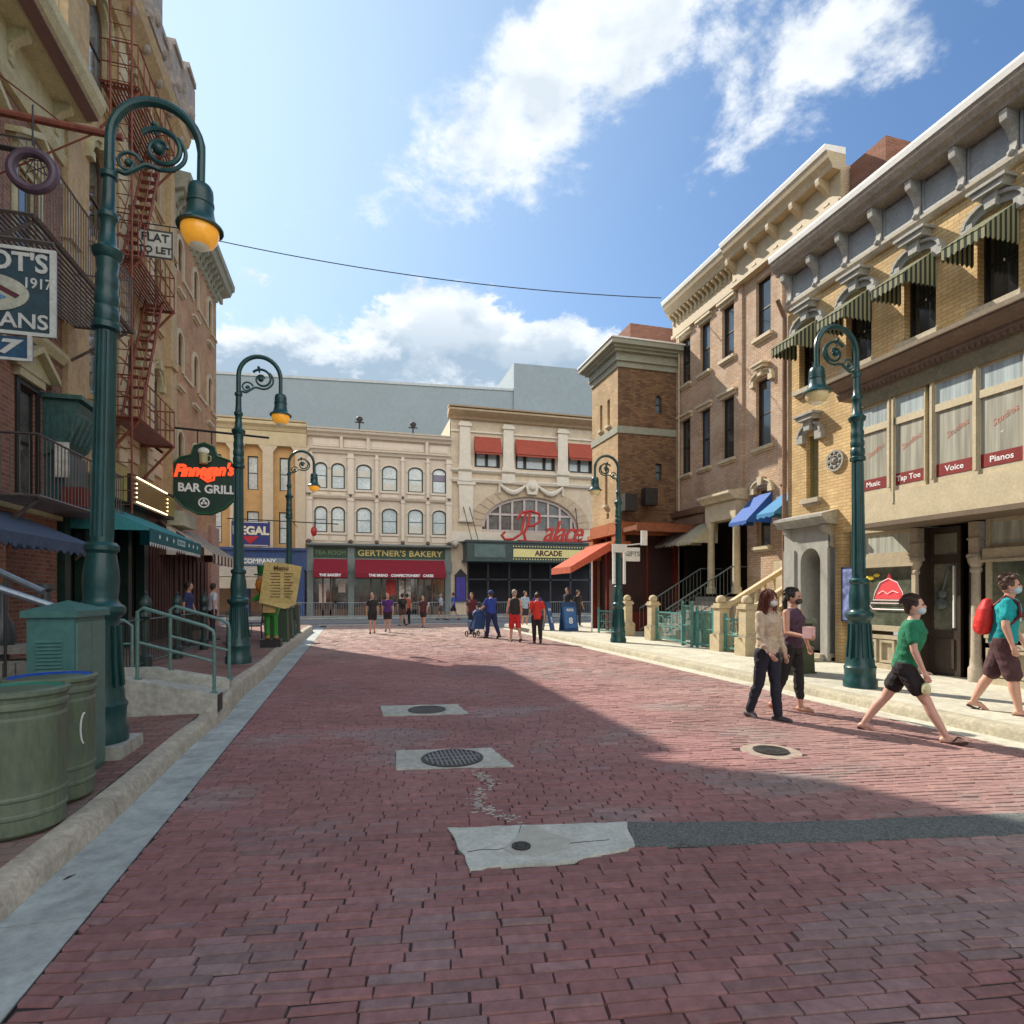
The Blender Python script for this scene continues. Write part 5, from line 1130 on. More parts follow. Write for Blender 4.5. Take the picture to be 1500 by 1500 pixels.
nb = thing('wall_sign', 'plain cream notice board beside the gold marquee sign', 'sign', (-5.1, 20, 3.6)); MB(FL).box(19.8, 21.2, .05, .5, 3.7, 4.15).build('board', mat('pale green cream board', (.42, .42, .3), .6), nb)

# ---------------- fire escapes
fe = mat('red oxide iron', (.21, .06, .035), .6, var=.3, vs=12)
t = thing('fire_escape', 'rust red iron fire escape with ladders and landings on the beige building', 'fire escape', (-5.2, 17.5, 5))
F = FL; LV = [5.6, 9.25, 13.1]
for i, z in enumerate(LV):
    y0, y1, n1 = 14.95, 17.7, .8
    m = MB(F)
    m.bar((y0, n1, z), (y1, n1, z), .03); m.bar((y0, .02, z), (y0, n1, z), .03); m.bar((y1, .02, z), (y1, n1, z), .03); m.bar((y0, .05, z), (y1, .05, z), .03)
    k = 10
    for j in range(k): m.box(y0+.02, y1-.02, .08+.7*j/k, .12+.7*j/k, z-.012, z+.012)
    m.build('landing', fe, t)
    r = MB(F)
    for h in (.45, .95): r.bar((y0, n1, z+h), (y1, n1, z+h), .018); r.bar((y0, .02, z+h), (y0, n1, z+h), .018); r.bar((y1, .02, z+h), (y1, n1, z+h), .018)
    for y in [y0+(y1-y0)*j/7 for j in range(8)]: r.bar((y, n1, z), (y, n1, z+.95), .014)
    for j in range(1, 4):
        for y in (y0, y1): r.bar((y, n1*j/4, z), (y, n1*j/4, z+.95), .012)
    r.build('railing', fe, t)
    b = MB(F)
    for y in (y0+.1, y1-.1): b.bar((y, n1, z-.03), (y, .02, z-1.0), .035); b.bar((y, .02, z-.03), (y, n1, z-.03), .04)
    b.build('bracket', fe, t)
    if i < 2:
        s = MB(F)
        for n in (.3, .68):
            s.bar((15.4, n, z), (17.1, n, LV[i+1]), .035); s.bar((15.4, n, z+.85), (17.1, n, LV[i+1]+.85), .014)
        for j in range(13): f = (j+.5)/13; s.box(15.36+1.7*f, 15.52+1.7*f, .3, .68, z+(LV[i+1]-z)*f-.012, z+(LV[i+1]-z)*f+.012)
        s.build('stair', fe, t)
v = MB(F)
for n in (.2, .62): v.bar((14.8, n+.1, 3.4), (14.8, n+.1, 16.2), .022)
for j in range(40): v.bar((14.8, .3, 3.6+j*.315), (14.8, .72, 3.6+j*.315), .012)
v.build('ladder', fe, t)
t = thing('iron_balcony', 'black iron balcony with slatted floor and upright bars, high on the left', 'balcony', (-5, 13.5, 7.8))
def balc(t, y0, y1, n1, z, m_, sl=True, h=1.05, gap=.09):
    m = MB(F); m.bar((y0, n1, z), (y1, n1, z), .035); m.bar((y0, .02, z), (y0, n1, z), .03); m.bar((y1, .02, z), (y1, n1, z), .03)
    k = int(n1/.07)
    for j in range(k): m.box(y0, y1, n1*j/k, n1*j/k+.03, z-.015, z+.015)
    m.build('floor', m_, t)
    r = MB(F); r.bar((y0, n1, z+h), (y1, n1, z+h), .02); r.bar((y0, .02, z+h), (y0, n1, z+h), .02); r.bar((y1, .02, z+h), (y1, n1, z+h), .02)
    k = int((y1-y0)/gap)
    for j in range(k+1): r.bar((y0+(y1-y0)*j/k, n1, z), (y0+(y1-y0)*j/k, n1, z+h), .009)
    k = int(n1/gap)
    for j in range(k+1): r.bar((y0, n1*j/k, z), (y0, n1*j/k, z+h), .009); r.bar((y1, n1*j/k, z), (y1, n1*j/k, z+h), .009)
    r.build('railing', m_, t)
    b = MB(F)
    for y in (y0+.1, y1-.1): b.bar((y, n1-.05, z-.03), (y, .02, z-.8), .03)
    b.build('bracket', m_, t)
gi = mat('grey brown iron', (.12, .10, .09), .55, var=.25)
balc(t, 9.6, 13.4, 1.2, 6.9, gi)
t = thing('iron_balcony', 'low black iron balcony under the tall window and green oriel on the left', 'balcony', (-5, 12, 3.3))
balc(t, 10.5, 13.9, .85, 3.1, gi, h=.95, gap=.12)

# ---------------- hanging things on the left
navy = mat('slate blue sign', (.022, .06, .085), .5, var=.25, vs=8); lw = mat('off white paint', (.55, .58, .56), .6, var=.15, vs=15)
t = thing('hanging_sign', 'slate blue hanging sign with an oval emblem and 1917 at the left edge', 'sign', (-4.2, 8, 5.1))
MB().box(-5.0, -3.38, 8.0, 8.07, 4.62, 5.6).build('board', navy, t)
m = MB(); m.box(-3.42, -3.36, 7.97, 8.0, 4.60, 5.62); m.box(-5, -3.42, 7.975, 8.0, 4.60, 4.64); m.box(-5, -3.42, 7.975, 8.0, 5.58, 5.62); m.build('frame', lw, t)
text("OT'S", (-3.74, 7.995, 5.44), (1, 0, 0), .3, lw, t, bold=.008, sx=.95)
text('1917', (-3.55, 7.995, 5.21), (1, 0, 0), .17, lw, t, bold=.002, sx=.85)
text('ANS', (-3.68, 7.995, 4.76), (1, 0, 0), .24, lw, t, bold=.004, sx=1.05)
m = MB(); k = 28; m.prism([(-4.05+.42*cos(2*pi*i/k), 8.0, 5.07+.22*sin(2*pi*i/k)) for i in range(k)], (0, -.012, 0)); m.build('oval', mat('cream grey oval', (.42, .44, .36), .6, var=.15), t)
m = MB(); m.prism([(-4.3, 7.988, 5.08), (-4.0, 7.988, 5.2), (-3.72, 7.988, 5.06), (-3.76, 7.988, 5.02), (-4.0, 7.988, 5.14), (-4.28, 7.988, 5.03)], (0, -.006, 0)); m.build('emblem', mat('dark red paint', (.1, .02, .03), .6), t)
m = MB(); m.prism([(-4.3, 7.988, 5.0), (-4.0, 7.988, 5.1), (-3.85, 7.988, 5.02), (-4.0, 7.988, 4.95)], (0, -.006, 0)); m.build('emblem', mat('sky blue paint', (.1, .25, .5), .6), t)
MB().bar((-5.5, 8.03, 5.72), (-3.4, 8.03, 5.72), .03).bar((-4.8, 8.03, 5.6), (-4.8, 8.03, 5.72), .015).bar((-3.6, 8.03, 5.6), (-3.6, 8.03, 5.72), .015).build('bracket', gi, t)
t = thing('hanging_sign', 'small blue plaque with a white 7 hung below the slate blue sign', 'sign', (-4, 8.1, 4.4))
MB().box(-5.0, -3.62, 8.0, 8.06, 4.32, 4.58).build('board', mat('deep blue board', (.02, .08, .16), .5, var=.2), t)
text('7', (-3.85, 7.995, 4.45), (1, 0, 0), .22, lw, t, bold=.01, shear=.2, sx=1.6)
m = MB(); m.box(-3.64, -3.6, 7.97, 8.0, 4.3, 4.6); m.box(-5.0, -3.64, 7.98, 8.0, 4.3, 4.33); m.build('frame', lw, t)
# ring sign
t = thing('ring_sign', 'mauve ring shaped hanging sign with a small star inside, high on the left', 'sign', (-3.55, 8, 6.55))
MB().tube([(-3.6+.215*cos(2*pi*i/28), 8, 6.53+.215*sin(2*pi*i/28)) for i in range(28)], .055, 10, closed=True).build('ring', mat('mauve ring', (.09, .055, .085), .45, var=.2), t, smooth=True)
m = MB(); m.bar((-3.7, 8, 6.66), (-3.42, 8, 6.66), .006); m.bar((-3.56, 8, 6.74), (-3.66, 8, 6.5), .006); m.bar((-3.56, 8, 6.74), (-3.46, 8, 6.5), .006); m.bar((-3.68, 8, 6.62), (-3.46, 8, 6.5), .006); m.bar((-3.44, 8, 6.62), (-3.66, 8, 6.5), .006); m.bar((-5.5, 8, 6.78), (-3.66, 8, 6.74), .035); m.bar((-3.6, 8, 6.83), (-3.6, 8, 7.3), .01); m.build('star', iron, t)
t = thing('iron_pole', 'rust red horizontal pole with wire stays reaching out from the left wall', 'pole', (-4.2, 8.2, 7.3))
MB().tube([(-5.5, 8.2, 7.33), (-2.75, 8.2, 7.25)], .045, 8).build('pole', fe, t)
MB().bar((-3.0, 8.2, 7.27), (-5.5, 8.6, 5.9), .014).bar((-3.4, 8.2, 7.3), (-5.45, 8.2, 8.7), .01).build('stay', fe, t)
# FLAT TO LET
t = thing('hanging_sign', 'small white sign reading FLAT TO LET on the fire escape', 'sign', (-4.2, 15.6, 9.5))
MB().box(-4.92, -4.17, 15.6, 15.64, 9.62, 10.28).build('board', mat('dirty white board', (.5, .5, .45), .7, var=.15), t)
m = MB(); 
for a in (-4.92, -4.2): m.box(a, a+.03, 15.585, 15.6, 9.62, 10.28)
m.box(-4.89, -4.2, 15.585, 15.6, 9.62, 9.65); m.box(-4.89, -4.2, 15.585, 15.6, 10.25, 10.28); m.bar((-5.5, 15.62, 10.42), (-4.05, 15.62, 10.42), .015); m.bar((-4.85, 15.62, 10.28), (-4.85, 15.62, 10.42), .01); m.bar((-4.25, 15.62, 10.28), (-4.25, 15.62, 10.42), .01); m.build('frame', iron, t)
text('FLAT', (-4.55, 15.59, 10.09), (1, 0, 0), .27, black_t, t, bold=.004); text('TO LET', (-4.55, 15.59, 9.8), (1, 0, 0), .22, black_t, t, bold=.004)
# bar and grill sign
t = thing('hanging_sign', 'dark green shamrock bar sign with red script and BAR GRILL in white letters', 'sign', (-4.4, 20, 5.2))
gr = mat('bar sign green', (.008, .045, .03), .45, var=.2); OX, OZ = -4.48, 5.22
def oz(x, z): return (OX+x, 20., OZ+z)
out = [(-.95, -.25), (-.98, .3), (-.7, .62), (-.38, .72), (-.3, 1.0), (0, 1.12), (.3, 1.0), (.38, .72), (.75, .6), (.98, .25), (.98, -.25), (.9, -.32), (.9, -.62), (.6, -.95), (.2, -1.15), (-.2, -1.15), (-.6, -.95), (-.9, -.62), (-.9, -.32)]
MB().prism([oz(*p) for p in out], (0, .14, 0)).build('board', gr, t)
MB().tube([(OX+x*.97, 19.98, OZ+z*.97) for x, z in out], .022, 6, closed=True).build('neon_edge', mat('green neon edge', (.02, .14, .06), .4), t)
neon = mat('orange red neon', (.85, .07, .02), .4, emit=.9, var=.25, vs=14)
text("Finnegan's", (OX, 19.97, OZ+.22), (1, 0, .07), .5, neon, t, bold=.024, shear=.3, sx=.82, ext=.03)
MB().tube([(OX-.1, 19.97, OZ+.02), (OX+.1, 19.97, OZ-.12), (OX+.28, 19.97, OZ-.05), (OX+.3, 19.97, OZ+.1)], .035, 6).build('swash', neon, t)
text('BAR', (OX-.42, 19.98, OZ-.33), (1, 0, 0), .36, whitel, t, bold=.012, sx=.95); text('GRILL', (OX+.45, 19.98, OZ-.36), (1, 0, 0), .36, whitel, t, bold=.012, sx=.95)
m = MB(); m.ball((OX, 19.94, OZ+.82), .15, sc=(1.1, .4, .8)); m.build('foam', mat('white foam', (.75, .76, .7), .6), t, smooth=True)
m = MB(); m.lathe([(.1, -.36), (.12, -.34), (.13, -.02)], (OX, 19.93, OZ+.78), 12); m.tube([(OX+.12, 19.93, OZ+.7), (OX+.21, 19.93, OZ+.66), (OX+.2, 19.93, OZ+.52), (OX+.11, 19.93, OZ+.48)], .022, 6); m.build('mug', mat('beer mug', (.42, .4, .22), .3), t, smooth=True)
MB().tube([(OX+.14*cos(2*pi*i/20), 19.97, OZ-.78+.14*sin(2*pi*i/20)) for i in range(20)], .024, 6, closed=True).build('ring_mark', whitel, t)
MB().ball((OX, 19.97, OZ-.72), .045).ball((OX-.05, 19.97, OZ-.8), .045).ball((OX+.05, 19.97, OZ-.8), .045).build('shamrock', whitel, t)
MB().bar((-5.5, 20.07, 6.75), (-2.6, 20.07, 6.62), .035).bar((OX-.2, 20.07, 6.3), (OX-.2, 20.07, 6.7), .02).bar((OX+.2, 20.07, 6.3), (OX+.2, 20.07, 6.68), .02).build('bracket', iron, t)
# overhead cable
P0, P1 = Vector((-4.9, 24, 14.9)), Vector((11.6, 20.3, 13.15)); pts = []
for i in range(25): f = i/24; q = P0.lerp(P1, f); pts.append((q.x, q.y, q.z-.75*4*f*(1-f)*.5))
MB().tube(pts, .018, 5).build('overhead_cable', iron, label='thin dark cable strung across the street between the roofs', cat='cable')
# ============================================================= STREET FURNITURE
def spiral(mb, cx, cz, r, turns, a0, d, rad, y=0., k=44, rend=.25):
    pts = []; rr = []
    for i in range(k+1):
        f = i/k; a = a0+d*turns*2*pi*f; q = r*(1-f*(1-rend)); pts.append((cx+q*cos(a), y, cz+q*sin(a))); rr.append(rad*(1-.35*f))
    mb.tube(pts, rr, 7); return pts[-1]
def lamp(name, label, loc, lean=0., rz=0., glow=0., sz=1.):
    t = thing(name, label, 'street lamp', (0, 0, 0), 'green street lamps with hooked tops')
    b = MB(); b.lathe([(.24, 0), (.24, .12), (.215, .16), (.22, .3), (.23, .34), (.205, .38), (.20, .46), (.175, .52), (.155, .8), (.145, 1.05), (.15, 1.1), (.165, 1.13), (.19, 1.15), (.2, 1.18), (.2, 1.2), (.19, 1.225), (.165, 1.24), (.14, 1.27), (.135, 1.3), (.142, 1.38), (.146, 1.46), (.138, 1.56), (.122, 1.66), (.115, 1.7), (.138, 1.73), (.138, 1.77), (.11, 1.8)], (0, 0, 0), 24)
    for k in range(12):
        a = 2*pi*k/12; b.tube([(.19*cos(a), .19*sin(a), .5), (.165*cos(a), .165*sin(a), .8), (.155*cos(a), .155*sin(a), 1.05)], .016, 5)
    b.build('base', teal, t, smooth=True)
    s = MB(); s.lathe([(.1, 1.8), (.095, 2.3), (.084, 3.35), (.12, 3.37), (.12, 3.42), (.1, 3.44), (.108, 3.48), (.108, 3.55), (.092, 3.58), (.105, 3.62), (.105, 3.68), (.09, 3.72), (.098, 3.76), (.1, 3.84), (.085, 3.88), (.095, 3.95), (.095, 4.0), (.125, 4.03), (.135, 4.08), (.1, 4.11), (.075, 4.14), (.062, 4.3), (.068, 4.36), (.085, 4.38), (.085, 4.42), (.06, 4.45), (.052, 4.6), (.05, 4.8), (.07, 4.82), (.07, 4.87), (.045, 4.9), (.043, 5.0)], (0, 0, 0), 20)
    for k in range(10):
        a = 2*pi*k/10; s.tube([(.095*cos(a), .095*sin(a), 1.85), (.083*cos(a), .083*sin(a), 3.33)], .013, 5)
    for k in range(3): pass
    
    def up(z): return z if z < 1.9 else (z if z < 3.2 else (z+.36 if 3.34 < z < 4.43 else (3.7 if z <= 3.36 else 4.79+(z-4.43)*.82)))
    for v in s.v:
        if v.z < 3.36: v.x *= .9; v.y *= .9
        elif v.z < 4.43: v.x *= .94; v.y *= .94
        v.z = up(v.z)
    s.build('post', teal, t, smooth=True)
    c = MB(); pts = [(0, 0, 4.95)]; rc = .38
    for i in range(17): a = pi-pi*i/16; pts.append((rc+rc*cos(a), 0, 5.25+rc*1.05*sin(a)))
    pts.append((2*rc, 0, 5.02)); pts.append((2*rc, 0, 4.92)); c.tube(pts, [.043]*3+[.042]*14+[.036]*3, 10); [setattr(v, 'z', v.z+.24) for v in c.v]; c.build('crook', teal, t, smooth=True)
    [setattr(v, 'z', v.z+.24 if v.z > 4.97 else v.z+.2) for v in c.v[:0]]; d = MB(); spiral(d, .42, 5.2, .2, 1.35, 2.5, -1, .025); d.ball((.40, 0, 5.2), .055); spiral(d, .15, 5.02, .11, 1.2, .3, 1, .018); d.ball((.15, 0, 5.02), .032)
    d.stube([(.03, 0, 4.84), (.06, 0, 4.93), (.13, 0, 4.92), (.22, 0, 4.98), (.3, 0, 5.03), (.42, 0, 5.01)], .021, 7); d.stube([(.56, 0, 5.33), (.62, 0, 5.23), (.61, 0, 5.12), (.52, 0, 5.03), (.42, 0, 5.01)], .019, 7)
    d.ball((.36, 0, 5.42), .028); d.bar((.36, 0, 5.38), (.38, 0, 5.32), .015); [setattr(v, 'z', v.z+.26) for v in d.v]; d.build('scrollwork', teal, t, smooth=True)
    h = MB(); x = 2*rc; h.lathe([(.05, 5.02), (.09, 5.0), (.108, 4.95), (.112, 4.88), (.112, 4.78), (.12, 4.77), (.12, 4.73), (.113, 4.72), (.12, 4.62), (.132, 4.54), (.15, 4.48), (.195, 4.43), (.205, 4.41), (.205, 4.385), (.17, 4.385)], (x, 0, 0), 22); [setattr(v, 'z', 4.78+(v.z-4.385)*.66) for v in h.v]; h.build('lamp_head', teal, t, smooth=True)
    gm = mat('amber lamp glass', (.80, .36, .035), .25, var=.1, emit=.32, coat=.6) if glow else mat('pale lamp glass', (.6, .5, .26), .25, var=.1, emit=.08, coat=.6)
    g = MB(); g.lathe([(.165, 4.39), (.168, 4.34), (.155, 4.27), (.125, 4.2), (.085, 4.165)], (x, 0, 0), 22); [setattr(v, 'z', 4.78+(v.z-4.385)*.72) for v in g.v]; g_ = g.build('globe', gm, t, smooth=True)
    MB().lathe([(.086, 4.622), (.06, 4.6), (.02, 4.587)], (x, 0, 0), 16).build('globe_cap', mat('frosted bowl', (.7, .66, .5), .3, emit=.1), g_, smooth=True)
    t.location = loc; t.rotation_euler = (0, lean, rz); t.scale = (1, 1, sz); return t
MB().box(-2.53, -1.97, 5.84, 6.4, .1, .25).build('lamp_footing', concrete, kind='structure')
L1 = lamp('street_lamp', 'green street lamp with amber globe, tallest in view, beside the utility cabinet on the left', (-2.25, 6.12, .25), radians(1.0), 0, 1, 1.012)
KIDS = {}
for c in bpy.data.objects:
    if c.parent: KIDS.setdefault(c.parent.name, []).append(c)
L2 = dup(L1, (-2.13, 12.2, .26), 0, 'green street lamp with amber globe behind the ramp railing on the left', kids=KIDS)
L3 = dup(L1, (-1.98, 19.9, .26), 0, 'green street lamp with amber globe, farthest one on the left pavement', kids=KIDS)
L5 = lamp('street_lamp', 'green street lamp with pale globe in front of the yellow brick building', (7.7, 7.36, .13), radians(.8), pi, 0, .955)
KIDS = {}
for c in bpy.data.objects:
    if c.parent: KIDS.setdefault(c.parent.name, []).append(c)
L4 = dup(L5, (7.75, 16.1, .13), pi, 'green street lamp with pale globe and white signs near the brick tower', kids=KIDS)
# signs on the far right lamp
t = thing('street_sign', 'long narrow white board strapped upright to the lamp post near the tower', 'sign', (7.8, 16, 2.5))
MB().box(7.55, 7.62, 16.02, 16.1, 1.9, 3.1).box(7.9, 7.96, 16.02, 16.1, 1.9, 3.1).box(7.5, 7.98, 15.98, 16.02, 1.95+.9, 3.1).build('board', mat('white board', (.6, .6, .58), .6), t)
t = thing('street_sign', 'white shop sign on a bracket to the right of the lamp post near the tower', 'sign', (8.3, 16.2, 3))
MB().box(7.98, 8.5, 16.15, 16.2, 2.6, 3.02).build('board', mat('white board', (.6, .6, .58), .6), t); text('GIFTS', (8.24, 16.14, 2.82), (1, 0, 0), .2, mat('grey letters', (.2, .22, .22), .6), t, bold=.004)
MB().bar((7.7, 16.17, 3.05), (8.6, 16.17, 3.15), .02).box(8.55, 8.75, 16.14, 16.2, 3.1, 3.55).build('bracket', mat('white board', (.6, .6, .58), .6), t)

# barrels (litter bins) at left
bing = mat('bin green', (.115, .155, .105), .5, var=.17, bump=.12, vs=4, streak=.25)
def bin_round(label, x, y, z, lid, lm):
    t = thing('litter_bin', label, 'litter bin', (x, y, z), 'round green litter bins at the left kerb')
    b = MB(); r = .262
    b.lathe([(r-.03, 0), (r-.006, .02), (r-.004, .1), (r+.004, .11), (r+.004, .125), (r-.004, .135), (r-.004, .2), (r+.004, .21), (r+.004, .222), (r-.002, .232), (r-.002, .3), (r+.002, .31), (r, .62), (r+.004, .64), (r+.004, .655), (r-.006, .67), (r-.002, .7), (r+.012, .715), (r+.012, .735), (r, .75), (r+.004, .77), (r+.02, .785), (r+.02, .805), (r-.01, .815), (r-.02, .8)], (x, y, z), 40)
    for v in b.v: v.z = z+(v.z-z)*1.07
    b.build('body', bing, t, smooth=True, ang=25)
    l = MB(); l.lathe([(r-.02, .79), (r-.02, .812), (r-.06, .80), (.1, .775), (.0, .77)], (x, y, z), 32); [setattr(v, 'z', z+(v.z-z)*1.07) for v in l.v]; l.build('lid', lm, t, smooth=True)
    return t
l1 = bin_round('round olive green bin with green inside at the left edge, nearest the camera', -2.03, 4.30, .15, 0, mat('green liner', (.03, .22, .15), .35))
l2 = bin_round('round olive green bin with a bright blue lid, just behind the nearest bin', -2.08, 4.86, .15, 1, mat('blue liner', (.01, .08, .5), .35))
rc_ = MB(); k = 20
rc_.tube([(-2.08+.268*cos(radians(-22+i*.0)+.12*cos(2*pi*i/k)*1.0), 4.86+.268*sin(radians(-22)+.12*cos(2*pi*i/k)), .18+.47+.11*sin(2*pi*i/k)) for i in range(5, 15)], .006, 5)
rc_.build('round_mark', whitel, l2)
# utility cabinet
t = thing('utility_cabinet', 'sea green metal utility cabinet with louvres and pitched lid in front of the near lamp', 'cabinet', (-2.2, 5.5, .22))
x0, x1, y0, y1, zb, zt = -2.37, -2.06, 5.18, 5.74, .14, 1.42
b = MB(); b.box(x0, x1, y0, y1, zb, zt); b.build('body', teal_l, t)
l = MB(); l.box(x0-.03, x1+.03, y0-.03, y1+.03, zt, zt+.05)
bs = [l.pt(p) for p in ((x0-.03, y0-.03, zt+.05), (x1+.03, y0-.03, zt+.05), (x1+.03, y1+.03, zt+.05), (x0-.03, y1+.03, zt+.05))]; tp = l.pt(((x0+x1)/2, (y0+y1)/2, zt+.13))
for i in range(4): l.face((bs[i], bs[(i+1) % 4], tp))
l.build('lid', teal_l, t)
v = MB()
for i in range(11): z = .95+i*.028; v.prism([(x0+.06, y0-.012, z), (x1-.08, y0-.012, z), (x1-.08, y0, z+.018), (x0+.06, y0, z+.018)], (0, -.002, 0))
v.build('louvres', teal_l, t)
ds = MB()
for a, c in ((y0+.02, y0+.27), (y0+.285, y1-.02)): ds.box(x1, x1+.012, a, c, zb+.04, zt-.04)
d_ = ds.build('door', mat('cabinet door', (.10, .19, .165), .5, var=.1), t); MB().box(x1+.012, x1+.03, y0+.22, y0+.24, .8, .98).build('handle', iron, d_)

# ramp with rails
t = thing('concrete_ramp', 'low concrete ramp with sloping top beside the left kerb', 'ramp', (-2.6, 7.6, .25))
m = MB(); m.prism([(-4.6, 7.8, .1), (-1.6, 7.8, .1), (-1.6, 7.8, .36), (-2.6, 7.8, .6), (-4.6, 7.8, .6)], (0, .2, 0)); m.prism([(-4.6, 8.85, .1), (-1.66, 8.85, .1), (-1.66, 8.85, .4), (-2.6, 8.85, .6), (-4.6, 8.85, .6)], (0, .16, 0))
m.prism([(-4.6, 8.0, .1), (-1.68, 8.0, .1), (-1.68, 8.0, .28), (-2.6, 8.0, .46), (-4.6, 8.0, .46)], (0, .85, 0)); m.build('slab', concrete, t)
MB().box(-1.6, -1.58, 7.8, 8.0, .16, .365).build('edge_strip', iron, t)
def rail(label, pts, posts, zmid):
    t = thing('handrail', label, 'handrail', (pts[0][0], pts[0][1], .5), 'green pipe handrails on the ramp')
    m = MB(); m.tube(pts, .022, 8); m.tube(zmid, .018, 8)
    m.build('rails', rail_g, t, smooth=True); p = MB()
    for x, y, z0, z1 in posts:
        q = MB(); q.bar((x, y, z0), (x, y, z1), .001); q = MB(); q.tube([(x, y, z0), (x, y, z1)], .022, 8); q.lathe([(.05, z0), (.05, z0+.015), (.03, z0+.02)], (x, y, 0), 12); q.build('post', rail_g, t, smooth=True)
y = 7.92; rail('front pipe handrail on the near edge of the ramp, nearer the camera', [(-2.5, y, 1.28), (-2.5, y, 1.38), (-2.44, y, 1.43), (-1.76, y, 1.2), (-1.67, y, 1.14), (-1.66, y, 1.05)], [(-2.5, y, .57, 1.32), (-1.66, y, .37, 1.1)], [(-2.5, y, 1.02), (-1.66, y, .76)])
y = 8.93; rail('rear pipe handrail on the far edge of the ramp', [(-2.42, y, 1.28), (-2.42, y, 1.38), (-2.36, y, 1.43), (-1.78, y, 1.24), (-1.69, y, 1.18), (-1.68, y, 1.1)], [(-2.42, y, .55, 1.32), (-1.68, y, .39, 1.12)], [(-2.42, y, 1.02), (-1.68, y, .8)])
t = thing('handrail', 'low pipe rail between the near lamp and the ramp', 'handrail', (-3.2, 8.8, .3)); MB().tube([(-3.6, 9.3, .27), (-3.6, 9.3, 1.15), (-3.5, 9.3, 1.23), (-3.1, 9.3, 1.23), (-3.0, 9.3, 1.15), (-3.0, 9.3, .27)], .02, 8).tube([(-3.6, 9.3, .9), (-3.0, 9.3, .9)], .016, 6).build('rails', rail_g, t, smooth=True)

# near left staircase: twin handrails, balusters, balustrade
t = thing('stair_handrail', 'pair of blue grey metal handrails sloping down the steps at the left edge', 'handrail', (-3.2, 5.8, 1.5))
m = MB(); m.tube([(-5.0, 6.6, 2.75), (-2.75, 6.3, 1.62)], .03, 8).tube([(-4.6, 5.7, 2.35), (-2.45, 5.9, 1.47)], .03, 8); m.build('rails', mat('blue grey metal', (.2, .25, .3), .3, metal=.5, var=.15), t, smooth=True)
for i in range(9):
    f = i/8; x, y, z = -4.9+2.1*f, 6.58-.28*f, 2.7-1.06*f
    q = MB(); q.tube([(x, y, z-.02), (x, y, .2)], .012, 6); q.build('baluster', iron, t)
t = thing('balustrade', 'grey stone balustrade of turned balusters behind the bins at the left edge', 'balustrade', (-3.3, 5.6, .2))
sg = mat('grey balustrade stone', (.22, .22, .2), .8, var=.25, vs=6, bump=.3)
m = MB(); m.box(-5.4, -2.75, 6.7, 6.95, .2, .95); m.build('plinth', sg, t); MB().box(-5.4, -2.7, 6.66, 7.0, 1.02, 1.1).build('rail', sg, t); q = None
for i in range(7):
    m = MB(); m.lathe([(.05, .95), (.05, .99), (.09, 1.08), (.11, 1.18), (.09, 1.3), (.045, 1.4), (.04, 1.62), (.07, 1.65), (.07, 1.7)], (-2.95-i*.36, 6.8, 0), 14); m.build('baluster', mat('dark iron baluster', (.05, .06, .065), .4, var=.2), t, smooth=True)
m = MB()
for i in range(26): m.box(-5.3+i*.1, -5.25+i*.1, 6.67, 6.7, .25, .93)
m.build('ribs', sg, t)
# fence posts with finials along the bar terrace
for i, (x, y) in enumerate(((-3.55, 9.9), (-3.5, 11.5), (-3.5, 13.4), (-3.45, 15.4))):
    t = thing('terrace_post', ['dark cast iron terrace post nearest the ramp', 'dark cast iron terrace post, second from the ramp', 'dark cast iron terrace post, third from the ramp', 'dark cast iron terrace post farthest from the ramp'][i], 'post', (x, y, .27), 'cast iron posts along the bar terrace')
    m = MB(); m.lathe([(.1, .27), (.1, .5), (.06, .55), (.05, 1.15), (.09, 1.2), (.09, 1.24), (.05, 1.3), (.09, 1.38), (.1, 1.45), (.06, 1.53), (.02, 1.58), (.03, 1.62), (0.005, 1.66)], (x, y, 0), 14); m.build('shaft', mat('dark green cast iron', (.02, .045, .04), .4, var=.3), t, smooth=True)
t = thing('terrace_fence', 'low dark iron fence closing the bar terrace', 'fence', (-3.5, 12.5, .27)); m = MB()
m.bar((-3.52, 9.9, 1.15), (-3.45, 15.4, 1.15), .02); m.bar((-3.52, 9.9, .4), (-3.45, 15.4, .4), .02)
for i in range(46): m.bar((-3.52, 9.95+i*.12, .4), (-3.52, 9.95+i*.12, 1.15), .008)
m.build('bars', mat('dark green cast iron', (.02, .045, .04), .4), t)

# far left bins
def sq_bin(label, x, y, z, w=.62, h=.95, c=(.05, .085, .05)):
    t = thing('litter_bin', label, 'litter bin', (x, y, z), None); m = MB()
    a, b = w/2, w/2-.05
    m.prism([(x-a, y-a, z), (x+a, y-a, z), (x+a, y+a, z), (x-a, y+a, z)], (0, 0, .03))
    v = [m.pt(p) for p in ((x-b-.03, y-b-.03, z+.03), (x+b+.03, y-b-.03, z+.03), (x+b+.03, y+b+.03, z+.03), (x-b-.03, y+b+.03, z+.03), (x-b, y-b, z+h-.08), (x+b, y-b, z+h-.08), (x+b, y+b, z+h-.08), (x-b, y+b, z+h-.08))]
    for q in ((0, 1, 5, 4), (1, 2, 6, 5), (2, 3, 7, 6), (3, 0, 4, 7)): m.face([v[i] for i in q])
    m.box(x-b+.04, x+b-.04, y-b-.034, y-b-.0, z+.15, z+h-.2)
    m.build('body', mat('bin green %g' % c[1], c, .6, var=.15, bump=.1), t)
    MB().box(x-a, x+a, y-a, y+a, z+h-.08, z+h).box(x-a+.06, x+a-.06, y-a+.06, y+a-.06, z+h, z+h+.02).build('lid', mat('bin rim', (.16, .18, .13), .5), t); return t
sq_bin('square olive green bin behind the two walking women on the right', 7.85, 9.15, .14, .72, 1.0, (.055, .07, .035))
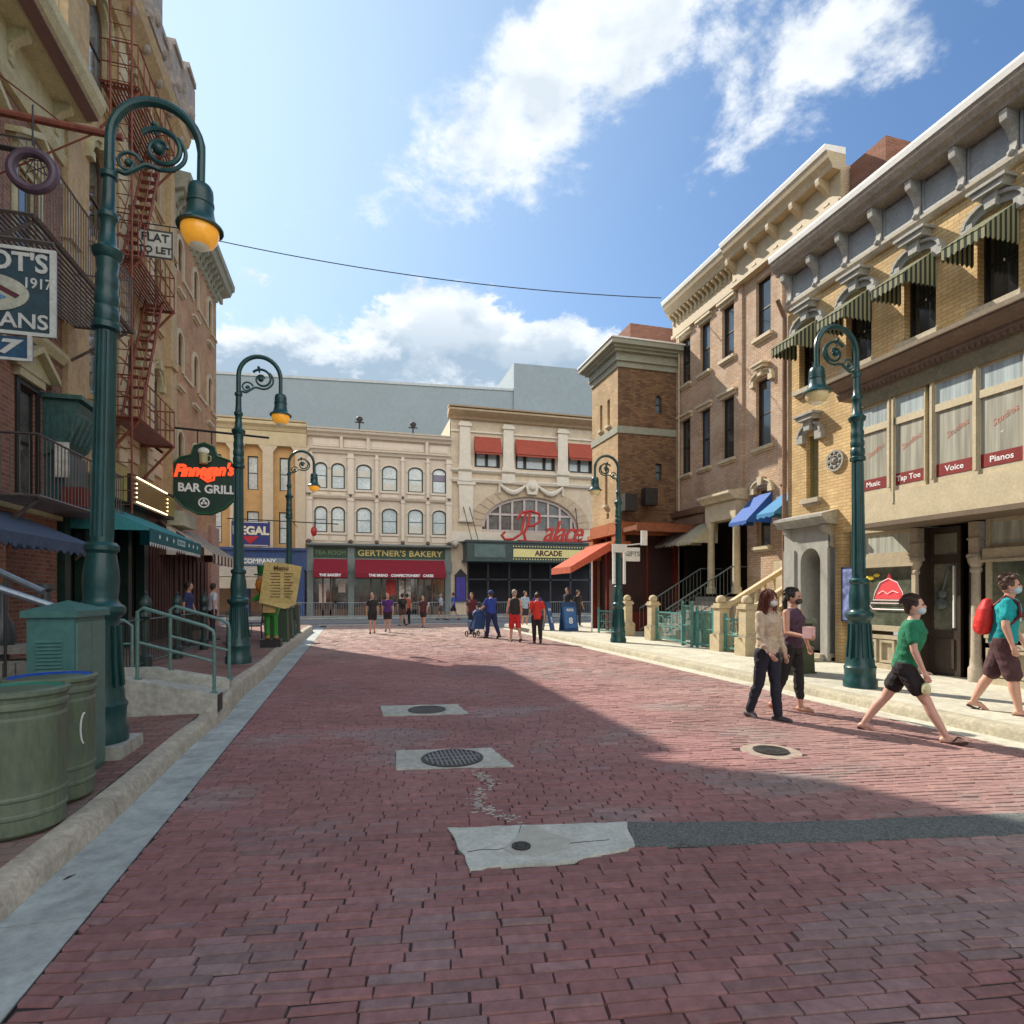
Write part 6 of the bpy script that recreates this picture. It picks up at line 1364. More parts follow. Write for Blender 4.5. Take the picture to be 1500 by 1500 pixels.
sq_bin('square green bin right behind the menu figure', -2.0, 17.4, .27, .55, 1.0, (.04, .08, .045))
sq_bin('square green bin, middle of the row behind the menu figure', -2.0, 18.7, .27, .55, 1.0, (.035, .07, .04))
sq_bin('square brownish green bin, farthest of the row on the left pavement', -1.97, 21.0, .27, .5, 1.02, (.07, .075, .05))
# menu figure: a green suited statuette holding a menu board
t = thing('menu_statue', 'green suited bearded statuette holding up a parchment menu board on a black plinth', 'statue', (-1.98, 13.55, .27))
X, Y, Z = -1.98, 13.55, .27
gsuit = mat('statue green', (.03, .25, .03), .4, var=.2); 
MB().box(X-.2, X+.2, Y-.18, Y+.18, Z, Z+.16).build('plinth', black_t, t)
m = MB(); m.tube([(X-.07, Y, Z+.16), (X-.08, Y-.01, Z+.5), (X-.06, Y, Z+.72)], [.05, .05, .08], 8); m.tube([(X+.08, Y, Z+.16), (X+.08, Y-.02, Z+.5), (X+.05, Y, Z+.72)], [.05, .05, .08], 8)
m.tube([(X, Y, Z+.66), (X, Y, Z+.85), (X, Y, Z+1.1), (X, Y, Z+1.2)], [.13, .19, .17, .08], 12); m.tube([(X-.15, Y, Z+1.1), (X-.3, Y-.1, Z+1.0), (X-.1, Y-.2, Z+1.15)], [.06, .055, .05], 8); m.build('body', gsuit, t, smooth=True)
MB().ball((X-.06, Y-.08, Z+.2), .07, sc=(.8, 1.4, .7)).ball((X+.1, Y-.08, Z+.2), .07, sc=(.8, 1.4, .7)).build('shoes', mat('tan shoes', (.3, .2, .06), .5), t)
MB().box(X-.14, X+.1, Y-.21, Y-.12, Z+.72, Z+.9).build('apron', mat('tan cloth', (.4, .26, .1), .6), t)
m = MB(); m.ball((X-.17, Y-.05, Z+1.3), .14, sc=(1, .8, 1.4)); m.build('beard', mat('orange beard', (.5, .17, .02), .8, var=.3, vs=20), t, smooth=True)
MB().ball((X-.17, Y-.06, Z+1.44), .1).build('head', skin_m, t, smooth=True)
m = MB(); m.lathe([(.17, 1.5), (.17, 1.52), (.1, 1.53), (.11, 1.7), (.0, 1.72)], (X-.17, Y, Z), 16); m.build('hat', mat('dark statue green', (.015, .12, .02), .5), t, smooth=True)
mb_ = MB(); mb_.prism([(X-.2, Y-.24, Z+.93), (X+.3, Y-.24, Z+.8), (X+.5, Y-.2, Z+.9), (X+.62, Y-.2, Z+1.68), (X+.3, Y-.22, Z+1.74), (X-.1, Y-.22, Z+1.77)], (0, -.03, 0)); bb = mb_.build('menu_board', mat('parchment', (.55, .42, .16), .7, var=.2, vs=4), t)
text('Menu', (X+.22, Y-.28, Z+1.64), (1, 0, 0), .13, mat('brown ink', (.12, .05, .02), .6), bb, ext=.001, bold=.002)
m = MB()
for i in range(9): m.box(X-.0+.03*(i % 2), X+.2, Y-.262, Y-.258, Z+1.52-i*.06, Z+1.535-i*.06); m.box(X+.28, X+.46-.03*(i % 3), Y-.262, Y-.258, Z+1.52-i*.06, Z+1.535-i*.06)
m.build('menu_lines', mat('brown ink', (.12, .05, .02), .6), bb); t.location = (-1.98, 15.7, .27); t.scale = (1.2, 1.2, 1.2)

# ---------------- right pavement: stone bollards, green fences, stairs
bol = mat('sandstone post', (.50, .42, .27), .8, var=.15, vs=5, bump=.3)
posts = [(9.3, 18.6, 'stone post with domed cap beside the tower steps, leftmost of four'), (9.2, 16.6, 'stone post with domed cap, second from the tower'), (9.15, 13.0, 'stone post with domed cap at the foot of the sand coloured stairs, farther one'), (9.05, 11.85, 'stone post with domed cap at the foot of the sand coloured stairs, nearest one')]
p0 = None
for x, y, lb in posts:
    if p0 is None:
        p0 = thing('stone_post', lb, 'stone post', (0, 0, 0), 'sandstone posts along the right pavement')
        m = MB(); m.box(-.2, .2, -.2, .2, 0, .42); m.prism([(-.2, -.2, .42), (.2, -.2, .42), (.13, -.13, .5), (-.13, -.13, .5)], (0, .001, 0)); m.lathe([(.27, .42), (.19, .5)], seg=4)
        m.box(-.13, .13, -.13, .13, .42, 1.1); m.build('shaft', bol, p0)
        m = MB(); m.box(-.17, .17, -.17, .17, 1.1, 1.17); m.box(-.14, .14, -.14, .14, 1.17, 1.22); m.lathe([(.1, 1.22), (.13, 1.26), (.13, 1.34), (.09, 1.4), (.04, 1.42), (.0, 1.43)], seg=14); m.build('cap', bol, p0, smooth=True)
        p0.location = (x, y, .14)
    else: dup(p0, (x, y, .14), 0, lb)
def lattice(label, x0, y0, x1, y1, h):
    t = thing('green_fence', label, 'fence', (x0, y0, .14)); d = Vector((x1-x0, y1-y0, 0)); L = d.length; F = Fr((x0, y0, .14), d/L, (0, 0, 1)); F.n = Vector((-(y1-y0), x1-x0, 0))/L
    m = MB(F); m.box(0, L, -.02, .02, h-.05, h); m.box(0, L, -.02, .02, .08, .13); m.box(0, L, -.015, .015, .5*h, .5*h+.03); m.box(0, .06, -.03, .03, 0, h+.12); m.box(L-.06, L, -.03, .03, 0, h+.12); m.build('frame', fence_g, t)
    m = MB(F); n = int(L/.1)
    for i in range(1, n): m.box(L*i/n-.006, L*i/n+.006, -.006, .006, .12, h-.04)
    k = max(1, int(L/.55))
    for i in range(k):
        c = L*(i+.5)/k
        m.tube([(c+.2*cos(2*pi*j/14), .0, h*.72+.13*sin(2*pi*j/14)) for j in range(14)], .012, 5, closed=True)
        m.tube([(c-.2, 0, .15), (c, 0, h*.48), (c+.2, 0, .15)], .012, 5)
    m.build('ironwork', fence_g, t); return t
lattice('green ironwork fence between the stone posts, left of the little gate', 9.2, 16.4, 9.15, 14.7, .92)
lattice('green ironwork gate panel standing forward in the middle of the fences', 9.0, 14.6, 8.95, 14.0, 1.15)
lattice('green ironwork fence right of the little gate', 9.05, 13.95, 9.1, 13.2, 1.0)
lattice('low green fence between the two nearest stone posts', 9.12, 12.8, 9.08, 12.05, .85)
lattice('low green fence beside the lamp post near the tower', 8.9, 20.2, 9.3, 18.8, .85)
t = thing('service_box', 'small green service panel behind the gate fence', 'box', (9.5, 14.3, .14)); MB().box(9.3, 9.6, 14.0, 14.5, .14, 1.05).box(9.28, 9.62, 13.98, 14.52, 1.05, 1.1).build('body', mat('pale green box', (.1, .2, .17), .5), t)
def stairs(label, x0, x1, y0, y1, n, z1, m_):
    t = thing('stairs', label, 'stairs', (x0, y0, .14)); m = MB(); zz = .14
    for i in range(n):
        a = x0+(x1-x0)*i/n; m.box(a, x1+.6, y0, y1, zz+(z1-zz)*i/n, zz+(z1-zz)*(i+1)/n)
    m.build('steps', m_, t); return t
st1 = stairs('sand coloured stairs with thick balustrades up to the pink building', 9.4, 11.8, 12.0, 13.0, 9, 1.62, bol)
for y in (11.9, 13.05):
    m = MB(); m.prism([(9.15, y-.08, 1.12), (11.9, y-.08, 2.62), (11.9, y-.08, 2.75), (9.15, y-.08, 1.25)], (0, .16, 0)); m.prism([(9.2, y-.06, .14), (11.9, y-.06, 1.6), (11.9, y-.06, 1.75), (9.2, y-.06, .35)], (0, .12, 0)); b_ = m.build('balustrade', bol, st1)
    for i in range(9):
        f = (i+.7)/9.5; x = 9.2+2.7*f; zb = .33+1.4*f; q = MB(); q.lathe([(.045, 0), (.03, .05), (.05, .25), (.06, .38), (.03, .6), (.035, .78), (.045, .83)], (x, y, zb), 8); q.build('baluster', bol, b_)
m = MB(); m.box(11.8, 12.48, 11.7, 14.2, .14, 1.62); m.box(11.75, 11.85, 13.15, 14.2, 1.62, 2.55); m.build('landing', bol, st1)
st2 = stairs('dim grey stairs with dark iron railings up to the shaded porch', 9.7, 12.0, 16.5, 18.2, 9, 1.5, mat('grey steps', (.25, .23, .2), .8))
ri = mat('grey green iron', (.10, .13, .12), .5)
for y in (16.5, 18.25):
    m = MB(); m.bar((9.6, y, 1.1), (12.0, y, 2.5), .025); m.bar((9.6, y, .35), (12.0, y, 1.65), .02); m.bar((12.0, y, 2.5), (12.9, y, 2.5), .025)
    for i in range(18): f = i/17; m.bar((9.6+2.4*f, y, .35+1.3*f), (9.6+2.4*f, y, 1.1+1.4*f), .01)
    m.build('railing', ri, st2)
# blue sandwich boards
for x, y, lb, w, a in ((8.25, 21.6, 'blue sandwich board with a round white figure by the kerb, nearer the tower', .62, .1), (7.55, 22.2, 'blue sandwich board turned half away, just left of its twin', .5, .9)):
    t = thing('sandwich_board', lb, 'sandwich board', (0, 0, 0), 'blue sandwich boards')
    m = MB(); h = 1.15; m.prism([(-w/2, -.25, 0), (w/2, -.25, 0), (w/2, -.03, h), (-w/2, -.03, h)], (0, .03, 0)); m.prism([(-w/2, .25, 0), (w/2, .25, 0), (w/2, .03, h), (-w/2, .03, h)], (0, -.03, 0)); m.build('panels', mat('board blue', (.02, .07, .18), .4, var=.2), t)
    m = MB(); m.prism([(-w/2+.05, -.232, .12), (w/2-.05, -.232, .12), (w/2-.05, -.075, .95), (-w/2+.05, -.075, .95)], (0, -.004, 0)); p_ = m.build('print', mat('mid blue print', (.05, .16, .4), .5, var=.3, vs=5), t)
    text('8', (0, -.2, .4), (1, 0, 0), .34, whitel, t, bold=.01, up=(0, .19, .98)); text('RIDE', (0, -.12, .82), (1, 0, 0), .14, whitel, t, bold=.004, up=(0, .19, .98))
    t.location = (x, y, .14); t.rotation_euler = (0, 0, a)
# cafe tables far left
dk_t = mat('cafe iron', (.06, .05, .05), .5)
def cafe_table(lb, x, y):
    t = thing('cafe_table', lb, 'table', (x, y, .27), 'round cafe tables on the bar terrace'); MB().lathe([(.32, .98), (.32, 1.01), (.0, 1.012)], (x, y, 0), 16).build('tabletop', steel, t); MB().lathe([(.2, .27), (.2, .29), (.03, .32), (.03, .98)], (x, y, 0), 10).build('leg', dk_t, t)
cafe_table('round cafe table nearer the camera, behind the ramp rails', -3.2, 17.2); cafe_table('round cafe table farther off beside the striped awning', -3.4, 19.4)
def chair(lb, x, y, rz):
    t = thing('cafe_chair', lb, 'chair', (0, 0, 0), 'dark cafe chairs on the bar terrace')
    MB().box(-.2, .2, -.2, .2, .43, .46).build('seat', dk_t, t); m = MB(); m.tube([(-.19, -.19, .46), (-.18, -.23, .85), (0, -.25, .9), (.18, -.23, .85), (.19, -.19, .46)], .015, 6)
    for i in (-.1, 0, .1): m.bar((i, -.2, .46), (i, -.245, .88), .008)
    m.build('backrest', dk_t, t)
    for sx in (-1, 1):
        for sy in (-1, 1): MB().bar((sx*.18, sy*.18, .44), (sx*.21, sy*.21, 0), .013).build('leg', dk_t, t)
    t.location = (x, y, .27); t.rotation_euler = (0, 0, rz)
chair('dark cafe chair on the near side of the nearer table', -2.95, 16.5, .1); chair('dark cafe chair on the street side of the nearer table', -2.65, 17.4, 1.7); chair('dark cafe chair beside the farther table', -2.85, 19.2, 1.5)
# a few small street things
t = thing('litter', 'dark fallen leaf lying in the left gutter', 'leaf', (-1.54, 3.8, .005)); MB().prism([(-1.56, 3.78, .005), (-1.54, 3.79, .01), (-1.52, 3.84, .006), (-1.55, 3.82, .006)], (0, 0, .002)).build('blade', mat('dry leaf', (.05, .035, .02), .8), t)
# ============================================================= PEOPLE
def mesh_union(mb, vox, sm=3, decimate=None):
    me = bpy.data.meshes.new('tmp'); me.from_pydata(mb.v, [], mb.f)
    bm = bmesh.new(); bm.from_mesh(me); bmesh.ops.recalc_face_normals(bm, faces=bm.faces); bm.to_mesh(me); bm.free()
    o = bpy.data.objects.new('tmp', me); COL.objects.link(o)
    r = o.modifiers.new('r', 'REMESH'); r.mode = 'VOXEL'; r.voxel_size = vox
    s = o.modifiers.new('s', 'SMOOTH'); s.iterations = sm; s.factor = .5
    dg = bpy.context.evaluated_depsgraph_get(); out = bpy.data.meshes.new_from_object(o.evaluated_get(dg))
    bpy.data.objects.remove(o); bpy.data.meshes.remove(me); return out
def loft(mb, rings, seg=18):
    """rings: (centre, rx, ry) ellipses, x across, y front-back, stacked along z"""
    R_ = []
    for (x, y, z), rx, ry in rings: R_.append([mb.pt((x+rx*cos(2*pi*k/seg), y+ry*sin(2*pi*k/seg), z)) for k in range(seg)])
    for A, B in zip(R_, R_[1:]):
        for k in range(seg): mb.face((A[k], A[(k+1) % seg], B[(k+1) % seg], B[k]))
    mb.face(R_[0][::-1]); mb.face(R_[-1])
def limb(mb, pts, rr, seg=12):
    mb.tube(pts, rr, seg)
    mb.ball(pts[0], rr[0]*.98, seg, 8); mb.ball(pts[-1], rr[-1]*.98, seg, 8)
def person(name, label, loc, face, h=1.65, group=None, legs=((15, 5), (-15, 15)), arms=((10, 15, 12), (-10, 15, 12)), lean=2, top=None, topc=(.5, .5, .5), sleeve='short', bottom='shorts', botc=(.03, .03, .03),
           hair='short', hairc=(.03, .02, .015), shoe=(.03, .03, .03), build=1., near=False, mask=False, cap=None, extras=None, female=False, headturn=0, skinc=None, top_len=0., z_off=0.):
    sk = skin_m if skinc is None else mat('skin %g' % skinc[0], skinc, .5, var=.06, vs=20)
    t = thing(name, label, 'person', (0, 0, 0), group); k = h/1.65; vox = .0085 if near else .018; B = build
    hipz = .87; th, sh = .42, .40
    def rot(p, a):      # lean forward about the hips
        a = radians(a); y, z = p[1], p[2]-hipz; return (p[0], y*cos(a)+z*sin(a), hipz+z*cos(a)-y*sin(a))
    LG = []
    for s, (a, kb) in zip((-1, 1), legs):
        a0 = radians(a); a1 = radians(a-kb); hp = (s*.088*B, 0, hipz); kn = (s*.085*B, th*sin(a0), hipz-th*cos(a0)); an = (s*.08, kn[1]+sh*sin(a1), kn[2]-sh*cos(a1)); LG.append((hp, kn, an, a1))
    low = min(l[2][2] for l in LG)-.065
    AR = []
    for s, (a, eb, ab) in zip((-1, 1), arms):
        a0, b0, c0 = radians(a), radians(a+eb), radians(ab); shd = (s*.165*B, 0, 1.345); el = (shd[0]+s*.28*sin(c0), .275*sin(a0), 1.345-.275*cos(a0)*cos(c0)); wr = (el[0]+s*.1*sin(c0)-s*.02, el[1]+.24*sin(b0), el[2]-.24*cos(b0)); AR.append([shd, el, wr, b0])
    def torso(mb, e=0, z0=.80, z1=1.40):
        w = (.150 if female else .155)*B; ws = (.125 if female else .145)*B; sh_ = (.155 if female else .178)*B
        prof = [(.78, w*.9, .10*B), (.86, w+.008, .112*B), (.94, w, .108*B), (1.05, ws, .096*B), (1.16, ws+.008, .102*B), (1.27, sh_-.008, .108*B), (1.335, sh_-.02, .09*B), (1.375, sh_*.62, .07), (1.40, .07, .058)]
        R_ = []
        for z, rx, ry in prof:
            if z < z0-.001 or z > z1+.001: continue
            bx = .018*B if 1.15 < z < 1.3 and female else 0
            R_.append((rot((0, bx+.0, z), lean), rx+e, ry+e+bx*.6))
        loft(mb, R_, 20)
    b = MB(); torso(b)
    nk0, nk1 = rot((0, -.01, 1.38), lean), rot((0, .012, 1.47), lean); limb(b, [nk0, nk1], [.056, .05])
    hc = rot((0, .025, 1.555), lean*.6); b.ball(hc, .1, 18, 14, sc=(.76, .92, 1.12)); b.ball((hc[0], hc[1]+.022, hc[2]-.045), .066, 14, 10, sc=(.85, .95, 1.0))
    if near:
        b.ball((hc[0], hc[1]+.096, hc[2]-.012), .017, 8, 6, sc=(.8, 1.2, 1.3))
        for s in (-1, 1): b.ball((hc[0]+s*.078, hc[1]-.005, hc[2]-.01), .022, 8, 6, sc=(.4, .8, 1.2))
        b.ball((hc[0], hc[1]+.078, hc[2]-.055), .024, 8, 6, sc=(1, .5, .45))
    for i, (hp, kn, an, a1) in enumerate(LG):
        limb(b, [hp, tuple((hp[j]+kn[j])/2 for j in range(3)), kn], [.085*B, .074*B, .054*B]); c = tuple(kn[j]+(an[j]-kn[j])*.35 for j in range(3)); c = (c[0], c[1]-.012, c[2])
        limb(b, [kn, c, an], [.052*B, .052*B, .034]); f = an; pit = radians(-12 if (a1 > .15) else (28 if a1 < -.25 else 0))
        tip = (f[0]+(.02 if f[0] > 0 else -.02), f[1]+.15*cos(pit), f[2]-.04-.15*sin(pit)); heel = (f[0], f[1]-.035, f[2]-.035); limb(b, [heel, (f[0], f[1]+.06, f[2]-.04), tip], [.033, .033, .024])
    for i, (shd, el, wr, b0) in enumerate(AR):
        s_, e_, w_ = rot(shd, lean), rot(el, lean), rot(wr, lean); AR[i] = [s_, e_, w_, b0]
        limb(b, [s_, tuple((s_[j]+e_[j])/2 for j in range(3)), e_], [.048*B, .043*B, .036*B]); limb(b, [e_, tuple(e_[j]+(w_[j]-e_[j])*.3 for j in range(3)), w_], [.037*B, .035*B, .024])
        d = Vector(w_)-Vector(e_); d.normalize(); sg = -1 if i == 0 else 1; fw = Vector((0, cos(b0), sin(b0))); P = Vector(w_)+d*.05
        limb(b, [w_, tuple(P)], [.026, .03], 8)
        if near:
            for q in range(4):
                o = fw*(.027-.018*q); r0 = P+d*.02+o; L_ = (.062, .07, .065, .05)[q]; cu = Vector((-sg*.25, 0, 0))
                r1 = r0+(d+cu*.6).normalized()*L_*.55; r2 = r1+(d+cu*2).normalized()*L_*.5; b.tube([tuple(r0), tuple(r1), tuple(r2)], [.0105, .0095, .008], 7)
            r0 = Vector(w_)+d*.02+fw*.02; r1 = r0+(d*.7+fw*.9).normalized()*.04; r2 = r1+(d*1.1+fw*.25).normalized()*.03; b.tube([tuple(r0), tuple(r1), tuple(r2)], [.013, .011, .009], 7)
        else: limb(b, [tuple(P), tuple(P+d*.06)], [.028, .02], 6)
    M_ = Matrix.Translation((0, 0, -low))
    M_ = Matrix.Scale(k, 4) @ M_
    def fin(mb, nm, m, vx=None, sm=3, parent=t):
        me = mesh_union(mb, vx or vox, sm)
        if near and nm in ('shirt', 'shorts', 'trousers'):      # folds in the cloth
            sd_ = loc[0]*3; a_ = .0075 if nm == 'shirt' else .006
            NR = [v.normal.copy() for v in me.vertices]
            for v, nrm in zip(me.vertices, NR):
                c_ = v.co.copy(); q = noise.noise((c_.x*7+sd_, c_.y*7, c_.z*11+c_.x*6)); q2 = noise.noise((c_.x*16, c_.y*16+sd_, c_.z*9-c_.x*12)); f = (1-abs(q)*2.6)*a_+q2*a_*.7
                v.co = c_+nrm*(f-.002)
        me.transform(M_); me.polygons.foreach_set('use_smooth', [True]*len(me.polygons)); me.materials.clear(); me.materials.append(m); me.name = nm
        o = bpy.data.objects.new(nm, me); COL.objects.link(o); o.parent = parent; OFF[o.name] = Vector(); return o
    def raw(mb, nm, m, parent=t, smooth=True):
        o = mb.build(nm, m, parent, smooth=smooth, ang=60); o.data.transform(M_); return o
    bo = fin(b, 'body', sk)
    # clothes
    tm = top or mat('cloth %g %g %g' % topc, topc, .85, var=.2, vs=9, bump=.9, bs=11)
    c = MB(); z0 = .86-top_len; torso(c, .017, z0=.78 if top_len > .03 else .86)
    if sleeve != 'none':
        for s_, e_, w_, _ in AR:
            if sleeve == 'short': m_ = tuple(s_[j]+(e_[j]-s_[j])*.62 for j in range(3)); limb(c, [(s_[0]*.99, s_[1], s_[2]-.002), m_], [.058*B, .058*B])
            else: limb(c, [(s_[0]*.99, s_[1], s_[2]), e_], [.058*B, .05*B]); limb(c, [e_, tuple(e_[j]+(w_[j]-e_[j])*.92 for j in range(3))], [.048*B, .036])
    fin(c, 'shirt', tm, sm=2)
    bm_ = mat('cloth %g %g %g' % botc, botc, .85, var=.25, vs=9, bump=.8, bs=14)
    c = MB(); fr = {'shorts': (.62, .03), 'long_shorts': (.95, .035), 'trousers': (2.0, .015), 'capri': (1.7, .012), 'skirt': (.9, .05)}[bottom]
    loft(c, [(rot((0, 0, .78), lean), .13*B, .10*B), (rot((0, 0, .86), lean), .164*B+.008, .125*B), (rot((0, 0, .95), lean), .158*B+.006, .118*B), (rot((0, 0, 1.0), lean), .15*B, .11*B)], 20)
    for hp, kn, an, a1 in LG:
        f = min(fr[0], 1); e = tuple(hp[j]+(kn[j]-hp[j])*f for j in range(3)); limb(c, [hp, e], [.092*B+.01, (.085-.03*f)*B+fr[1]])
        if fr[0] > 1:
            g = (fr[0]-1)*.97; cc = tuple(kn[j]+(an[j]-kn[j])*.35 for j in range(3)); limb(c, [kn, (cc[0], cc[1]-.01, cc[2]), tuple(kn[j]+(an[j]-kn[j])*g for j in range(3))], [.056*B+fr[1], .055*B+fr[1], .040+fr[1]])
    fin(c, 'shorts' if 'short' in bottom else 'trousers', bm_, sm=2)
    if shoe:
        for hp, kn, an, a1 in LG:
            s = MB(); pit = radians(-12 if (a1 > .15) else (28 if a1 < -.25 else 0)); f = an
            if near and shoe[0] > .9: pass
            tip = (f[0]+(.02 if f[0] > 0 else -.02), f[1]+.165*cos(pit), f[2]-.052-.165*sin(pit)); hl = (f[0], f[1]-.05, f[2]-.052)
            if bottom == 'trousers' or not near: limb(s, [hl, (f[0], f[1]+.05, f[2]-.048), tip], [.044, .046, .034]); fin(s, 'shoe', mat('shoe %g' % shoe[0], tuple(shoe[:3]), .6), vx=vox*.8)
            else:
                d = Vector(tip)-Vector(hl); n = d.normalized(); s.prism([tuple(Vector(hl)+Vector((x, 0, -.012))+n*y_) for x, y_ in ((-.028, -.02), (.028, -.02), (.034, .1), (.044, .17), (.03, .24), (-.03, .24), (-.044, .17), (-.034, .1))], (0, 0, -.018))
                s.tube([tuple(Vector(hl)+n*.1+Vector((-.036, 0, -.01))), tuple(Vector(hl)+n*.15+Vector((-.01, 0, .045))), tuple(Vector(hl)+n*.2+Vector((0, 0, .02)))], .007, 5); s.tube([tuple(Vector(hl)+n*.1+Vector((.036, 0, -.01))), tuple(Vector(hl)+n*.15+Vector((.01, 0, .045))), tuple(Vector(hl)+n*.2+Vector((0, 0, .02)))], .007, 5)
                raw(s, 'sandal', mat('shoe %g' % shoe[0], tuple(shoe[:3]), .6), smooth=False)
    if hair:
        hm_ = mat('hair %g %g' % hairc[:2], hairc, .6, var=.35, vs=30, bump=.5, bs=70, streak=.2); c = MB(); c.ball((hc[0], hc[1]-.016, hc[2]+.026), .108, 16, 12, sc=(.82, .9, 1.0))
        if hair == 'long': limb(c, [(hc[0], hc[1]-.055, hc[2]), (hc[0], hc[1]-.075, hc[2]-.14), (hc[0], hc[1]-.08, hc[2]-.32)], [.075, .075, .045]); [limb(c, [(hc[0]+s*.06, hc[1]-.02, hc[2]), (hc[0]+s*.075, hc[1]-.0, hc[2]-.14), (hc[0]+s*.08, hc[1]+.03, hc[2]-.28)], [.038, .035, .02]) for s in (-1, 1)]
        elif hair == 'tail': limb(c, [(hc[0], hc[1]-.09, hc[2]+.02), (hc[0], hc[1]-.14, hc[2]-.06), (hc[0], hc[1]-.12, hc[2]-.2)], [.035, .04, .02])
        elif hair == 'bun': c.ball((hc[0], hc[1]-.09, hc[2]+.06), .045)
        elif hair == 'curly': [c.ball((hc[0]+R.uniform(-.07, .07), hc[1]-.025+R.uniform(-.07, .07), hc[2]+.045+R.uniform(-.04, .06)), .03) for _ in range(40)]
        else: c.ball((hc[0], hc[1]-.05, hc[2]-.02), .075, 12, 8, sc=(.95, .7, 1.1))
        # keep the face clear
        c.v = [v if not (v.y > hc[1]+.055 and v.z < hc[2]+.055) else Vector((v.x*.8, hc[1]+.03, v.z)) for v in c.v]
        hr = fin(c, 'hair', hm_, sm=2)
        if near:
            st = MB(); rr_ = random.Random(int(loc[0]*100))
            for _ in range(420):
                a = rr_.uniform(-pi, pi); e = rr_.uniform(.05, 1.5); d = Vector((cos(a)*cos(e), sin(a)*cos(e), sin(e)))
                if d.y > .55 and d.z < .62: continue
                p = Vector((hc[0]+d.x*.09, hc[1]-.016+d.y*.099, hc[2]+.028+d.z*.108)); L_ = {'long': rr_.uniform(.2, .34), 'tail': .07, 'curly': .035}.get(hair, rr_.uniform(.04, .075)); pts = [tuple(p)]
                dv = (Vector((d.x*.1, d.y*.1-.12, -1)) if hair == 'long' else Vector((rr_.uniform(-1, 1), -.9, -.2))-d*(Vector((0, -.9, -.2)).dot(d))*.8).normalized()
                if hair == 'curly': dv = (d+Vector((rr_.uniform(-1, 1), rr_.uniform(-1, 1), rr_.uniform(-.5, 1)))).normalized()
                for q in range(1, 5):
                    w_ = Vector((rr_.uniform(-1, 1), rr_.uniform(-1, 1), 0))*.006; p = p+dv*L_/4+w_+d*.001
                    c0 = Vector((hc[0], hc[1]-.016, hc[2]+.026)); r_ = p-c0
                    if hair != 'curly' and r_.z > -.05 and r_.length < .103: p = c0+r_.normalized()*.1035
                    pts.append(tuple(p))
                st.tube(pts, [.0028, .003, .0026, .002, .001], 3)
            raw(st, 'hair_strands', hm_, hr)
    if cap: c = MB(); c.ball((hc[0], hc[1]-.01, hc[2]+.045), .112, 16, 10, sc=(.82, .95, .85)); c.box(-.07, .07, hc[1]+.06, hc[1]+.18, hc[2]+.05, hc[2]+.065); fin(c, 'cap', mat('cap %g' % cap[0], cap, .8))
    if near:
        for s in (-1, 1): e = MB(); e.ball((hc[0]+s*.03, hc[1]+.083, hc[2]+.012), .011, 8, 6); raw(e, 'eye', mat('eye', (.02, .015, .01), .2), bo)
    if mask:
        c = MB(); c.ball((hc[0], hc[1]+.052, hc[2]-.05), .062, 14, 10, sc=(.95, .98, .82)); mk = fin(c, 'face_mask', mat('mask %g' % mask[0], mask, .8), sm=2)
        l = MB()
        for s in (-1, 1):
            for dz in (-.01, -.07): l.bar((hc[0]+s*.05, hc[1]+.06, hc[2]-.05+dz*.4), (hc[0]+s*.078, hc[1]-.0, hc[2]+dz), .003)
        raw(l, 'ear_loop', mat('mask %g' % mask[0], mask, .8), mk)
    if extras: extras(t, AR, raw, fin, hc, rot, lean)
    t.location = (loc[0], loc[1], loc[2]+z_off); t.rotation_euler = (0, 0, radians(face)); return t
# face: degrees, 0 looks along +Y (up the street), -90 looks to the right (+X), 180 looks at the camera
def e_cup(t, AR, raw, fin, hc, rot, lean):
    pass
# 1: woman, cream long sleeves, dark jeans, walking towards the camera and right
def bagx(t, AR, raw, fin, hc, rot, lean):
    w = AR[1][2]; m = MB(); m.ball((w[0], w[1]+.02, w[2]-.1), .03); fin(m, 'phone', mat('pink phone case', (.6, .3, .3), .5))
person('person', 'woman in cream long sleeved top, navy jeans and long auburn hair', (5.11, 6.3, 0), 190, 1.62, legs=((9, 3), (-8, 14)), arms=((6, 18, 6), (10, 30, 6)), topc=(.48, .38, .28), sleeve='long', bottom='trousers', botc=(.012, .014, .028), hair='long', hairc=(.11, .028, .015), shoe=(.06, .05, .06), near=True, female=True, build=.95, mask=(.62, .62, .6), skinc=(.52, .30, .22))
def e_paper(t, AR, raw, fin, hc, rot, lean):
    w = AR[1][2]; m = MB(); m.box(w[0]-.09, w[0]+.03, w[1]-.01, w[1]+.1, w[2]-.02, w[2]+.13); raw(m, 'held_papers', mat('pink papers', (.65, .42, .42), .6), smooth=False)
person('person', 'woman in dark purple tank top, black leggings and dark ponytail', (5.8, 6.66, 0), 200, 1.64, legs=((8, 4), (-10, 12)), arms=((-4, 22, 30), (8, 75, 8)), topc=(.07, .035, .06), sleeve='none', bottom='capri', botc=(.012, .012, .012), hair='tail', hairc=(.02, .015, .012), shoe=(.35, .15, .1), near=True, female=True, mask=(.05, .045, .04), extras=e_paper)
def e_bag(t, AR, raw, fin, hc, rot, lean):
    w = AR[1][2]; m = MB(); m.ball((w[0], w[1]+.02, w[2]-.19), .05, sc=(.6, 1, 1.5)); fin(m, 'plastic_bag', mat('pale yellow bag', (.6, .6, .35), .4))
person('person', 'woman in green t-shirt and black shorts striding to the right with a pale blue mask', (6.0, 5.14, 0), -146, 1.65, legs=((-27, 6), (30, 4)), arms=((-12, 8, 10), (16, 14, 6)), lean=9, topc=(.01, .17, .085), bottom='shorts', botc=(.015, .012, .014), hair='short', hairc=(.035, .014, .01), shoe=(.05, .02, .018), near=True, female=True, mask=(.5, .6, .66), extras=e_bag, skinc=(.56, .33, .26))
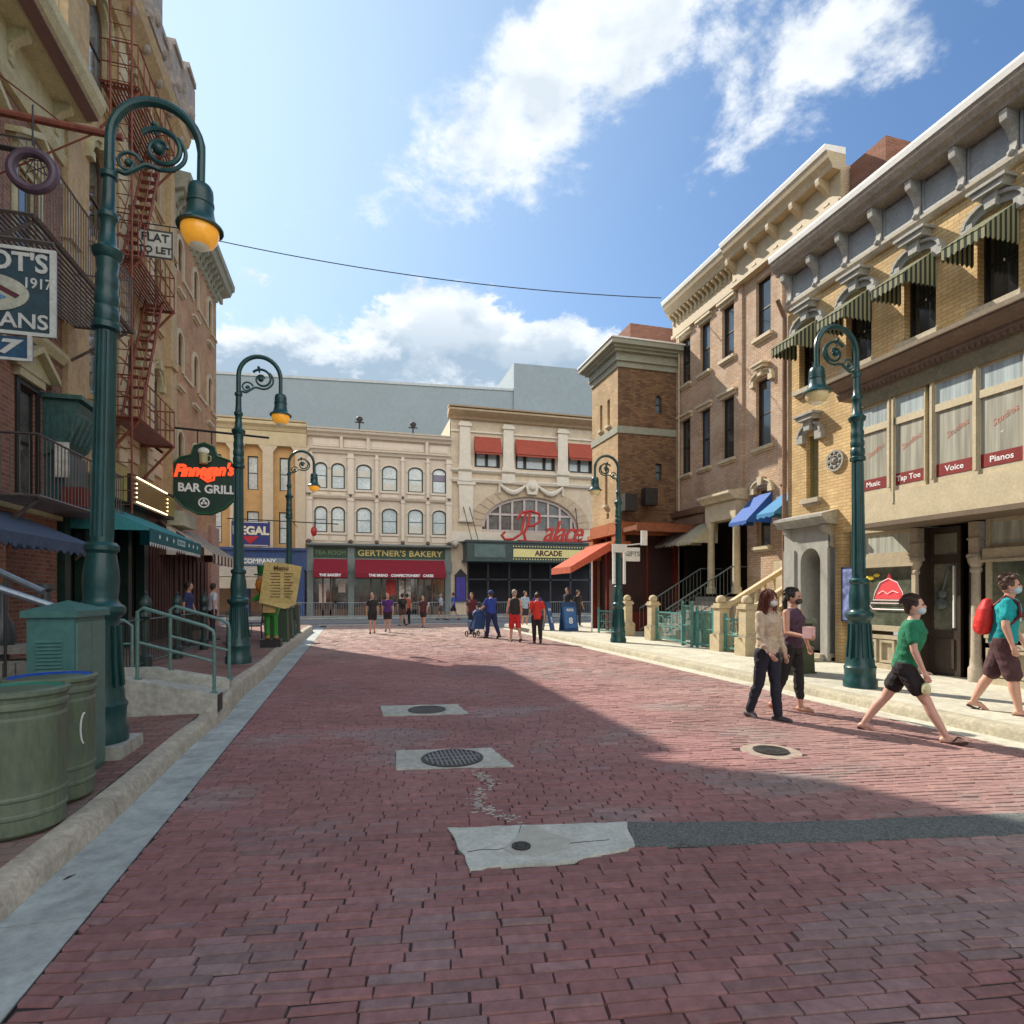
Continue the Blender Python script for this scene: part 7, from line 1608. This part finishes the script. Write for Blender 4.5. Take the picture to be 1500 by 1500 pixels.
def e_pack(t, AR, raw, fin, hc, rot, lean):
    c = MB(); r = [(rot((0, -.2, z), lean), rx, ry) for z, rx, ry in ((.93, .12, .05), (.97, .15, .09), (1.1, .16, .11), (1.25, .15, .09), (1.36, .10, .05), (1.38, .05, .02))]; loft(c, r, 18); c.ball(rot((0, -.25, 1.02), lean), .11, sc=(1.2, .55, .9)); bp = fin(c, 'backpack', mat('red backpack', (.55, .015, .012), .6, var=.2, vs=6), sm=3)
    m = MB()
    for s in (-1, 1): m.tube([rot((s*.1, -.12, 1.3), lean), rot((s*.12, -.02, 1.43), lean), rot((s*.125, .1, 1.36), lean), rot((s*.135, .13, 1.2), lean), rot((s*.15, .02, 1.05), lean)], .02, 6)
    raw(m, 'strap', mat('dark red strap', (.12, .01, .015), .7), bp)
    m = MB(); m.ball(rot((.02, .128, 1.17), lean), .06, sc=(1.2, .25, .7)); raw(m, 'shirt_print', mat('pale print', (.45, .65, .65), .7))
person('person', 'man in turquoise t-shirt and maroon shorts with a red backpack at the right edge', (7.7, 5.28, .14), -150, 1.66, legs=((-16, 10), (14, 6)), arms=((8, 25, 14), (4, 18, 14)), lean=6, topc=(.0, .30, .33), bottom='long_shorts', botc=(.07, .03, .035), hair='curly', hairc=(.09, .05, .035), shoe=(.05, .02, .018), near=True, build=1.12, mask=(.4, .58, .65), extras=e_pack, skinc=(.54, .30, .22))
# far walkers: (x, y, facing, height, ...)
def backp(t, AR, raw, fin, hc, rot, lean):
    m = MB(); m.ball(rot((0, -.18, 1.18), lean), .14, sc=(1, .6, 1.3)); fin(m, 'backpack', black_t)
W_ = ((-14, 6), (14, 4)); W2 = ((12, 4), (-16, 18)); S0 = ((4, 0), (-4, 4))
P_ = [
 ('woman in black top and black shorts walking down the sunny road, leftmost walker', .76, 24.2, 178, 1.62, W_, dict(topc=(.02, .02, .022), botc=(.015, .015, .018), hair='short', hairc=(.12, .09, .07), female=True)),
 ('woman in purple top and dark shorts walking beside the woman in black', 1.40, 24.8, 176, 1.6, W2, dict(topc=(.08, .02, .16), botc=(.02, .015, .02), hair='bun', hairc=(.2, .09, .07), female=True)),
 ('person in black top with black backpack and brown shorts stepping away', 2.4, 29.6, 20, 1.6, W2, dict(topc=(.02, .02, .022), botc=(.1, .05, .04), hairc=(.02, .02, .02), extras=backp)),
 ('person in orange top behind the one in maroon near the barriers', 2.75, 31.0, -20, 1.6, W_, dict(topc=(.4, .1, .05), botc=(.02, .02, .02), bottom='trousers')),
 ('person in dark maroon top with pale bare legs crossing the sunny road', 3.2, 27.5, 160, 1.5, W2, dict(topc=(.07, .02, .03), botc=(.03, .015, .02), top_len=.05)),
 ('man in blue shirt and black shorts walking left in front of the bakery', 6.0, 35.6, 90, 1.72, ((26, 4), (-22, 10)), dict(topc=(.04, .1, .42), botc=(.02, .02, .025))),
 ('woman in white top beside the man in blue in front of the bakery', 5.3, 36.0, 90, 1.6, W_, dict(topc=(.5, .55, .65), botc=(.1, .1, .12), female=True, hairc=(.3, .25, .2))),
 ('man in bright blue shirt and navy trousers pushing the stroller', 4.82, 20.4, 25, 1.7, W2, dict(topc=(.02, .05, .3), botc=(.01, .02, .08), bottom='trousers', arms=((30, 40, 6), (30, 40, 6)), cap=(.02, .05, .2), build=1.15)),
 ('woman with dark red hair standing beyond the stroller', 4.55, 22.6, 150, 1.62, S0, dict(topc=(.1, .02, .03), botc=(.02, .02, .04), hair='long', hairc=(.05, .012, .01), female=True, bottom='trousers')),
 ('man in black sleeveless top and bright red shorts walking away up the road', 5.22, 18.7, 5, 1.72, W2, dict(topc=(.02, .02, .02), sleeve='none', botc=(.5, .02, .02), bottom='long_shorts', hairc=(.3, .25, .2))),
 ('woman in loose red shirt and black leggings walking away, nearest the blue boards', 5.78, 18.0, -10, 1.6, ((6, 2), (-6, 30)), dict(topc=(.55, .03, .02), botc=(.02, .012, .015), bottom='trousers', hairc=(.03, .015, .015), hair='bun', female=True, build=1.1, top_len=.06)),
 ('person in black shirt and khaki shorts waiting beside the blue boards', 9.2, 24.2, 120, 1.7, S0, dict(topc=(.02, .02, .03), botc=(.3, .22, .12))),
 ('person in black waiting at the kerb under the salmon awning', 9.75, 24.4, 200, 1.6, S0, dict(topc=(.03, .03, .035), botc=(.03, .03, .03), shoe=(.6, .6, .6), bottom='trousers')),
 ('person in pale shirt standing behind the sandwich boards', 7.9, 26.5, 200, 1.7, S0, dict(topc=(.35, .45, .55), botc=(.03, .03, .05))),
 ('person in violet shirt standing before the dark foyer', 9.0, 28.0, 170, 1.66, S0, dict(topc=(.07, .04, .2), botc=(.03, .03, .05))),
 ('person in coral pink top standing behind the far bins on the left pavement', -2.35, 22.4, 170, 1.62, S0, dict(topc=(.7, .12, .13), botc=(.05, .04, .05), z_off=.27, female=True)),
 ('person in white shirt standing by the cafe tables under the striped awning', -3.9, 18.4, -60, 1.6, S0, dict(topc=(.55, .55, .6), botc=(.03, .03, .05), bottom='trousers', z_off=.27)),
 ('person in navy shirt standing behind the ramp railings by the bar', -4.1, 16.6, -90, 1.6, S0, dict(topc=(.03, .04, .12), botc=(.03, .03, .03), bottom='trousers', z_off=.27)),
]
for lb, x, y, f, h, lg, kw in P_:
    z = .14 if x > 7.1 and y < 26.4 else 0
    person('person', lb, (x, y, z), f, h, legs=lg, **kw)
# stroller
t = thing('stroller', 'blue pushchair with hood and small wheels in front of the man in bright blue', 'stroller', (0, 0, 0))
sb = mat('stroller blue', (.02, .07, .2), .7, var=.25, vs=5)
m = MB(); m.nz([(-.25, .3), (.2, .3), (.3, .55), (.28, .62), (-.05, .5), (-.3, .85), (-.38, .8)], -.22, .22); m.build('seat', sb, t)
m = MB(); m.tube([(0, -.3+.32*cos(a), .75+.32*sin(a)) for a in [pi*.15+pi*.6*i/8 for i in range(9)]], .03, 6); m.ball((0, -.2, .85), .26, sc=(.9, .9, .75)); m.build('hood', sb, t, smooth=True)
m = MB()
for s in (-.22, .22): m.bar((s, .3, .1), (s, -.45, 1.02), .015); m.bar((s, -.35, .12), (s, .1, .6), .015)
m.bar((-.22, -.45, 1.02), (.22, -.45, 1.02), .02); m.build('frame', black_t, t)
for sx in (-.24, .24):
    for y in (.3, -.35): MB(Fr((sx, y, .11), (0, 1, 0), (0, 0, 1))).tube([(0+.1*cos(2*pi*i/14), .1*sin(2*pi*i/14), 0) for i in range(14)], .022, 6, closed=True).build('wheel', black_t, t)
m = MB(); m.ball((.05, .05, .6), .13, sc=(1, .8, 1.2)); m.build('blanket', mat('white blanket', (.6, .55, .5), .8), t, smooth=True)
t.location = (4.42, 21.2, 0); t.rotation_euler = (0, 0, radians(15))
